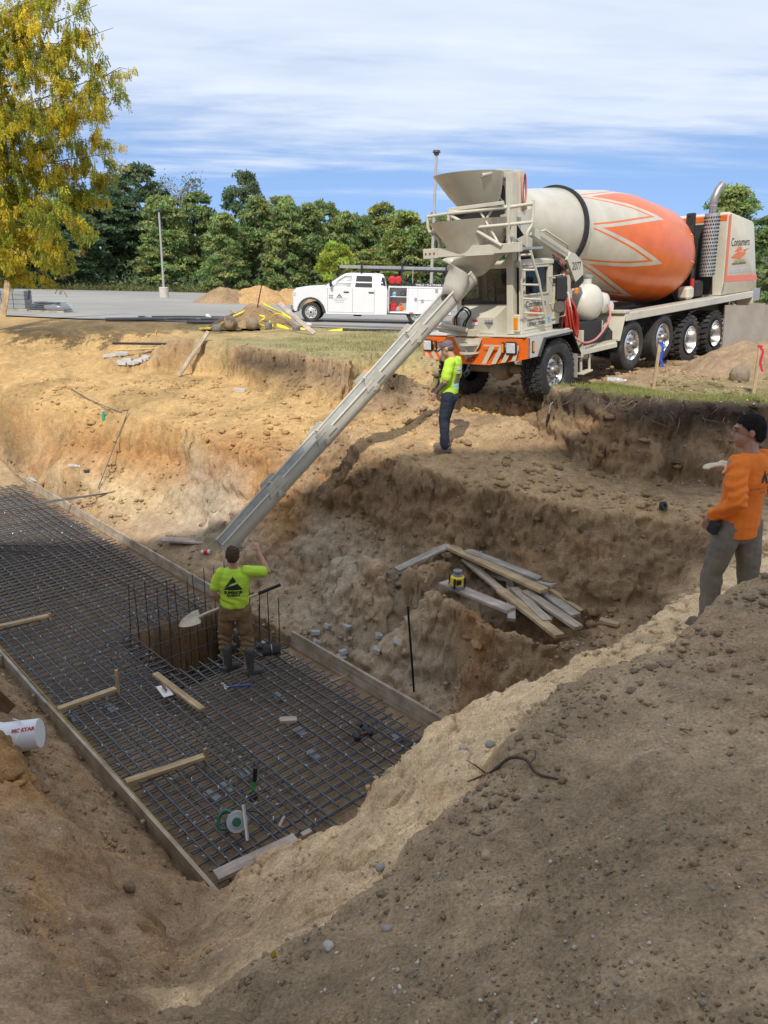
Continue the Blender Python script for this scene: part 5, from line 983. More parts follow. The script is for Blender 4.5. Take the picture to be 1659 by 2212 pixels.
def small_wheel(x_, y_):
    s = 1 if y_ > 0 else -1; mb = MB(); r = .395; w_ = .25
    mb.lathe([(-w_*.4, .25), (-w_*.5, .30), (-w_*.46, r-.03), (-w_*.36, r), (w_*.36, r), (w_*.46, r-.03), (w_*.5, .30), (w_*.4, .25)], (0, 0, 0), (0, 1, 0), 40, False); me = mb.mesh('tyre', TYRE, 40); recalc(me)
    m2 = MB(); m2.lathe([(.11*s, .255), (.12*s, .245), (.09*s, .22), (.05*s, .2), (.08*s, .15), (.09*s, .1), (.13*s, .095), (.14*s, 0)], (0, 0, 0), (0, 1, 0), 32, False); r2 = m2.mesh('rim', mat('steel_wheel', (.66, .66, .63), .35, .4, .08, 10), 30); recalc(r2)
    p = link('wheel', r2, PK, (x_, y_, .395)); link('tyre', me, p); m3 = MB()
    for k in range(10): a = 2*math.pi*k/10; m3.cyl((math.cos(a)*.125, .08*s, math.sin(a)*.125), (math.cos(a)*.125, .115*s, math.sin(a)*.125), .014, .014, 6)
    m3.cyl((0, .1*s, 0), (0, .15*s, 0), .05, .045, 10); me3 = m3.mesh('wheel_nuts', DARK, 40); link('wheel_nuts', me3, p)
    m4 = MB()
    for k in range(8): a = 2*math.pi*(k+.5)/8; m4.cyl((math.cos(a)*.185, .058*s, math.sin(a)*.185), (math.cos(a)*.185, .068*s, math.sin(a)*.185), .026, .026, 8)  # holes are only dark discs, shade put in by colour
    link('hand_hole_shade', m4.mesh('hand_hole_shade', DARK, 40), p); return p
for s in (1, -1): small_wheel(0, s*.86); small_wheel(-4.35, s*.86)
bx('underbody', DARK, (-2.6, 0, .46), (4.6, .9, .2), PK); bx('exhaust_box', DARK, (-1.9, .5, .34), (.35, .3, .16), PK, .03)
# utility body
x0, x1 = -3.17, -5.75
def ub(name, m, xa, xb, ya, yb, za, zb, ch=.006): return bx(name, m, ((xa+xb)/2, (ya+yb)/2, (za+zb)/2), (abs(xb-xa), abs(yb-ya), abs(zb-za)), PK, ch)
ub('body_top', PW, x0, x1, .48, 1.04, 1.44, 1.50); ub('body_floor', PW, x0, x1, .48, 1.04, .42, .50); ub('body_back', PW, x0, x1, .46, .50, .42, 1.46); ub('body_end', PW, x0, x0-.05, .5, 1.04, .5, 1.45); ub('divider', PW, -3.92, -3.98, .5, 1.03, .5, 1.45); ub('shelf', PW, -3.2, -3.93, .52, 1.0, 1.07, 1.10)
ub('cabinet', PW, -3.98, x1, .5, 1.02, .50, 1.445); ub('far_cabinet', PW, x0, x1, -1.04, -.48, .42, 1.50); ub('bed_floor', DARK, x0, x1, -.5, .48, .55, .62)
ub('cabinet_door', PW, -4.0, -4.36, 1.02, 1.045, .47, 1.42, .01); ub('cabinet_door', PW, -4.39, -5.18, 1.02, 1.045, .96, 1.42, .01); ub('cabinet_door', PW, -4.39, -5.18, 1.02, 1.045, .47, .93, .01); ub('open_door', PW, -3.165, -3.19, 1.03, 1.30, .50, 1.43, .008); ub('drop_door', PW, -3.24, -3.95, 1.03, 1.10, .44, .47)
for x_, z_ in ((-4.24, .92), (-5.08, 1.28), (-4.52, .86)): ub('latch', STEELW, x_, x_-.10, 1.046, 1.056, z_, z_+.14)
ub('reflector', mat('red_reflector', (.45, .02, .02), .3), -4.05, -4.22, 1.046, 1.052, .44, .475); ub('edge_strip', PB, x0, x1, 1.03, 1.046, .40, .425)
sb_ = ub('sign_board', PB, -3.86, -5.75, .90, .94, 1.51, 1.635); text('lettering', 'WALLS \u2022 FLATWORK \u2022 DE', .112, WHITE, sb_, (-4.92, .945, 1.57), (-1, 0, 0), (0, 0, 1), bold=.002)
text('lettering', 'RAM', .085, mat('badge_grey', (.25, .24, .24), .4), PK, (-.70-.12, 1.004, 1.07), (-1, 0, 0), (0, 0, 1), bold=.003); text('lettering', '5500', .085, MATS['badge_grey'], PK, (-.82, 1.004, .985), (-1, 0, 0), (0, 0, 1), bold=.003)
mb = MB(); mb.prism([(-.125, -.07), (0, .085), (.125, -.07), (.085, -.07), (0, .03), (-.085, -.07)], (-1.17, 1.004, 1.06), (-1, 0, 0), (0, 0, 1), .004); mb.prism([(-.04, -.07), (.0, -.01), (.05, -.07), (.02, -.07), (0, -.045), (-.015, -.07)], (-1.17, 1.004, 1.06), (-1, 0, 0), (0, 0, 1), .004); mb.build('door_emblem', PB, PK)
gtx = mat('grey_print', (.42, .42, .42), .6)
text('lettering', 'ACCURATE CONCRETE', .055, gtx, PK, (-1.17, 1.004, .945), (-1, 0, 0), (0, 0, 1))
for k in (1, 2): bx('faded_print', gtx, (-1.17, 1.003, .945-.065*k), (.42-.08*(k-1), .003, .018), PK, 0)
# rack
for x_ in (-2.05, -3.70, -5.5):
    for s in (1, -1): ub('rack_post', PB, x_+.03, x_-.03, s*.78-.03, s*.78+.03, 1.95 if x_ > -2.2 else 1.48, 2.42)
    ub('rack_bar', PB, x_+.02, x_-.02, -.8, .8, 2.10, 2.15)
for s in (1, -1): ub('rack_rail', PB, -2.0, -5.7, s*.72-.02, s*.72+.02, 2.10, 2.16)
for x_ in (-4.15,): ub('rack_post', STEELW, x_+.02, x_-.02, .74, .78, 1.5, 2.2)
PKM = PK.matrix_world.copy() if False else Matrix.Translation((-3.21, 32.5, .03)) @ Matrix.Rotation(rad(180), 4, 'Z')
def pthing(name, label, cat, x_, y_, z_): return thing(name, label, cat, PKM @ Matrix.Translation((x_, y_, z_)))
o = pthing('aluminium_plank', 'long aluminium walk plank carried on the pickup rack', 'plank', -3.6, .45, 2.17); bx('deck', STEELW, (0, 0, .045), (4.9, .38, .09), o, .01); bx('edge', STEELW, (0, .2, .045), (4.9, .02, .12), o, .004)
o = pthing('air_compressor', 'red air compressor tanks standing behind the pickup cab', 'compressor', -3.45, .55, 1.5)
for dx in (.13, -.13): mb = MB(); mb.lathe([(-.30, 0), (-.30, .08), (-.24, .15), (-.1, .165), (.1, .165), (.24, .15), (.30, .08), (.30, 0)], (dx, 0, .24), (0, 1, 0), 20); mb.build('tank', RED, o)
bx('pump', DARK, (0, 0, .45), (.2, .2, .1), o, .02); bx('foot', DARK, (0, 0, .05), (.4, .4, .1), o)
o = pthing('fuel_can', 'red fuel can on the floor of the open cabinet', 'fuel can', -3.38, .85, .50); bx('can', RED, (0, 0, .17), (.28, .22, .30), o, .05); bx('handle', RED, (0, 0, .35), (.18, .04, .05), o, .015); tb('spout', YEL, [(.1, 0, .3), (.16, 0, .4)], .02, o)
o = pthing('cut_off_saw', 'orange and grey cut-off saw lying in the open cabinet', 'power saw', -3.70, .86, .50); OS = mat('orange_plastic', (.75, .14, .03), .5); bx('housing', OS, (0, 0, .13), (.24, .2, .22), o, .05); mb = MB(); mb.lathe([(-.01, 0), (-.01, .15), (.01, .15), (.01, 0)], (-.17, .06, .2), (.2, 1, 0), 20); mb.build('blade_guard', STEELW, o); tb('handle', OS, [(.1, 0, .2), (.0, .02, .33), (-.12, .02, .30)], .022, o); bx('engine', mat('grey_alloy', (.4, .37, .33), .5), (.12, .04, .1), (.16, .18, .18), o, .04)
o = pthing('jug', 'pale blue liquid jug standing on the cabinet shelf', 'jug', -3.42, .82, 1.10); mb = MB(); mb.lathe([(0, 0), (0, .07), (.14, .075), (.19, .03), (.24, .025), (.24, 0)], (0, 0, 0), (0, 0, 1), 14); mb.build('bottle', mat('milky_plastic', (.55, .63, .70), .4), o); bx('label_band', mat('blue_label', (.1, .3, .6), .5), (0, .07, .07), (.1, .015, .08), o, .004)
o = pthing('hose_bundle', 'black coiled hose on the right of the cabinet shelf', 'hose', -3.78, .82, 1.10); mb = MB()
for k in range(4): mb.tube([(.11*math.cos(a), .05*math.sin(a)+.02*k, .11+.09*math.sin(a)) for a in np.linspace(0, 2*math.pi, 15)[:-1]], .014, 6, closed=True)
mb.build('coil', PB, o)
# fuel can standing by the pickup
o = thing('fuel_can', 'red fuel can with a long black spout on the gravel by the lot', 'fuel can', P(992, 716, .02)); bx('can', RED, (0, 0, .13), (.36, .25, .26), o, .06); bx('cap', PB, (.1, 0, .28), (.09, .09, .05), o, .02); tb('spout', PB, [(.1, 0, .3), (.22, 0, .52)], .02, o)
# ============================================================ PEOPLE (local frame: X right, Y forward, Z up)
SKIN = mat('skin', (.46, .25, .17), .5, 0, .1, 25); SKIN_T = mat('tanned_skin', (.36, .19, .12), .5, 0, .12, 25, dirt=(.12, .10, .11), dirtamt=.0)
LIME = mat('lime_shirt', (.48, .72, .05), .85, 0, .06, 10, .002, 300); ORSH = mat('orange_shirt', (.85, .20, .015), .85, 0, .06, 10, .002, 300)
JEAN = mat('dark_denim', (.018, .024, .040), .85, 0, .35, 7, .002, 250); TANP = mat('tan_canvas', (.20, .125, .058), .9, 0, .2, 8, .002, 200, dirt=(.28, .21, .14), dirtamt=.15); GREYP = mat('grey_green_canvas', (.19, .17, .13), .9, 0, .15, 7, .002, 200)
RUB = mat('muddy_rubber', (.06, .065, .062), .6, 0, .3, 8, dirt=(.17, .145, .11), dirtamt=.25); BOOT = mat('scuffed_leather', (.16, .125, .09), .8, 0, .25, 14, dirt=(.27, .21, .15), dirtamt=.2); HBR = mat('brown_hair', (.075, .045, .028), .8, 0, .4, 60, .008, 90, spec=.15); HBK = mat('black_hair', (.014, .012, .011), .85, 0, .4, 60, .006, 110, spec=.12); CAPM = mat('faded_cap', (.15, .125, .15), .9, 0, .12, 14, .002, 200)
def ringe(c, a, b, ax, ay, n=16):
    return [c+ax*(a*math.cos(2*math.pi*i/n))+ay*(b*math.sin(2*math.pi*i/n)) for i in range(n)]
def limb(mb, pts, rs, n=12, k=5):
    """tapered limb through joints, rounded ends"""
    pts = [Vector(p) for p in pts]; P_ = []; R_ = []
    for i in range(len(pts)-1):
        for j in range(k):
            t_ = j/k; P_.append(pts[i].lerp(pts[i+1], t_)); R_.append(rs[i]*(1-t_)+rs[i+1]*t_)
    P_.append(pts[-1]); R_.append(rs[-1]); d0 = (P_[0]-P_[1]).normalized(); d1 = (P_[-1]-P_[-2]).normalized()
    P_ = [P_[0]+d0*R_[0]*.85, P_[0]+d0*R_[0]*.5]+P_+[P_[-1]+d1*R_[-1]*.5, P_[-1]+d1*R_[-1]*.85]; R_ = [R_[0]*.35, R_[0]*.85]+R_+[R_[-1]*.85, R_[-1]*.35]
    mb.tube(P_, R_, n)
def torso(mb, rows, n=18):
    """rows: (centre, half width, half depth, side axis, fwd axis)"""
    mb.loft([ringe(Vector(c), a, b, Vector(sx_).normalized(), Vector(fy_).normalized(), n) for c, a, b, sx_, fy_ in rows])
def hand(mb, w, d, palm, s, curl=.5, spread=.12, scale=1.0, fl=1.0):
    """palm + four unequal fingers + thumb; d: direction of the hand, palm: direction the palm faces, s: +1 thumb on (d x palm) side"""
    w = Vector(w); d = Vector(d).normalized(); palm = (Vector(palm)-d*Vector(palm).dot(d)).normalized(); sd = d.cross(palm)*s; k = scale
    mb.ell(w+d*.045*k, (.040*k, .050*k, .017*k), Matrix((sd, d, palm)).transposed(), 10, 8); limb(mb, [w-d*.02*k, w+d*.03*k], [.027*k, .030*k], 8, 2)
    for i, (off, L) in enumerate(((.028, .072), (.009, .082), (-.010, .076), (-.028, .060))):
        q = w+d*.085*k+sd*off*k; a = 0; pts = [q-d*.03*k, q]; dirn = (d+sd*(off*spread*8)).normalized()
        for j in range(3):
            a += curl*(.75 if j else .5); dd_ = (dirn*math.cos(a)+palm*math.sin(a)); q = q+dd_*(L*k*fl*(.44, .31, .25)[j]); pts.append(q)
        limb(mb, pts, [.0095*k, .0098*k, .0090*k, .0082*k, .0072*k], 7, 2)
    q = w+d*.025*k+sd*.030*k; t1 = q+(d*.55+sd*.7+palm*.35).normalized()*.042*k; t2 = t1+(d*.8+sd*.25+palm*.5).normalized()*.032*k; limb(mb, [q, t1, t2], [.013*k, .0115*k, .009*k], 7, 3)
def head(mb, c, fwd, up, k=1.0):
    """skull, jaw, nose, ears, brow; c is the head centre"""
    c = Vector(c); fwd = Vector(fwd).normalized(); up = (Vector(up)-fwd*Vector(up).dot(fwd)).normalized(); rt = fwd.cross(up); M3 = Matrix((rt, fwd, up)).transposed(); T_ = lambda x_, y_, z_: c+rt*x_*k+fwd*y_*k+up*z_*k
    mb.ell(T_(0, -.012, .025), (.075*k, .094*k, .092*k), M3, 16, 12); mb.ell(T_(0, .018, -.045), (.060*k, .074*k, .070*k), M3, 14, 10); mb.ell(T_(0, .055, -.085), (.030*k, .028*k, .022*k), M3, 10, 8)
    mb.ell(T_(0, .096, -.022), (.013*k, .020*k, .024*k), M3, 8, 6); mb.ell(T_(0, .088, .015), (.010*k, .012*k, .025*k), M3, 8, 6); mb.ell(T_(0, .078, .036), (.050*k, .018*k, .010*k), M3, 10, 6); mb.ell(T_(0, .083, -.062), (.024*k, .013*k, .010*k), M3, 8, 6)
    for s in (-1, 1): mb.ell(T_(s*.078, -.010, -.008), (.010*k, .020*k, .031*k), M3, 8, 8)
    return T_, M3
def displace(me, f):
    n_ = len(me.vertices); co_2 = np.empty(n_*3, np.float32); no = np.empty(n_*3, np.float32); me.vertices.foreach_get('co', co_2); me.vertex_normals.foreach_get('vector', no); co_2 = co_2.reshape(-1, 3); no = no.reshape(-1, 3)
    co_2 += no*f(co_2)[:, None].astype(np.float32); me.vertices.foreach_set('co', co_2.ravel()); me.update()
def folds(amp, ax=(6, 6, 22), s=3):
    return lambda q: amp*(fbm(q[:, 0]*ax[0]+q[:, 2]*4, q[:, 1]*ax[1], q[:, 2]*ax[2], o=3, s=s))
def finish(mb, name, m, parent, vox, sm=3, fold=None):
    me = remesh(mb, vox, sm, name)
    if fold: displace(me, fold)
    me.materials.clear(); me.materials.append(m); return link(name, me, parent)
def decal(name, me, m, target, parent, M_, depth=.3, lift=.004, step=.03):
    """wrap a flat mesh onto a garment: M_ places it in front of the surface, its -Z is the projection direction"""
    bm = bmesh.new(); bm.from_mesh(me); bmesh.ops.triangulate(bm, faces=bm.faces)
    for _ in range(4):
        e = [q for q in bm.edges if q.calc_length() > step]
        if not e: break
        bmesh.ops.subdivide_edges(bm, edges=e, cuts=1); bmesh.ops.triangulate(bm, faces=bm.faces)
    tm_ = target.data; bv = BVHTree.FromPolygons([v.co for v in tm_.vertices], [tuple(p.vertices) for p in tm_.polygons]); dr = (M_.to_3x3() @ Vector((0, 0, -1))).normalized(); kill = []
    for v in bm.verts:
        q = M_ @ v.co; hit = bv.ray_cast(q, dr, depth)
        if hit[0] is None: kill.append(v)
        else: v.co = hit[0]-dr*lift
    bmesh.ops.delete(bm, geom=kill, context='VERTS'); out = bpy.data.meshes.new(name); bm.to_mesh(out); bm.free(); out.materials.append(m); return link(name, out, parent)
def poly_mesh(polys):
    me = bpy.data.meshes.new('p'); vs_ = []; fs_ = []
    for p_ in polys: k = len(vs_); vs_ += [(x_, y_, 0) for x_, y_ in p_]; fs_.append(tuple(range(k, k+len(p_))))
    me.from_pydata(vs_, [], fs_); return me
def backM(c, nrm, up=(0, 0, 1)):
    """matrix placing a decal: +Z = nrm (outwards), +Y up"""
    z_ = Vector(nrm).normalized(); x_ = Vector(up).cross(z_).normalized(); y_ = z_.cross(x_); c = Vector(c); return Matrix(((x_.x, y_.x, z_.x, c.x), (x_.y, y_.y, z_.y, c.y), (x_.z, y_.z, z_.z, c.z), (0, 0, 0, 1)))
def hair_shell(TT, MM, k, m, parent, noise, sl=.65, z0=.012, thick=.0, sc=(1, 1, 1), s=14):
    """cropped hair: inflated skull, cut away below a slanting hairline"""
    mb = MB(); mb.ell((0, -.016, .030), (.083*sc[0], .104*sc[1], .099*sc[2]), None, 40, 28); mb.ell((0, -.040, -.010), (.074*sc[0], .078*sc[1], .086*sc[2]), None, 32, 22); me = remesh(mb, .007, 1); displace(me, lambda q: noise*fbm(q[:, 0]*38, q[:, 1]*38, q[:, 2]*22, o=3, s=s)); bm = bmesh.new(); bm.from_mesh(me)
    kill = [v for v in bm.verts if v.co.z < z0+sl*v.co.y+.012*math.sin(v.co.x*60)*.3 or (v.co.z < .055 and v.co.y > .055)]; bmesh.ops.delete(bm, geom=kill, context='VERTS'); bm.to_mesh(me); bm.free(); o0 = TT(0, 0, 0); X3 = MM.col[0]; me.transform(Matrix.Translation(o0) @ MM.to_4x4() @ Matrix.Diagonal((k, k, k, 1))); me.materials.clear(); me.materials.append(m); return link('hair', me, parent)
def face_bits(TT, MM, parent, hm):
    for s in (-1, 1):
        mb = MB(); mb.ell(TT(s*.030, .081, .012), (.012, .006, .006), MM, 8, 6); mb.build('eye', BLACKP, parent); mb = MB(); mb.ell(TT(s*.032, .088, .034), (.020, .006, .005), MM, 8, 6); mb.build('eyebrow', hm, parent)
UX, UY = Vector((1, 0, 0)), Vector((0, 1, 0))
def boot(parent, heel, fwd, m, tall=.30, name='boot', sole=True):
    heel = Vector(heel); fwd = Vector(fwd).normalized(); sd = fwd.cross(Vector((0, 0, 1))); mb = MB()
    ank = heel+fwd*.035; kr = 1.0 if tall > .2 else .80; limb(mb, [ank+Vector((0, 0, tall)), ank+Vector((0, 0, tall*.5)), ank+Vector((0, 0, .07))], [.072*kr, .060*kr, .052*kr], 12); limb(mb, [heel+fwd*-.015+Vector((0, 0, .055)), heel+fwd*.10+Vector((0, 0, .052)), heel+fwd*.18+Vector((0, 0, .045))], [.046, .048, .042], 12)
    mb.ell(heel+fwd*.165+Vector((0, 0, .045)), (.048, .065, .042), Matrix((sd, fwd, Vector((0, 0, 1)))).transposed(), 12, 8); mb.box(heel+fwd*.09+Vector((0, 0, .016)), (.09, .29, .032), Matrix((sd, fwd, Vector((0, 0, 1)))).transposed(), .01)
    return finish(mb, name, m, parent, .009, 2)
# ---------------- worker with the shovel
zf = -3.385
p2 = P(513, 1449, zf); W2 = thing('person', 'worker in lime T-shirt, tan trousers and rubber boots standing on the mesh holding a shovel', 'person', (p2.x, p2.y, zf), rad(6))
HL, HR = Vector((-.10, 0, .93)), Vector((.10, 0, .93)); KL, KR = Vector((-.15, .05, .50)), Vector((.14, .02, .50)); AL, AR = Vector((-.15, .03, .09)), Vector((.15, -.10, .09))
SLh, SRh = Vector((-.19, 0, 1.44)), Vector((.19, .0, 1.46)); ELl, WRl = Vector((-.27, -.02, 1.15)), Vector((-.13, .10, .95)); ELr, WRr = Vector((.44, .06, 1.42)), Vector((.315, .20, 1.66))
mb = MB(); torso(mb, [((0, 0, .86), .15, .10, UX, UY), ((0, 0, 1.0), .165, .115, UX, UY), ((0, 0, 1.12), .155, .11, UX, UY), ((0, .01, 1.30), .175, .12, UX, UY), ((0, 0, 1.43), .16, .09, UX, UY), ((0, 0, 1.50), .07, .06, UX, UY)]); limb(mb, [(0, 0, 1.46), (0, .01, 1.58)], [.062, .056]); TH2, MH2 = head(mb, (-.01, .03, 1.665), (-.12, 1, -.12), (0, 0, 1), 1.06)
limb(mb, [SLh, ELl, WRl], [.055, .044, .029]); limb(mb, [SRh, ELr, WRr], [.056, .045, .030]); limb(mb, [HL, KL, AL], [.085, .058, .042]); limb(mb, [HR, KR, AR], [.085, .058, .042])
hand(mb, WRl, (.35, .45, -.8), (.9, .0, .3), -1, .75); hand(mb, WRr, (-.25, .3, .9), (-.4, .8, 0), 1, .95)
b2 = finish(mb, 'body', SKIN, W2, .009, 2)
mb = MB(); torso(mb, [((0, 0, .975), .185, .135, UX, UY), ((0, 0, 1.02), .192, .142, UX, UY), ((0, 0, 1.12), .19, .14, UX, UY), ((0, .0, 1.30), .208, .145, UX, UY), ((0, 0, 1.42), .205, .118, UX, UY), ((0, 0, 1.495), .105, .080, UX, UY), ((0, 0, 1.51), .078, .068, UX, UY)]); limb(mb, [SLh+Vector((.03, 0, 0)), SLh.lerp(ELl, .35), SLh.lerp(ELl, .66)], [.080, .072, .074]); limb(mb, [SRh+Vector((-.04, 0, 0)), SRh.lerp(ELr, .4), SRh.lerp(ELr, .74)], [.082, .074, .076])
sh2 = finish(mb, 'shirt', LIME, W2, .011, 2, lambda q: .012*fbm(q[:, 0]*5+q[:, 2]*5, q[:, 1]*5, q[:, 2]*16, o=4, s=4)+.006*np.sin(q[:, 2]*46+q[:, 0]*30+7*fbm(q[:, 0]*4, q[:, 1]*4, q[:, 2]*4, o=2, s=5))*np.clip((1.2-q[:, 2])/.12, 0, 1))
mb = MB(); torso(mb, [((0, 0, 1.04), .172, .124, UX, UY), ((0, 0, .95), .18, .13, UX, UY), ((0, 0, .86), .175, .13, UX, UY), ((0, 0, .80), .12, .11, UX, UY)]); limb(mb, [HL, HL.lerp(KL, .5), KL, KL.lerp(AL, .42)], [.112, .108, .092, .090]); limb(mb, [HR, HR.lerp(KR, .5), KR, KR.lerp(AR, .42)], [.112, .108, .092, .090]); finish(mb, 'trousers', TANP, W2, .011, 2, lambda q: .013*fbm(q[:, 0]*7+q[:, 2]*4, q[:, 1]*7, q[:, 2]*20, o=4, s=8)+.008*np.sin(q[:, 2]*60+9*fbm(q[:, 0]*5, q[:, 1]*5, q[:, 2]*4, o=2, s=9))*np.clip((.75-q[:, 2])/.2, 0, 1))
mb = MB(); torso(mb, [((0, 0, 1.035), .176, .128, UX, UY), ((0, 0, 1.00), .178, .13, UX, UY)]); mb.build('belt', BLACKP, W2)
boot(W2, (-.15, -.02, 0), (.75, .65, 0), RUB, .36); boot(W2, (.15, -.12, 0), (.93, .3, 0), RUB, .36)
hair_shell(TH2, MH2, 1.06, HBR, W2, .014, .55, -.015, sc=(1.03, 1.02, 1.03))
Mb = backM((.0, -.35, 1.31), (0, -1, .05)); decal('shirt_print', poly_mesh([[(-.115, -.02), (0, .135), (.045, .065), (.02, .05), (-.06, .025), (-.02, .035)], [(-.125, -.045), (-.07, .0), (.04, .035), (.06, .045), (.125, -.045)]]), BLACKP, sh2, W2, Mb, .5)
decal('shirt_lettering', text_mesh('SUPERIOR', .058, 0, bold=.003, xs=.92), BLACKP, sh2, W2, Mb @ Matrix.Translation((0, -.085, 0)), .5); decal('shirt_lettering', text_mesh('MATERIALS', .034, 0, bold=.002), BLACKP, sh2, W2, Mb @ Matrix.Translation((0, -.125, 0)), .5)
# shovel held in his left hand
wl = Matrix.Translation(W2.location) @ Matrix.Rotation(rad(6), 4, 'Z'); hw = wl @ (WRl+Vector((.35, .45, -.8)).normalized()*.10)
h_end = PY(606, 1263, hw.y+.12); b_tip = PY(386, 1352, hw.y-.10); ax_ = (h_end-b_tip).normalized()
SH = thing('shovel', 'round point shovel with a pale shaft and black grip in the worker\'s hand', 'shovel', hw); q0 = -hw; bs = b_tip+ax_*.30; 
mb = MB(); mb.tube([bs-hw+ax_*.12, (h_end-ax_*.30)-hw], .019, 10); mb.build('shaft', mat('ash_wood', (.62, .52, .38), .6, 0, .1, 8), SH, 60); mb = MB(); mb.tube([(h_end-ax_*.32)-hw, h_end-hw], .023, 10); mb.build('grip', BLACKR, SH, 60)
mb = MB(); upv = (CAMP-b_tip).normalized()*.75+Vector((0, 0, .65)); upv = (upv-ax_*upv.dot(ax_)).normalized(); sdv = ax_.cross(upv).normalized(); secs = []
for t_, wd in ((0, .012), (.06, .06), (.14, .092), (.22, .108), (.29, .112), (.31, .108)):
    c_ = b_tip+ax_*t_-hw; secs.append([c_+sdv*(wd*k)+upv*(.030*k*k*(wd/.11)) for k in (-1, -.66, -.33, 0, .33, .66, 1)])
mb.loft(secs, False, False); bl = mb.build('blade', mat('worn_steel_blade', (.50, .44, .34), .5, .35, .2, 12, dirt=(.33, .26, .18), dirtamt=.3), SH, 60); bl.modifiers.new('t', 'SOLIDIFY').thickness = .004
mb = MB(); mb.tube([bs-hw, bs-hw+ax_*.1+upv*.03, bs-hw+ax_*.30+upv*.02], [.03, .024, .022], 10); mb.build('socket', MATS['worn_steel_blade'], SH, 60)
# ---------------- man beside the truck
p1 = P(966, 976, -.955); zg = gz(p1.x, p1.y); W1 = thing('person', 'man in a faded cap, lime T-shirt and jeans standing below the truck bumper', 'person', (p1.x, p1.y, zg+.0), rad(66))
HL, HR = Vector((-.10, 0, .94)), Vector((.10, 0, .94)); KL, KR = Vector((-.12, .05, .52)), Vector((.10, .09, .52)); AL, AR = Vector((-.13, -.01, .09)), Vector((.10, .10, .09)); SLh, SRh = Vector((-.19, -.03, 1.46)), Vector((.19, -.03, 1.46)); ELl, WRl = Vector((-.25, .0, 1.17)), Vector((-.22, .17, .97)); ELr, WRr = Vector((.25, -.02, 1.17)), Vector((.22, .15, .96))
mb = MB(); torso(mb, [((0, 0, .86), .15, .10, UX, UY), ((0, .02, 1.0), .155, .12, UX, UY), ((0, .02, 1.14), .155, .12, UX, UY), ((0, -.01, 1.32), .17, .12, UX, UY), ((0, -.03, 1.45), .155, .09, UX, UY), ((0, -.02, 1.52), .07, .06, UX, UY)]); limb(mb, [(0, -.03, 1.48), (0, .04, 1.59)], [.062, .056]); hf = Vector((0, 1, -.42)); hup = Vector((0, .4, 1)); TH, MH = head(mb, (0, .085, 1.655), hf, hup, 1.05)
limb(mb, [SLh, ELl, WRl], [.054, .045, .029]); limb(mb, [SRh, ELr, WRr], [.054, .045, .029]); limb(mb, [HL, KL, AL], [.085, .058, .042]); limb(mb, [HR, KR, AR], [.085, .058, .042]); hand(mb, WRl, (0, .35, -.95), (.95, .1, 0), -1, .45); hand(mb, WRr, (0, .35, -.95), (-.95, .1, 0), 1, .45)
finish(mb, 'body', SKIN, W1, .009, 2)
mb = MB(); limb(mb, [ELl.lerp(WRl, .12), WRl], [.047, .031]); tt = finish(mb, 'forearm_tattoo', mat('tattooed_skin', (.20, .13, .10), .6, 0, .4, 45, col2=(.07, .065, .075)), W1, .009, 1)
mb = MB(); torso(mb, [((0, .02, .955), .18, .15, UX, UY), ((0, .02, 1.05), .182, .15, UX, UY), ((0, .02, 1.16), .185, .15, UX, UY), ((0, -.01, 1.33), .205, .148, UX, UY), ((0, -.03, 1.44), .20, .12, UX, UY), ((0, -.03, 1.515), .10, .082, UX, UY), ((0, -.02, 1.53), .075, .068, UX, UY)]); limb(mb, [SLh+Vector((.03, 0, 0)), SLh.lerp(ELl, .4), SLh.lerp(ELl, .82)], [.088, .082, .080]); limb(mb, [SRh+Vector((-.03, 0, 0)), SRh.lerp(ELr, .4), SRh.lerp(ELr, .82)], [.088, .082, .08]); sh1 = finish(mb, 'shirt', LIME, W1, .011, 2, folds(.010, (5, 5, 15), 21))
mb = MB(); torso(mb, [((0, .01, 1.0), .165, .128, UX, UY), ((0, 0, .93), .172, .128, UX, UY), ((0, -.01, .86), .168, .128, UX, UY), ((0, 0, .80), .11, .10, UX, UY)]); limb(mb, [HL, HL.lerp(KL, .5), KL, KL.lerp(AL, .5), AL+Vector((0, 0, .0))], [.108, .098, .080, .074, .078]); limb(mb, [HR, HR.lerp(KR, .5), KR, KR.lerp(AR, .5), AR], [.108, .098, .08, .074, .078]); finish(mb, 'trousers', JEAN, W1, .011, 2, folds(.010, (7, 7, 18), 25))
boot(W1, (-.13, -.06, 0), (-.15, 1, 0), BOOT, .14); boot(W1, (.10, .06, 0), (.1, 1, 0), BOOT, .14)
mb = MB(); mb.ell(TH(0, -.012, .055), (.083*1.05, .102*1.05, .075*1.05), MH, 16, 10); cp = TH(0, .10, .035); fwn = hf.normalized(); mb.ell(TH(0, .115, .028), (.07, .085, .010), MH @ Matrix.Rotation(-.30, 3, 'X'), 14, 6); finish(mb, 'cap', CAPM, W1, .008, 1); face_bits(TH, MH, W1, MATS['black_print'])
mb = MB(); mb.ell(TH(0, -.045, -.005), (.080, .072, .055), MH, 14, 8); finish(mb, 'hair', mat('grey_brown_hair', (.10, .075, .055), .8, 0, .3, 60), W1, .009, 1)
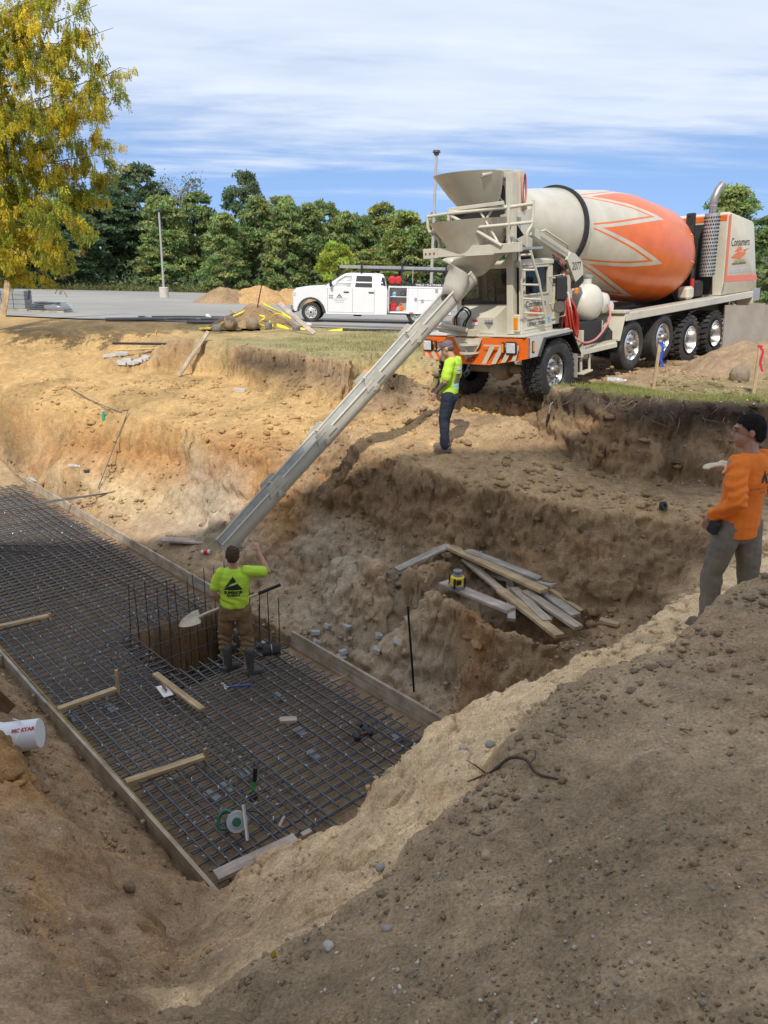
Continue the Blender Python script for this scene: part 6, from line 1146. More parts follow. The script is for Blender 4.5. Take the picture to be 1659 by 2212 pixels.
Mb = backM((.02, -.40, 1.24), (.0, -1, .04)); prm = [([(-.13, .17), (.13, .15), (.13, .10), (-.13, .115)], WHITE), ([(-.13, .105), (.13, .09), (.13, .04), (-.13, .055)], mat('print_green', (.55, .72, .40), .7)), ([(-.13, .045), (-.01, .04), (-.01, -.09), (-.13, -.09)], mat('print_brown', (.28, .20, .10), .7)), ([(0, .035), (.13, .03), (.13, -.09), (0, -.09)], mat('print_pale', (.60, .66, .50), .7)), ([(-.13, -.10), (.13, -.10), (.13, -.15), (-.13, -.15)], mat('print_sky', (.25, .52, .68), .7)), ([(-.13, -.155), (.13, -.155), (.12, -.20), (-.12, -.20)], mat('print_mint', (.45, .72, .45), .7))]
for pl_, m_ in prm: decal('shirt_print', poly_mesh([pl_]), m_, sh1, W1, Mb, .5)
decal('print_frame', poly_mesh([[(-.135, .115), (.135, .10), (.135, .09), (-.135, .105)], [(-.135, .052), (.135, .038), (.135, .03), (-.135, .044)], [(-.01, .04), (0, .04), (0, -.09), (-.01, -.09)], [(-.135, -.09), (.135, -.09), (.135, -.10), (-.135, -.10)], [(.05, .03), (.057, .03), (.057, -.09), (.05, -.09)], [(-.1, -.08), (-.05, .03), (-.04, .03), (-.09, -.08)]]), mat('print_dark', (.06, .05, .05), .7), sh1, W1, Mb, .5, .0055)
# ---------------- man in the orange long-sleeved shirt
p3 = P(1556, 1350, -.97); zg = gz(p3.x, p3.y); W3 = thing('person', 'black-haired man in an orange long-sleeved shirt watching from the sand bank', 'person', (p3.x, p3.y, zg), rad(30))
k3 = 1.0; HL, HR = Vector((-.10, 0, .94)), Vector((.10, -.02, .94)); KL, KR = Vector((-.13, .07, .51)), Vector((.13, -.08, .51)); AL, AR = Vector((-.14, .02, .09)), Vector((.17, -.12, .09)); SLh, SRh = Vector((-.20, -.02, 1.45)), Vector((.20, -.02, 1.46)); ELl, WRl = Vector((-.30, -.17, 1.20)), Vector((-.215, .10, 1.00)); ELr, WRr = Vector((.24, .24, 1.26)), Vector((.06, .27, 1.36))
mb = MB(); torso(mb, [((0, 0, .86), .15, .10, UX, UY), ((0, 0, 1.0), .155, .11, UX, UY), ((0, 0, 1.14), .15, .105, UX, UY), ((0, -.01, 1.32), .175, .115, UX, UY), ((0, -.02, 1.45), .165, .09, UX, UY), ((0, -.02, 1.52), .075, .06, UX, UY)]); limb(mb, [(0, -.02, 1.48), (0, .02, 1.60)], [.064, .058]); hf3 = Vector((-.75, .7, -.10)); TH3, MH3 = head(mb, (0, .05, 1.685), hf3, (0, .1, 1), 1.14)
limb(mb, [SLh, ELl, WRl], [.055, .045, .030]); limb(mb, [SRh, ELr, WRr], [.055, .045, .030]); limb(mb, [HL, KL, AL], [.085, .058, .042]); limb(mb, [HR, KR, AR], [.085, .058, .042]); hand(mb, WRl, (.1, .45, -.85), (.95, .0, .2), -1, .35); hand(mb, WRr, (-.95, .25, .05), (0, 0, -1), 1, .2)
finish(mb, 'body', SKIN_T, W3, .008, 2)
mb = MB(); torso(mb, [((0, .0, .85), .192, .145, UX, UY), ((0, 0, .95), .192, .147, UX, UY), ((0, 0, 1.14), .18, .14, UX, UY), ((0, -.01, 1.32), .208, .148, UX, UY), ((0, -.02, 1.44), .205, .118, UX, UY), ((0, -.02, 1.52), .105, .082, UX, UY), ((0, -.02, 1.535), .08, .07, UX, UY)])
limb(mb, [SLh+Vector((.04, 0, 0)), SLh.lerp(ELl, .5), ELl, ELl.lerp(WRl, .5), ELl.lerp(WRl, .9)], [.09, .078, .070, .062, .052]); limb(mb, [SRh+Vector((-.04, 0, 0)), SRh.lerp(ELr, .5), ELr, ELr.lerp(WRr, .85)], [.09, .078, .07, .05]); sh3 = finish(mb, 'shirt', ORSH, W3, .0095, 2, lambda q: .011*fbm(q[:, 0]*5+q[:, 2]*6, q[:, 1]*5, q[:, 2]*15, o=3, s=33)+.006*np.sin(q[:, 2]*70+q[:, 1]*50+6*fbm(q[:, 0]*6, q[:, 1]*6, q[:, 2]*6, o=2, s=3))*np.clip((-q[:, 0]-.19)/.06, 0, 1))
mb = MB(); torso(mb, [((0, 0, 1.0), .165, .118, UX, UY), ((0, 0, .93), .172, .126, UX, UY), ((0, 0, .86), .165, .126, UX, UY), ((0, 0, .80), .11, .10, UX, UY)]); limb(mb, [HL, HL.lerp(KL, .5), KL, KL.lerp(AL, .5), AL], [.110, .104, .088, .082, .084]); limb(mb, [HR, HR.lerp(KR, .5), KR, KR.lerp(AR, .5), AR], [.11, .104, .088, .082, .084]); finish(mb, 'trousers', GREYP, W3, .010, 2, folds(.011, (7, 7, 18), 35))
boot(W3, (-.14, -.03, 0), (-.1, 1, 0), BOOT, .14); boot(W3, (.17, -.16, 0), (.2, 1, 0), BOOT, .14)
hair_shell(TH3, MH3, 1.14, HBK, W3, .010, 1.0, -.012, sc=(1.0, 1.0, .97)); face_bits(TH3, MH3, W3, HBK)
mb = MB(); hand(mb, WRr+Vector((.03, -.02, 0)), (-.95, .25, .05), (0, 0, -1), 1, .25, .0, 1.35, 1.0); limb(mb, [ELr.lerp(WRr, .72), WRr], [.048, .044]); finish(mb, 'work_glove', mat('pale_glove', (.62, .54, .38), .85, 0, .12, 14), W3, .008, 2)
mb = MB(); mb.box((-.235, .05, .93), (.05, .09, .12), Euler((.3, 0, 0)), .015); mb.build('phone_pouch', BLACKP, W3)
Mb = backM((.02, -.45, 1.36), (0, -1, .04)); decal('shirt_print', poly_mesh([[(-.055, -.03), (-.01, .06), (.005, .06), (-.012, .0), (-.03, -.03)], [(.0, .03), (.05, -.045), (.02, -.045), (-.012, .01)], [(-.04, -.01), (.05, .045), (.035, .045), (-.045, .0)]]), BLACKP, sh3, W3, Mb, .5)
for k, (tx, sz) in enumerate((('ACCURATE CONCRETE', .026), ('CO. INC', .024))): decal('shirt_lettering', text_mesh(tx, sz, 0), mat('brown_print', (.32, .09, .02), .7), sh3, W3, Mb @ Matrix.Translation((0, -.075-.032*k, 0)), .5)
# ---------------- driver in the cab
DV = thing('person', 'driver with an orange vest sitting behind the windscreen of the mixer truck', 'person', TM @ Matrix.Translation((.20, .30, 1.50)) @ Matrix.Rotation(rad(-90), 4, 'Z'))
mb = MB(); torso(mb, [((0, 0, .02), .16, .12, UX, UY), ((0, 0, .25), .17, .12, UX, UY), ((0, 0, .42), .16, .09, UX, UY), ((0, 0, .5), .07, .06, UX, UY)]); limb(mb, [(0, 0, .46), (0, .02, .58)], [.06, .055]); head(mb, (0, .03, .66), (.2, 1, -.1), (0, 0, 1)); limb(mb, [(-.19, 0, .42), (-.26, .1, .18), (-.12, .28, .30)], [.055, .045, .03]); limb(mb, [(.19, 0, .42), (.26, .1, .18), (.12, .28, .30)], [.055, .045, .03]); hand(mb, (-.12, .28, .30), (.3, 1, .3), (0, 0, -1), -1, .6); hand(mb, (.12, .28, .30), (-.3, 1, .3), (0, 0, -1), 1, .6); limb(mb, [(-.09, 0, .05), (-.12, .32, .08), (-.12, .36, -.1)], [.08, .06, .05]); limb(mb, [(.09, 0, .05), (.12, .32, .08), (.12, .36, -.1)], [.08, .06, .05]); finish(mb, 'body', SKIN, DV, .014, 2)
mb = MB(); torso(mb, [((0, 0, .0), .18, .14, UX, UY), ((0, 0, .25), .19, .14, UX, UY), ((0, 0, .42), .18, .11, UX, UY), ((0, 0, .5), .09, .07, UX, UY)]); finish(mb, 'vest', ORSH, DV, .014, 2); mb = MB(); mb.ell((0, .0, .72), (.085, .10, .07), None, 12, 8); finish(mb, 'cap', JEAN, DV, .012, 1)
# ============================================================ LOOSE THINGS IN AND ROUND THE PIT
def lift(px, z):
    q = P(*px, z); return q if gz(q.x, q.y) < z else PG(*px)+Vector((0, 0, .035))
def pile(label, a, b, w, t, m, z0, z1=None, roll=0.0):
    z1 = z0 if z1 is None else z1; A, B = lift(a, z0), lift(b, z1); up = Quaternion((B-A).normalized(), roll) @ Vector((0, 0, 1)); return plank('plank', label, A, B, w*1.15, t, m, up, 'plank', 'planks thrown on the bench')
ZB = max(gz(*PG(x_, y_).xy) for x_, y_ in ((1000, 1240), (1060, 1270), (1120, 1300), (1180, 1320)))+.02
pile('pale grey plank set off at an angle at the head of the pile', (857, 1231), (970, 1183), .125, .04, W_GREY, ZB+.02, ZB+.06)
pile('longest yellow plank of the pile, lying on top of the others', (970, 1186), (1176, 1276), .14, .042, W_NEW, ZB+.07, ZB+.17)
pile('grey plank with lumps of soil on it against the cut', (1010, 1194), (1166, 1256), .13, .04, W_GREY, ZB+.0, ZB+.08)
pile('dark rounded plank under the longest one', (1004, 1213), (1085, 1277), .10, .04, W_OLD, ZB, ZB+.02)
lp = pile('plank carrying the laser level at the edge of the bench', (958, 1258), (1104, 1318), .165, .042, W_PINK, ZB-.03, ZB+.03)
pile('short plank crossing under the front planks', (1102, 1254), (1105, 1339), .09, .04, W_GREY, ZB+.02, ZB-.02)
pile('clean pale plank that reaches furthest from the pile', (1081, 1275), (1209, 1374), .125, .042, W_NEW, ZB+.06, ZB+.0)
pile('mossy plank beside the furthest reaching one', (1111, 1271), (1183, 1342), .11, .04, W_OLD, ZB+.08, ZB+.03)
pile('plank with a knot and a split end', (1135, 1277), (1250, 1356), .12, .042, W_OLD, ZB+.10, ZB+.02)
pile('wide grey plank beside the thin orange one', (1160, 1273), (1244, 1330), .13, .04, W_GREY, ZB+.05, ZB+.03)
pile('thin orange-brown strip at the outer side of the pile', (1187, 1279), (1257, 1321), .06, .04, W_NEW, ZB+.02, ZB+.0)
pile('stub of plank poking out from under the longest one', (1049, 1239), (1112, 1256), .09, .04, W_GREY, ZB+.03, ZB+.05)
pile('low plank almost hidden below the split one', (1154, 1311), (1200, 1335), .10, .04, W_OLD, ZB-.01, ZB-.02)
pile('short grey end beyond the tip of the longest plank', (1160, 1261), (1197, 1270), .12, .04, W_GREY, ZB+.01, ZB+.01)
q = PG(1316, 1349); plank('wood_block', 'fresh yellow wood offcut at the foot of the sand bank', q+Vector((-.10, .06, .03)), q+Vector((.10, -.06, .03)), .10, .04, W_NEW, cat='wood block')
# laser level
c_ = P(987, 1268, ZB+.02); LV = thing('laser_level', 'yellow and black rotating laser level standing on a plank', 'laser level', c_, rad(20)); LY = mat('yellow_housing', (.78, .60, .03), .4); LG = mat('grey_housing', (.25, .26, .27), .5)
mb = MB(); mb.lathe([(0, 0), (0, .105), (.04, .11), (.05, .10)], (0, 0, 0), (0, 0, 1), 20); mb.build('base', LG, LV); mb = MB(); mb.loft([ring(Vector((0, 0, .045)), .105, 0, 8), ring(Vector((0, 0, .15)), .10, 0, 8), ring(Vector((0, 0, .175)), .07, 0, 8)]); mb.build('housing', LY, LV, 25); mb = MB(); mb.lathe([(.17, .07), (.185, .07), (.19, .05), (.22, .05), (.225, .062), (.245, .062), (.25, 0)], (0, 0, 0), (0, 0, 1), 20); mb.build('rotor_head', LG, LV)
bx('keypad', BLACKP, (-.02, -.098, .105), (.07, .02, .07), LV, .005)
for k in range(4): a = math.pi/4+k*math.pi/2; bx('bumper_post', BLACKR, (.108*math.cos(a), .108*math.sin(a), .085), (.03, .03, .15), LV, .01)
# float, block, drill, ties, hammer, bar, saw on the mesh
ZM = -3.387; ua = math.atan2(SU.y, SU.x)
F_ = thing('hand_float', 'white plastering float with a wooden grip lying on the mesh', 'hand float', P(356, 1494, ZM), ua-.15); mb = MB(); mb.box((0, 0, .012), (.30, .13, .012), None, .003); mb.build('blade', mat('white_plastic', (.72, .72, .70), .5, 0, .08, 12, dirt=(.5, .46, .4), dirtamt=.15), F_); tb('grip', mat('grip_brown', (.22, .12, .08), .6), [(-.06, 0, .05), (0, 0, .065), (.07, 0, .055)], .017, F_); 
for x_ in (-.05, .06): bx('bracket', STEELW, (x_, 0, .032), (.015, .02, .035), F_, .003)
plank('timber', 'loose yellow two-by-four laid along the mesh by the hand float', P(335, 1456, ZM+.03), P(437, 1533, ZM+.03), .085, .04, W_NEW, cat='timber')
plank('wood_block', 'pinkish wood block lying flat on the mesh', P(604, 1556, ZM+.03), P(641, 1554, ZM+.03), .10, .04, W_PINK, cat='wood block')
DR_ = thing('cordless_drill', 'black cordless driver lying on its side on the mesh', 'power drill', P(785, 1590, ZM), rad(20)); bx('motor_housing', PB, (.06, .02, .05), (.07, .20, .085), DR_, .03, Euler((0, 0, .35))); mb = MB(); mb.cyl((.02, .13, .05), (.0, .18, .05), .03, .02, 12); mb.build('chuck', PB, DR_); tb('handle', mat('dark_red_grip', (.10, .03, .02), .5), [(.05, .0, .045), (-.05, -.03, .045)], .022, DR_); bx('battery', PB, (-.10, -.05, .045), (.075, .12, .08), DR_, .015)
D2 = thing('battery_pack', 'black battery tool lying behind the worker\'s boots', 'power tool', P(563, 1403, ZM), rad(40)); bx('case', PB, (0, 0, .05), (.13, .10, .09), D2, .03); bx('terminal', LG, (.05, 0, .10), (.05, .08, .02), D2, .005); tb('cord', PB, [(.05, .05, .05), (.12, .12, .03), (.22, .08, .02), (.3, .14, .02)], .007, D2, 6, 5)
TB_ = thing('tie_bundle', 'fat black bundle of wire ties lying by the form board', 'wire bundle', P(586, 1414, ZM), rad(18)); mb = MB()
for k in range(26): a = 2*math.pi*k/26; mb.cyl((-.12, .07*math.cos(a), .075+.07*math.sin(a)), (.12+.01*random.random(), .07*math.cos(a), .075+.07*math.sin(a)), .010, .010, 6)
mb.cyl((-.12, 0, .075), (.12, 0, .075), .07, .07, 16); mb.build('wires', PB, TB_); tb('binding', MTIE, [(.0, .082*math.cos(a), .075+.082*math.sin(a)) for a in np.linspace(0, 2*math.pi, 17)[:-1]], .004, TB_, 5, closed=True)
HM = thing('claw_hammer', 'claw hammer with a blue handle lying between the boots and the hole', 'hammer', P(487, 1489, ZM), rad(17)); tb('handle', mat('blue_grip', (.05, .09, .25), .5), [(.05, 0, .03), (.34, .0, .02)], .016, HM); mb = MB(); mb.box((0, 0, .03), (.035, .12, .03), None, .008); mb.prism([(0, 0), (.05, .02), (.09, -.01), (.05, -.02)], (-.01, .05, .03), (-.3, .9, 0), (.9, .3, 0), .02); mb.tube([(.0, 0, .03), (.06, 0, .03)], .011, 8); mb.build('head', STEELW, HM)
BG = thing('pry_bar', 'short upright bar with a black and green grip stuck into the mesh', 'bar', P(547, 1722, -3.54)); bt = PY(552, 1658, BG.location.y)-Vector(BG.location); tb('lower_grip', mat('green_grip', (.06, .42, .06), .5), [(0, 0, .06), bt*.55], .021, BG, 10); tb('upper_grip', PB, [bt*.55, bt], .023, BG, 10); mb = MB(); mb.lathe([(0, 0), (0, .05), (.03, .05), (.05, .02), (.07, .015)], (0, 0, 0), (0, 0, 1), 14); mb.build('foot', DARK, BG)
SW_ = thing('circular_saw', 'green circular saw tipped on its side on the mesh', 'circular saw', P(517, 1798, ZM), rad(-15)); GS = mat('green_plastic', (.03, .14, .09), .4, 0, .15, 10); SGs = mat('grey_saw_metal', (.46, .52, .54), .4, .4, .1, 10)
mb = MB(); an = Vector((.25, -.78, .58)).normalized(); cS = Vector((-.02, 0, .115)); e1 = an.cross(Vector((0, 0, 1))).normalized(); e2 = e1.cross(an).normalized()*-1; e2 = e2 if e2.z > 0 else -e2
mb.lathe([(-.025, .0), (-.025, .055), (-.012, .06), (-.012, .098), (.0, .105), (.03, .105), (.035, 0)], cS, an*-1, 30); mb.build('blade_guard', SGs, SW_); mb = MB(); mb.lathe([(-.030, .0), (-.030, .040), (-.024, .045)], cS, an*-1, 20, False); mb.build('arbor_cap', GS, SW_)
mb = MB(); mb.prism([(-.008, -.16), (.008, -.16), (.008, .16), (-.008, .16)], cS-e1*-.085*-1+an*.03, e1, (e2+e1*.18).normalized(), .11); mb.build('sole_plate', mat('white_alloy', (.76, .76, .74), .35, .2), SW_)
mb = MB(); mb.cyl(cS-an*.03+e1*.02, cS-an*.16+e1*.02, .06, .052, 16); mb.box(cS-an*.08+e1*.09, (.07, .10, .09), None, .025); mb.build('motor', GS, SW_); tb('rear_handle', GS, [cS-an*.07+e1*.06+e2*.07, cS-an*.07+e1*.13+e2*.10, cS-an*.07+e1*.19+e2*.03, cS-an*.07+e1*.17-e2*.06, cS-an*.07+e1*.07-e2*.06], .02, SW_, 8, 5); tb('cord', PB, [(.16, .12, .03), (.2, .2, .02), (.05, .3, .01), (-.15, .26, .01)], .006, SW_, 6, 6)
for k, (x_, y_, w_, h_, lb) in enumerate([(603, 1785, .03, .13, 'thin white stick of wood standing out on the mesh near the saw'), (652, 1803, .08, .06, 'small square white chip at the foot of the sand bank'), (893, 1620, .02, .12, 'pale splinter beside the bars at the sand bank')]):
    plank('wood_chip', lb, P(x_, y_, ZM+.01), P(x_, y_, ZM+.01)+Vector((w_, h_, .01)), .03 if k != 1 else .06, .01, W_PINK, cat='wood chip')
for k, (a, b, lb) in enumerate([((700, 1480), (765, 1450), 'thin wooden lath woven through the bars below the pink block'), ((672, 1530), (720, 1510), 'short wooden lath between the bars beside the pink block')]): plank('lath', lb, P(*a, -3.44), P(*b, -3.44), .02, .008, W_NEW, cat='lath')
# buckets on the left
WB = mat('bucket_plastic', (.70, .71, .72), .45, 0, .04, 6, dirt=(.42, .36, .29), dirtamt=.12)
bc = PG(52, 1632); BK = thing('bucket', 'white plastic bucket lying on its side with red lettering', 'bucket', bc+Vector((-.08, .08, .15)), None); axb = Vector((.98, .16, .12)).normalized(); up_b = Vector((0, 0, 1)); Mbk = Matrix.Translation(bc+Vector((-.06, .06, .155))) @ axb.to_track_quat('Z', 'Y').to_matrix().to_4x4(); BK.matrix_world = Mbk
mb = MB(); mb.lathe([(.19, 0), (.19, .128), (.18, .132), (-.14, .147), (-.15, .156), (-.155, .156), (-.165, .147), (-.18, .147), (-.185, .156), (-.195, .152), (-.195, .143), (.17, .125), (.17, 0)], (0, 0, 0), (0, 0, 1), 36, False); bko = mb.build('pail', WB, BK, 30)
MI = Mbk.inverted(); tb('wire_handle', mat('handle_white', (.62, .62, .60), .4), [MI @ q for q in smooth_path([bc+Vector((-.15, -.09, .20)), bc+Vector((-.05, -.20, .12)), bc+Vector((.04, -.16, .28)), bc+Vector((.02, .0, .33)), bc+Vector((-.12, .12, .30))], 5)], .006, BK, 6)
BROT = -.35; cd_b = MI.to_3x3() @ (CAMP-bc).normalized(); cd_b.z = 0; cd_b.normalize(); decal('bucket_lettering', text_mesh('MORTAR', .048, 0, xs=1.0, bold=.003), mat('red_ink', (.45, .05, .06), .6), bko, BK, backM(Vector((0, 0, .09))+Quaternion((0, 0, 1), BROT) @ cd_b*.3, Quaternion((0, 0, 1), BROT) @ cd_b, Quaternion((0, 0, 1), BROT) @ cd_b.cross(Vector((0, 0, 1)))), .5, .002)
b2c = PG(-18, 1498); B2 = thing('bucket', 'white pail standing at the form board beside the brown timber', 'bucket', b2c+Vector((-.05, 0, .0))); mb = MB(); mb.lathe([(0, 0), (0, .125), (.32, .148), (.325, .158), (.34, .158), (.34, .15), (.02, .12), (.02, 0)], (0, 0, 0), (0, 0, 1), 32, False); mb.build('pail', WB, B2, 30); tb('wire_handle', MATS['handle_white'], [(.15, 0, .3), (.12, -.12, .22), (-.02, -.19, .2), (-.15, 0, .3)], .006, B2, 6)
q = PG(8, 1535); WT = thing('brown_timber', 'dark brown timber with a bolt hole leaning against the pail', 'timber', q+Vector((-.05, 0, .02))); o = plank('beam', None, Vector((.16, -.05, .02)), Vector((-.35, .10, .42)), .15, .045, woodmat('stained_timber', (.17, .085, .035), (.10, .05, .02)), (0, -.7, .7), parent=WT); mb = MB(); mb.cyl((.005, -.062, .17), (.0, -.085, .19), .022, .022, 12); mb.build('bolt', STEELW, WT)
# chute end: plank, cup, concrete
q = PG(410, 1170); plank('plank', 'wide pale plank lying on the soil beside the end of the chute', P(352, 1165, q.z+.05), P(480, 1172, q.z+.06), .24, .04, W_PINK)
q = PG(443, 1197); CP = thing('paper_cup', 'red and white paper cup tipped over beside the end of the chute', 'paper cup', q+Vector((0, 0, .045)), (0, rad(90), rad(5))); mb = MB(); mb.lathe([(-.07, 0), (-.07, .030), (.075, .043), (.078, .046), (.082, .043), (.076, .04), (-.06, .028)], (0, 0, 0), (0, 0, 1), 20, False); mb.build('cup', WHITE, CP); mb = MB(); mb.lathe([(-.025, .0355), (.05, .0422)], (0, 0, 0), (0, 0, 1), 20, False); q_ = mb.build('sleeve', mat('red_sleeve', (.62, .04, .05), .5), CP); mb = MB(); mb.lathe([(.078, 0), (.078, .047), (.09, .047), (.095, .04), (.095, 0)], (0, 0, 0), (0, 0, 1), 20, False); mb.build('lid', WHITE, CP)
WC = thing('wet_concrete', 'wet grey concrete dripping from the chute onto the upright bars', 'concrete', SL(4.6, 3.1, HZ)); mb = MB(); wo_ = Vector(WC.location); rr_ = random.Random(4)
for k in range(150):
    t_ = rr_.random(); z_ = -2.72+(HZ+.05+2.72)*t_; c_ = SL(4.75+rr_.gauss(0, .05+.10*t_), 3.08+rr_.gauss(0, .045+.07*t_), z_)-wo_; s_ = rr_.uniform(.02, .05)*(1.2 if t_ > .9 else 1); mb.ell(c_, (s_, s_*rr_.uniform(.7, 1.2), s_*rr_.uniform(.7, 1.3)), None, 7, 5)
mb.ell(SL(4.75, 3.05, HZ+.05)-wo_, (.45, .4, .12), None, 16, 8); me = remesh(mb, .018, 1); displace(me, lambda q: .012*fbm(q[:, 0]*40, q[:, 1]*40, q[:, 2]*40, o=2, s=6)); me.materials.clear(); me.materials.append(mat('fresh_concrete', (.25, .245, .225), .45, 0, .2, 25, .004, 90)); link('splash', me, WC)
mb = MB()
for k in range(60): t_ = rr_.random(); c_ = A_top+cd_*(CL-.03-rr_.random()*.16)+side*rr_.uniform(-.2, .2)-cup*(.05+.12*(1-abs(rr_.uniform(-1, 1)))); mb.ell(c_-wo_, (.03, .03, .02), None, 6, 4)
me = remesh(mb, .014, 1); me.materials.clear(); me.materials.append(MATS['fresh_concrete']); link('chute_lip_deposit', me, WC)
# far sand face: plank, blocks, rods, litter
plank('plank', 'weathered plank leaning from the upper rim down to the sand bench', PY(450, 716, PG(445, 760).y+.1), PG(386, 814)+Vector((0, 0, .03)), .12, .04, W_OLD, (0, -.6, .6), 'plank')
for i, (x_, y_) in enumerate([(232, 772), (241, 771), (250, 770), (259, 769), (268, 768), (262, 786), (270, 784), (284, 788), (291, 786), (300, 783), (308, 780), (316, 776), (265, 789), (277, 781)]):
    q = PG(x_, y_); brick('grey paving block set out on the sand bench below the rim', q+Vector((0, 0, .05)), random.uniform(-.3, .3), (random.uniform(-.15, .15), random.uniform(-.15, .15)), (.22, .14, .10), 'paving blocks on the sand bench', 'paving block', mat('pale_paver', (.52, .52, .50), .9, 0, .1, 9))
brick('single grey block lying alone under the cut, before the plank', PG(518, 847)+Vector((0, 0, .04)), .2, (0, .05), (.26, .14, .10), cat='block', m=MATS['pale_paver'])
def lying_rod(label, pts, r, m, lift=.02, name='steel_rod'): mb = MB(); mb.tube(smooth_path([PG(*p_)+Vector((0, 0, lift)) for p_ in pts], 4), r, 6); return tag(mb.build(name, m, None, 60), label, 'rod')
GPIPE = mat('grey_pipe', (.16, .15, .15), .6, .2)
lying_rod('thin grey rod lying across the sand slope', [(153, 841), (200, 868), (263, 893)], .014, GPIPE); mb = MB(); a, b = PG(277, 897)+Vector((0, 0, .1)), PG(215, 1056)+Vector((0, -.1, .03)); mb.tube([a, b], .013, 6); tag(mb.build('steel_rod', GPIPE, None, 60), 'thin grey rod leaning on the steep sand face', 'rod')
mb = MB(); a = PG(350, 748)+Vector((-.1, -.1, .05)); mb.tube([a+Vector((-1.3, -.1, .02)), a+Vector((.3, .35, .0))], .035, 8); tag(mb.build('buried_pipe', PB, None, 60), 'black pipe end sticking out of the upper cut', 'pipe'); mb = MB(); a = PG(352, 753)+Vector((-.1, -.12, .0)); mb.tube(smooth_path([a+Vector((-1.2, -.15, -.05)), a+Vector((-.5, .0, -.02)), a+Vector((.25, .3, .03))], 4), .028, 8); tag(mb.build('buried_pipe', mat('yellow_pipe', (.58, .45, .20), .6), None, 60), 'yellowish pipe end below the black one in the upper cut', 'pipe')
def bottle(label, px, m, s=1.0, up=False, rz=0.3):
    q = PG(*px); o = thing('plastic_bottle', label, 'bottle', q+Vector((0, 0, .03*s)), (rad(90) if not up else 0, 0, rz)); mb = MB(); mb.lathe([(-.10*s, 0), (-.10*s, .030*s), (-.06*s, .028*s), (-.02*s, .033*s), (.03*s, .031*s), (.06*s, .028*s), (.085*s, .012*s), (.11*s, .012*s)], (0, 0, 0), (0, 0, 1), 14, False); mb.build('bottle', m, o); mb = MB(); mb.cyl((0, 0, .10*s), (0, 0, .12*s), .014*s, .014*s, 10); mb.build('cap', WHITE, o); return o
CLEARP = glassmat('clear_plastic', (.75, .82, .86), .35, .1); bottle('crumpled clear water bottle lying in the grass', (1330, 826), CLEARP, 1.5, False, 1.2); bottle('small green bottle standing on the sand slope', (224, 905), mat('green_bottle', (.05, .35, .20), .3), 1.5, True); bottle('clear plastic bottle on the sand behind the far form board', (72, 1040), CLEARP, 1.5, False, .8); bottle('flattened pale bottle at the foot of the sand face', (160, 1010), CLEARP, 1.4, False, 1.4)
mb = MB()
for k in range(8): mb.ell(PG(190, 1020)+Vector((random.gauss(0, .05), random.gauss(0, .03), .03)), (.05, .035, .03), None, 8, 5)
me = remesh(mb, .012, 2); me.materials.clear(); me.materials.append(mat('dark_rag', (.05, .05, .065), .9)); tag(link('glove', me), 'dark glove dropped on the sand near the pale bottle', 'glove')
# orange cloth on the lawn rim
q = P(783, 769, -.02); q.z = gz(q.x, q.y); mb = MB()
for k in range(26): mb.ell(q+Vector((random.gauss(0, .22), random.gauss(0, .10), random.uniform(.02, .09))), (random.uniform(.06, .14), random.uniform(.05, .10), random.uniform(.025, .05)), Euler((random.uniform(-.5, .5), random.uniform(-.5, .5), random.uniform(0, 3))), 8, 6)
me = remesh(mb, .02, 2); displace(me, lambda p_: .022*fbm(p_[:, 0]*14, p_[:, 1]*14, p_[:, 2]*14, o=3, s=44)); me.materials.clear(); me.materials.append(ORSH); tag(link('orange_shirt', me), 'crumpled orange shirt dropped at the edge of the cut', 'shirt')
# survey stakes with ribbons on the lawn
def survey(label, top, bot, m):
    b_ = PG(*bot); t_ = PY(top[0], top[1], b_.y+.02); o = thing('survey_stake', label, 'survey stake', b_); o2 = plank('lath', None, Vector((0, 0, -.2)), t_-b_, .055, .02, W_NEW, (0, -1, 0), parent=o); tv = t_-b_; mb = MB(); pts = [tv+Vector((0, -.02, -.05)), tv+Vector((.05, -.03, -.12)), tv+Vector((.04, -.03, -.30)), tv+Vector((.10, -.02, -.44))]
    mb.loft([[p_+Vector((-.022, 0, 0)), p_+Vector((.022, .01, 0)), p_+Vector((.022, .014, 0)), p_+Vector((-.022, .004, 0))] for p_ in smooth_path(pts, 5)]); mb.box(tv+Vector((0, 0, -.04)), (.07, .035, .03), None, .004); mb.build('ribbon', m, o); return o
survey('wooden survey stake with a blue ribbon, leaning on the lawn', (1427, 735), (1411, 840), mat('blue_ribbon', (.02, .08, .55), .5)); survey('wooden survey stake with a red ribbon by the gravel heap', (1643, 742), (1629, 852), mat('red_ribbon', (.62, .02, .07), .5))
# grey wooden panels standing beside the rear wheels
W_PAN = mat('grey_plywood', (.36, .33, .29), .85, 0, .2, 1.3, .002, 40, col2=(.27, .22, .17), detail=8, dirt=(.42, .40, .37), dirtamt=.3)
def panel(label, bl, br, h_, y_, lean):
    a, b = PY(bl[0], bl[1], y_), PY(br[0], br[1], y_+.55*(br[0]-bl[0])/100); b.z = a.z+.0; o = thing('plywood_sheet', label, 'plywood sheet', a); L = (b-a).length; d_ = (b-a).normalized(); n_ = d_.cross(Vector((0, 0, 1))).normalized(); up = (Vector((0, 0, 1))-n_*lean).normalized(); mb = MB(); c_ = d_*L/2+up*h_/2; M3 = Matrix((d_, n_, up)).transposed(); mb.box(c_, (L, .02, h_), M3, .003); mb.build('face', W_PAN, o)
    for f_ in (.06, .94): mb = MB(); mb.box(d_*(L*f_)+up*h_/2-n_*.03, (.05, .04, h_*.98), M3, .004); mb.build('batten', W_OLD, o)
    return o
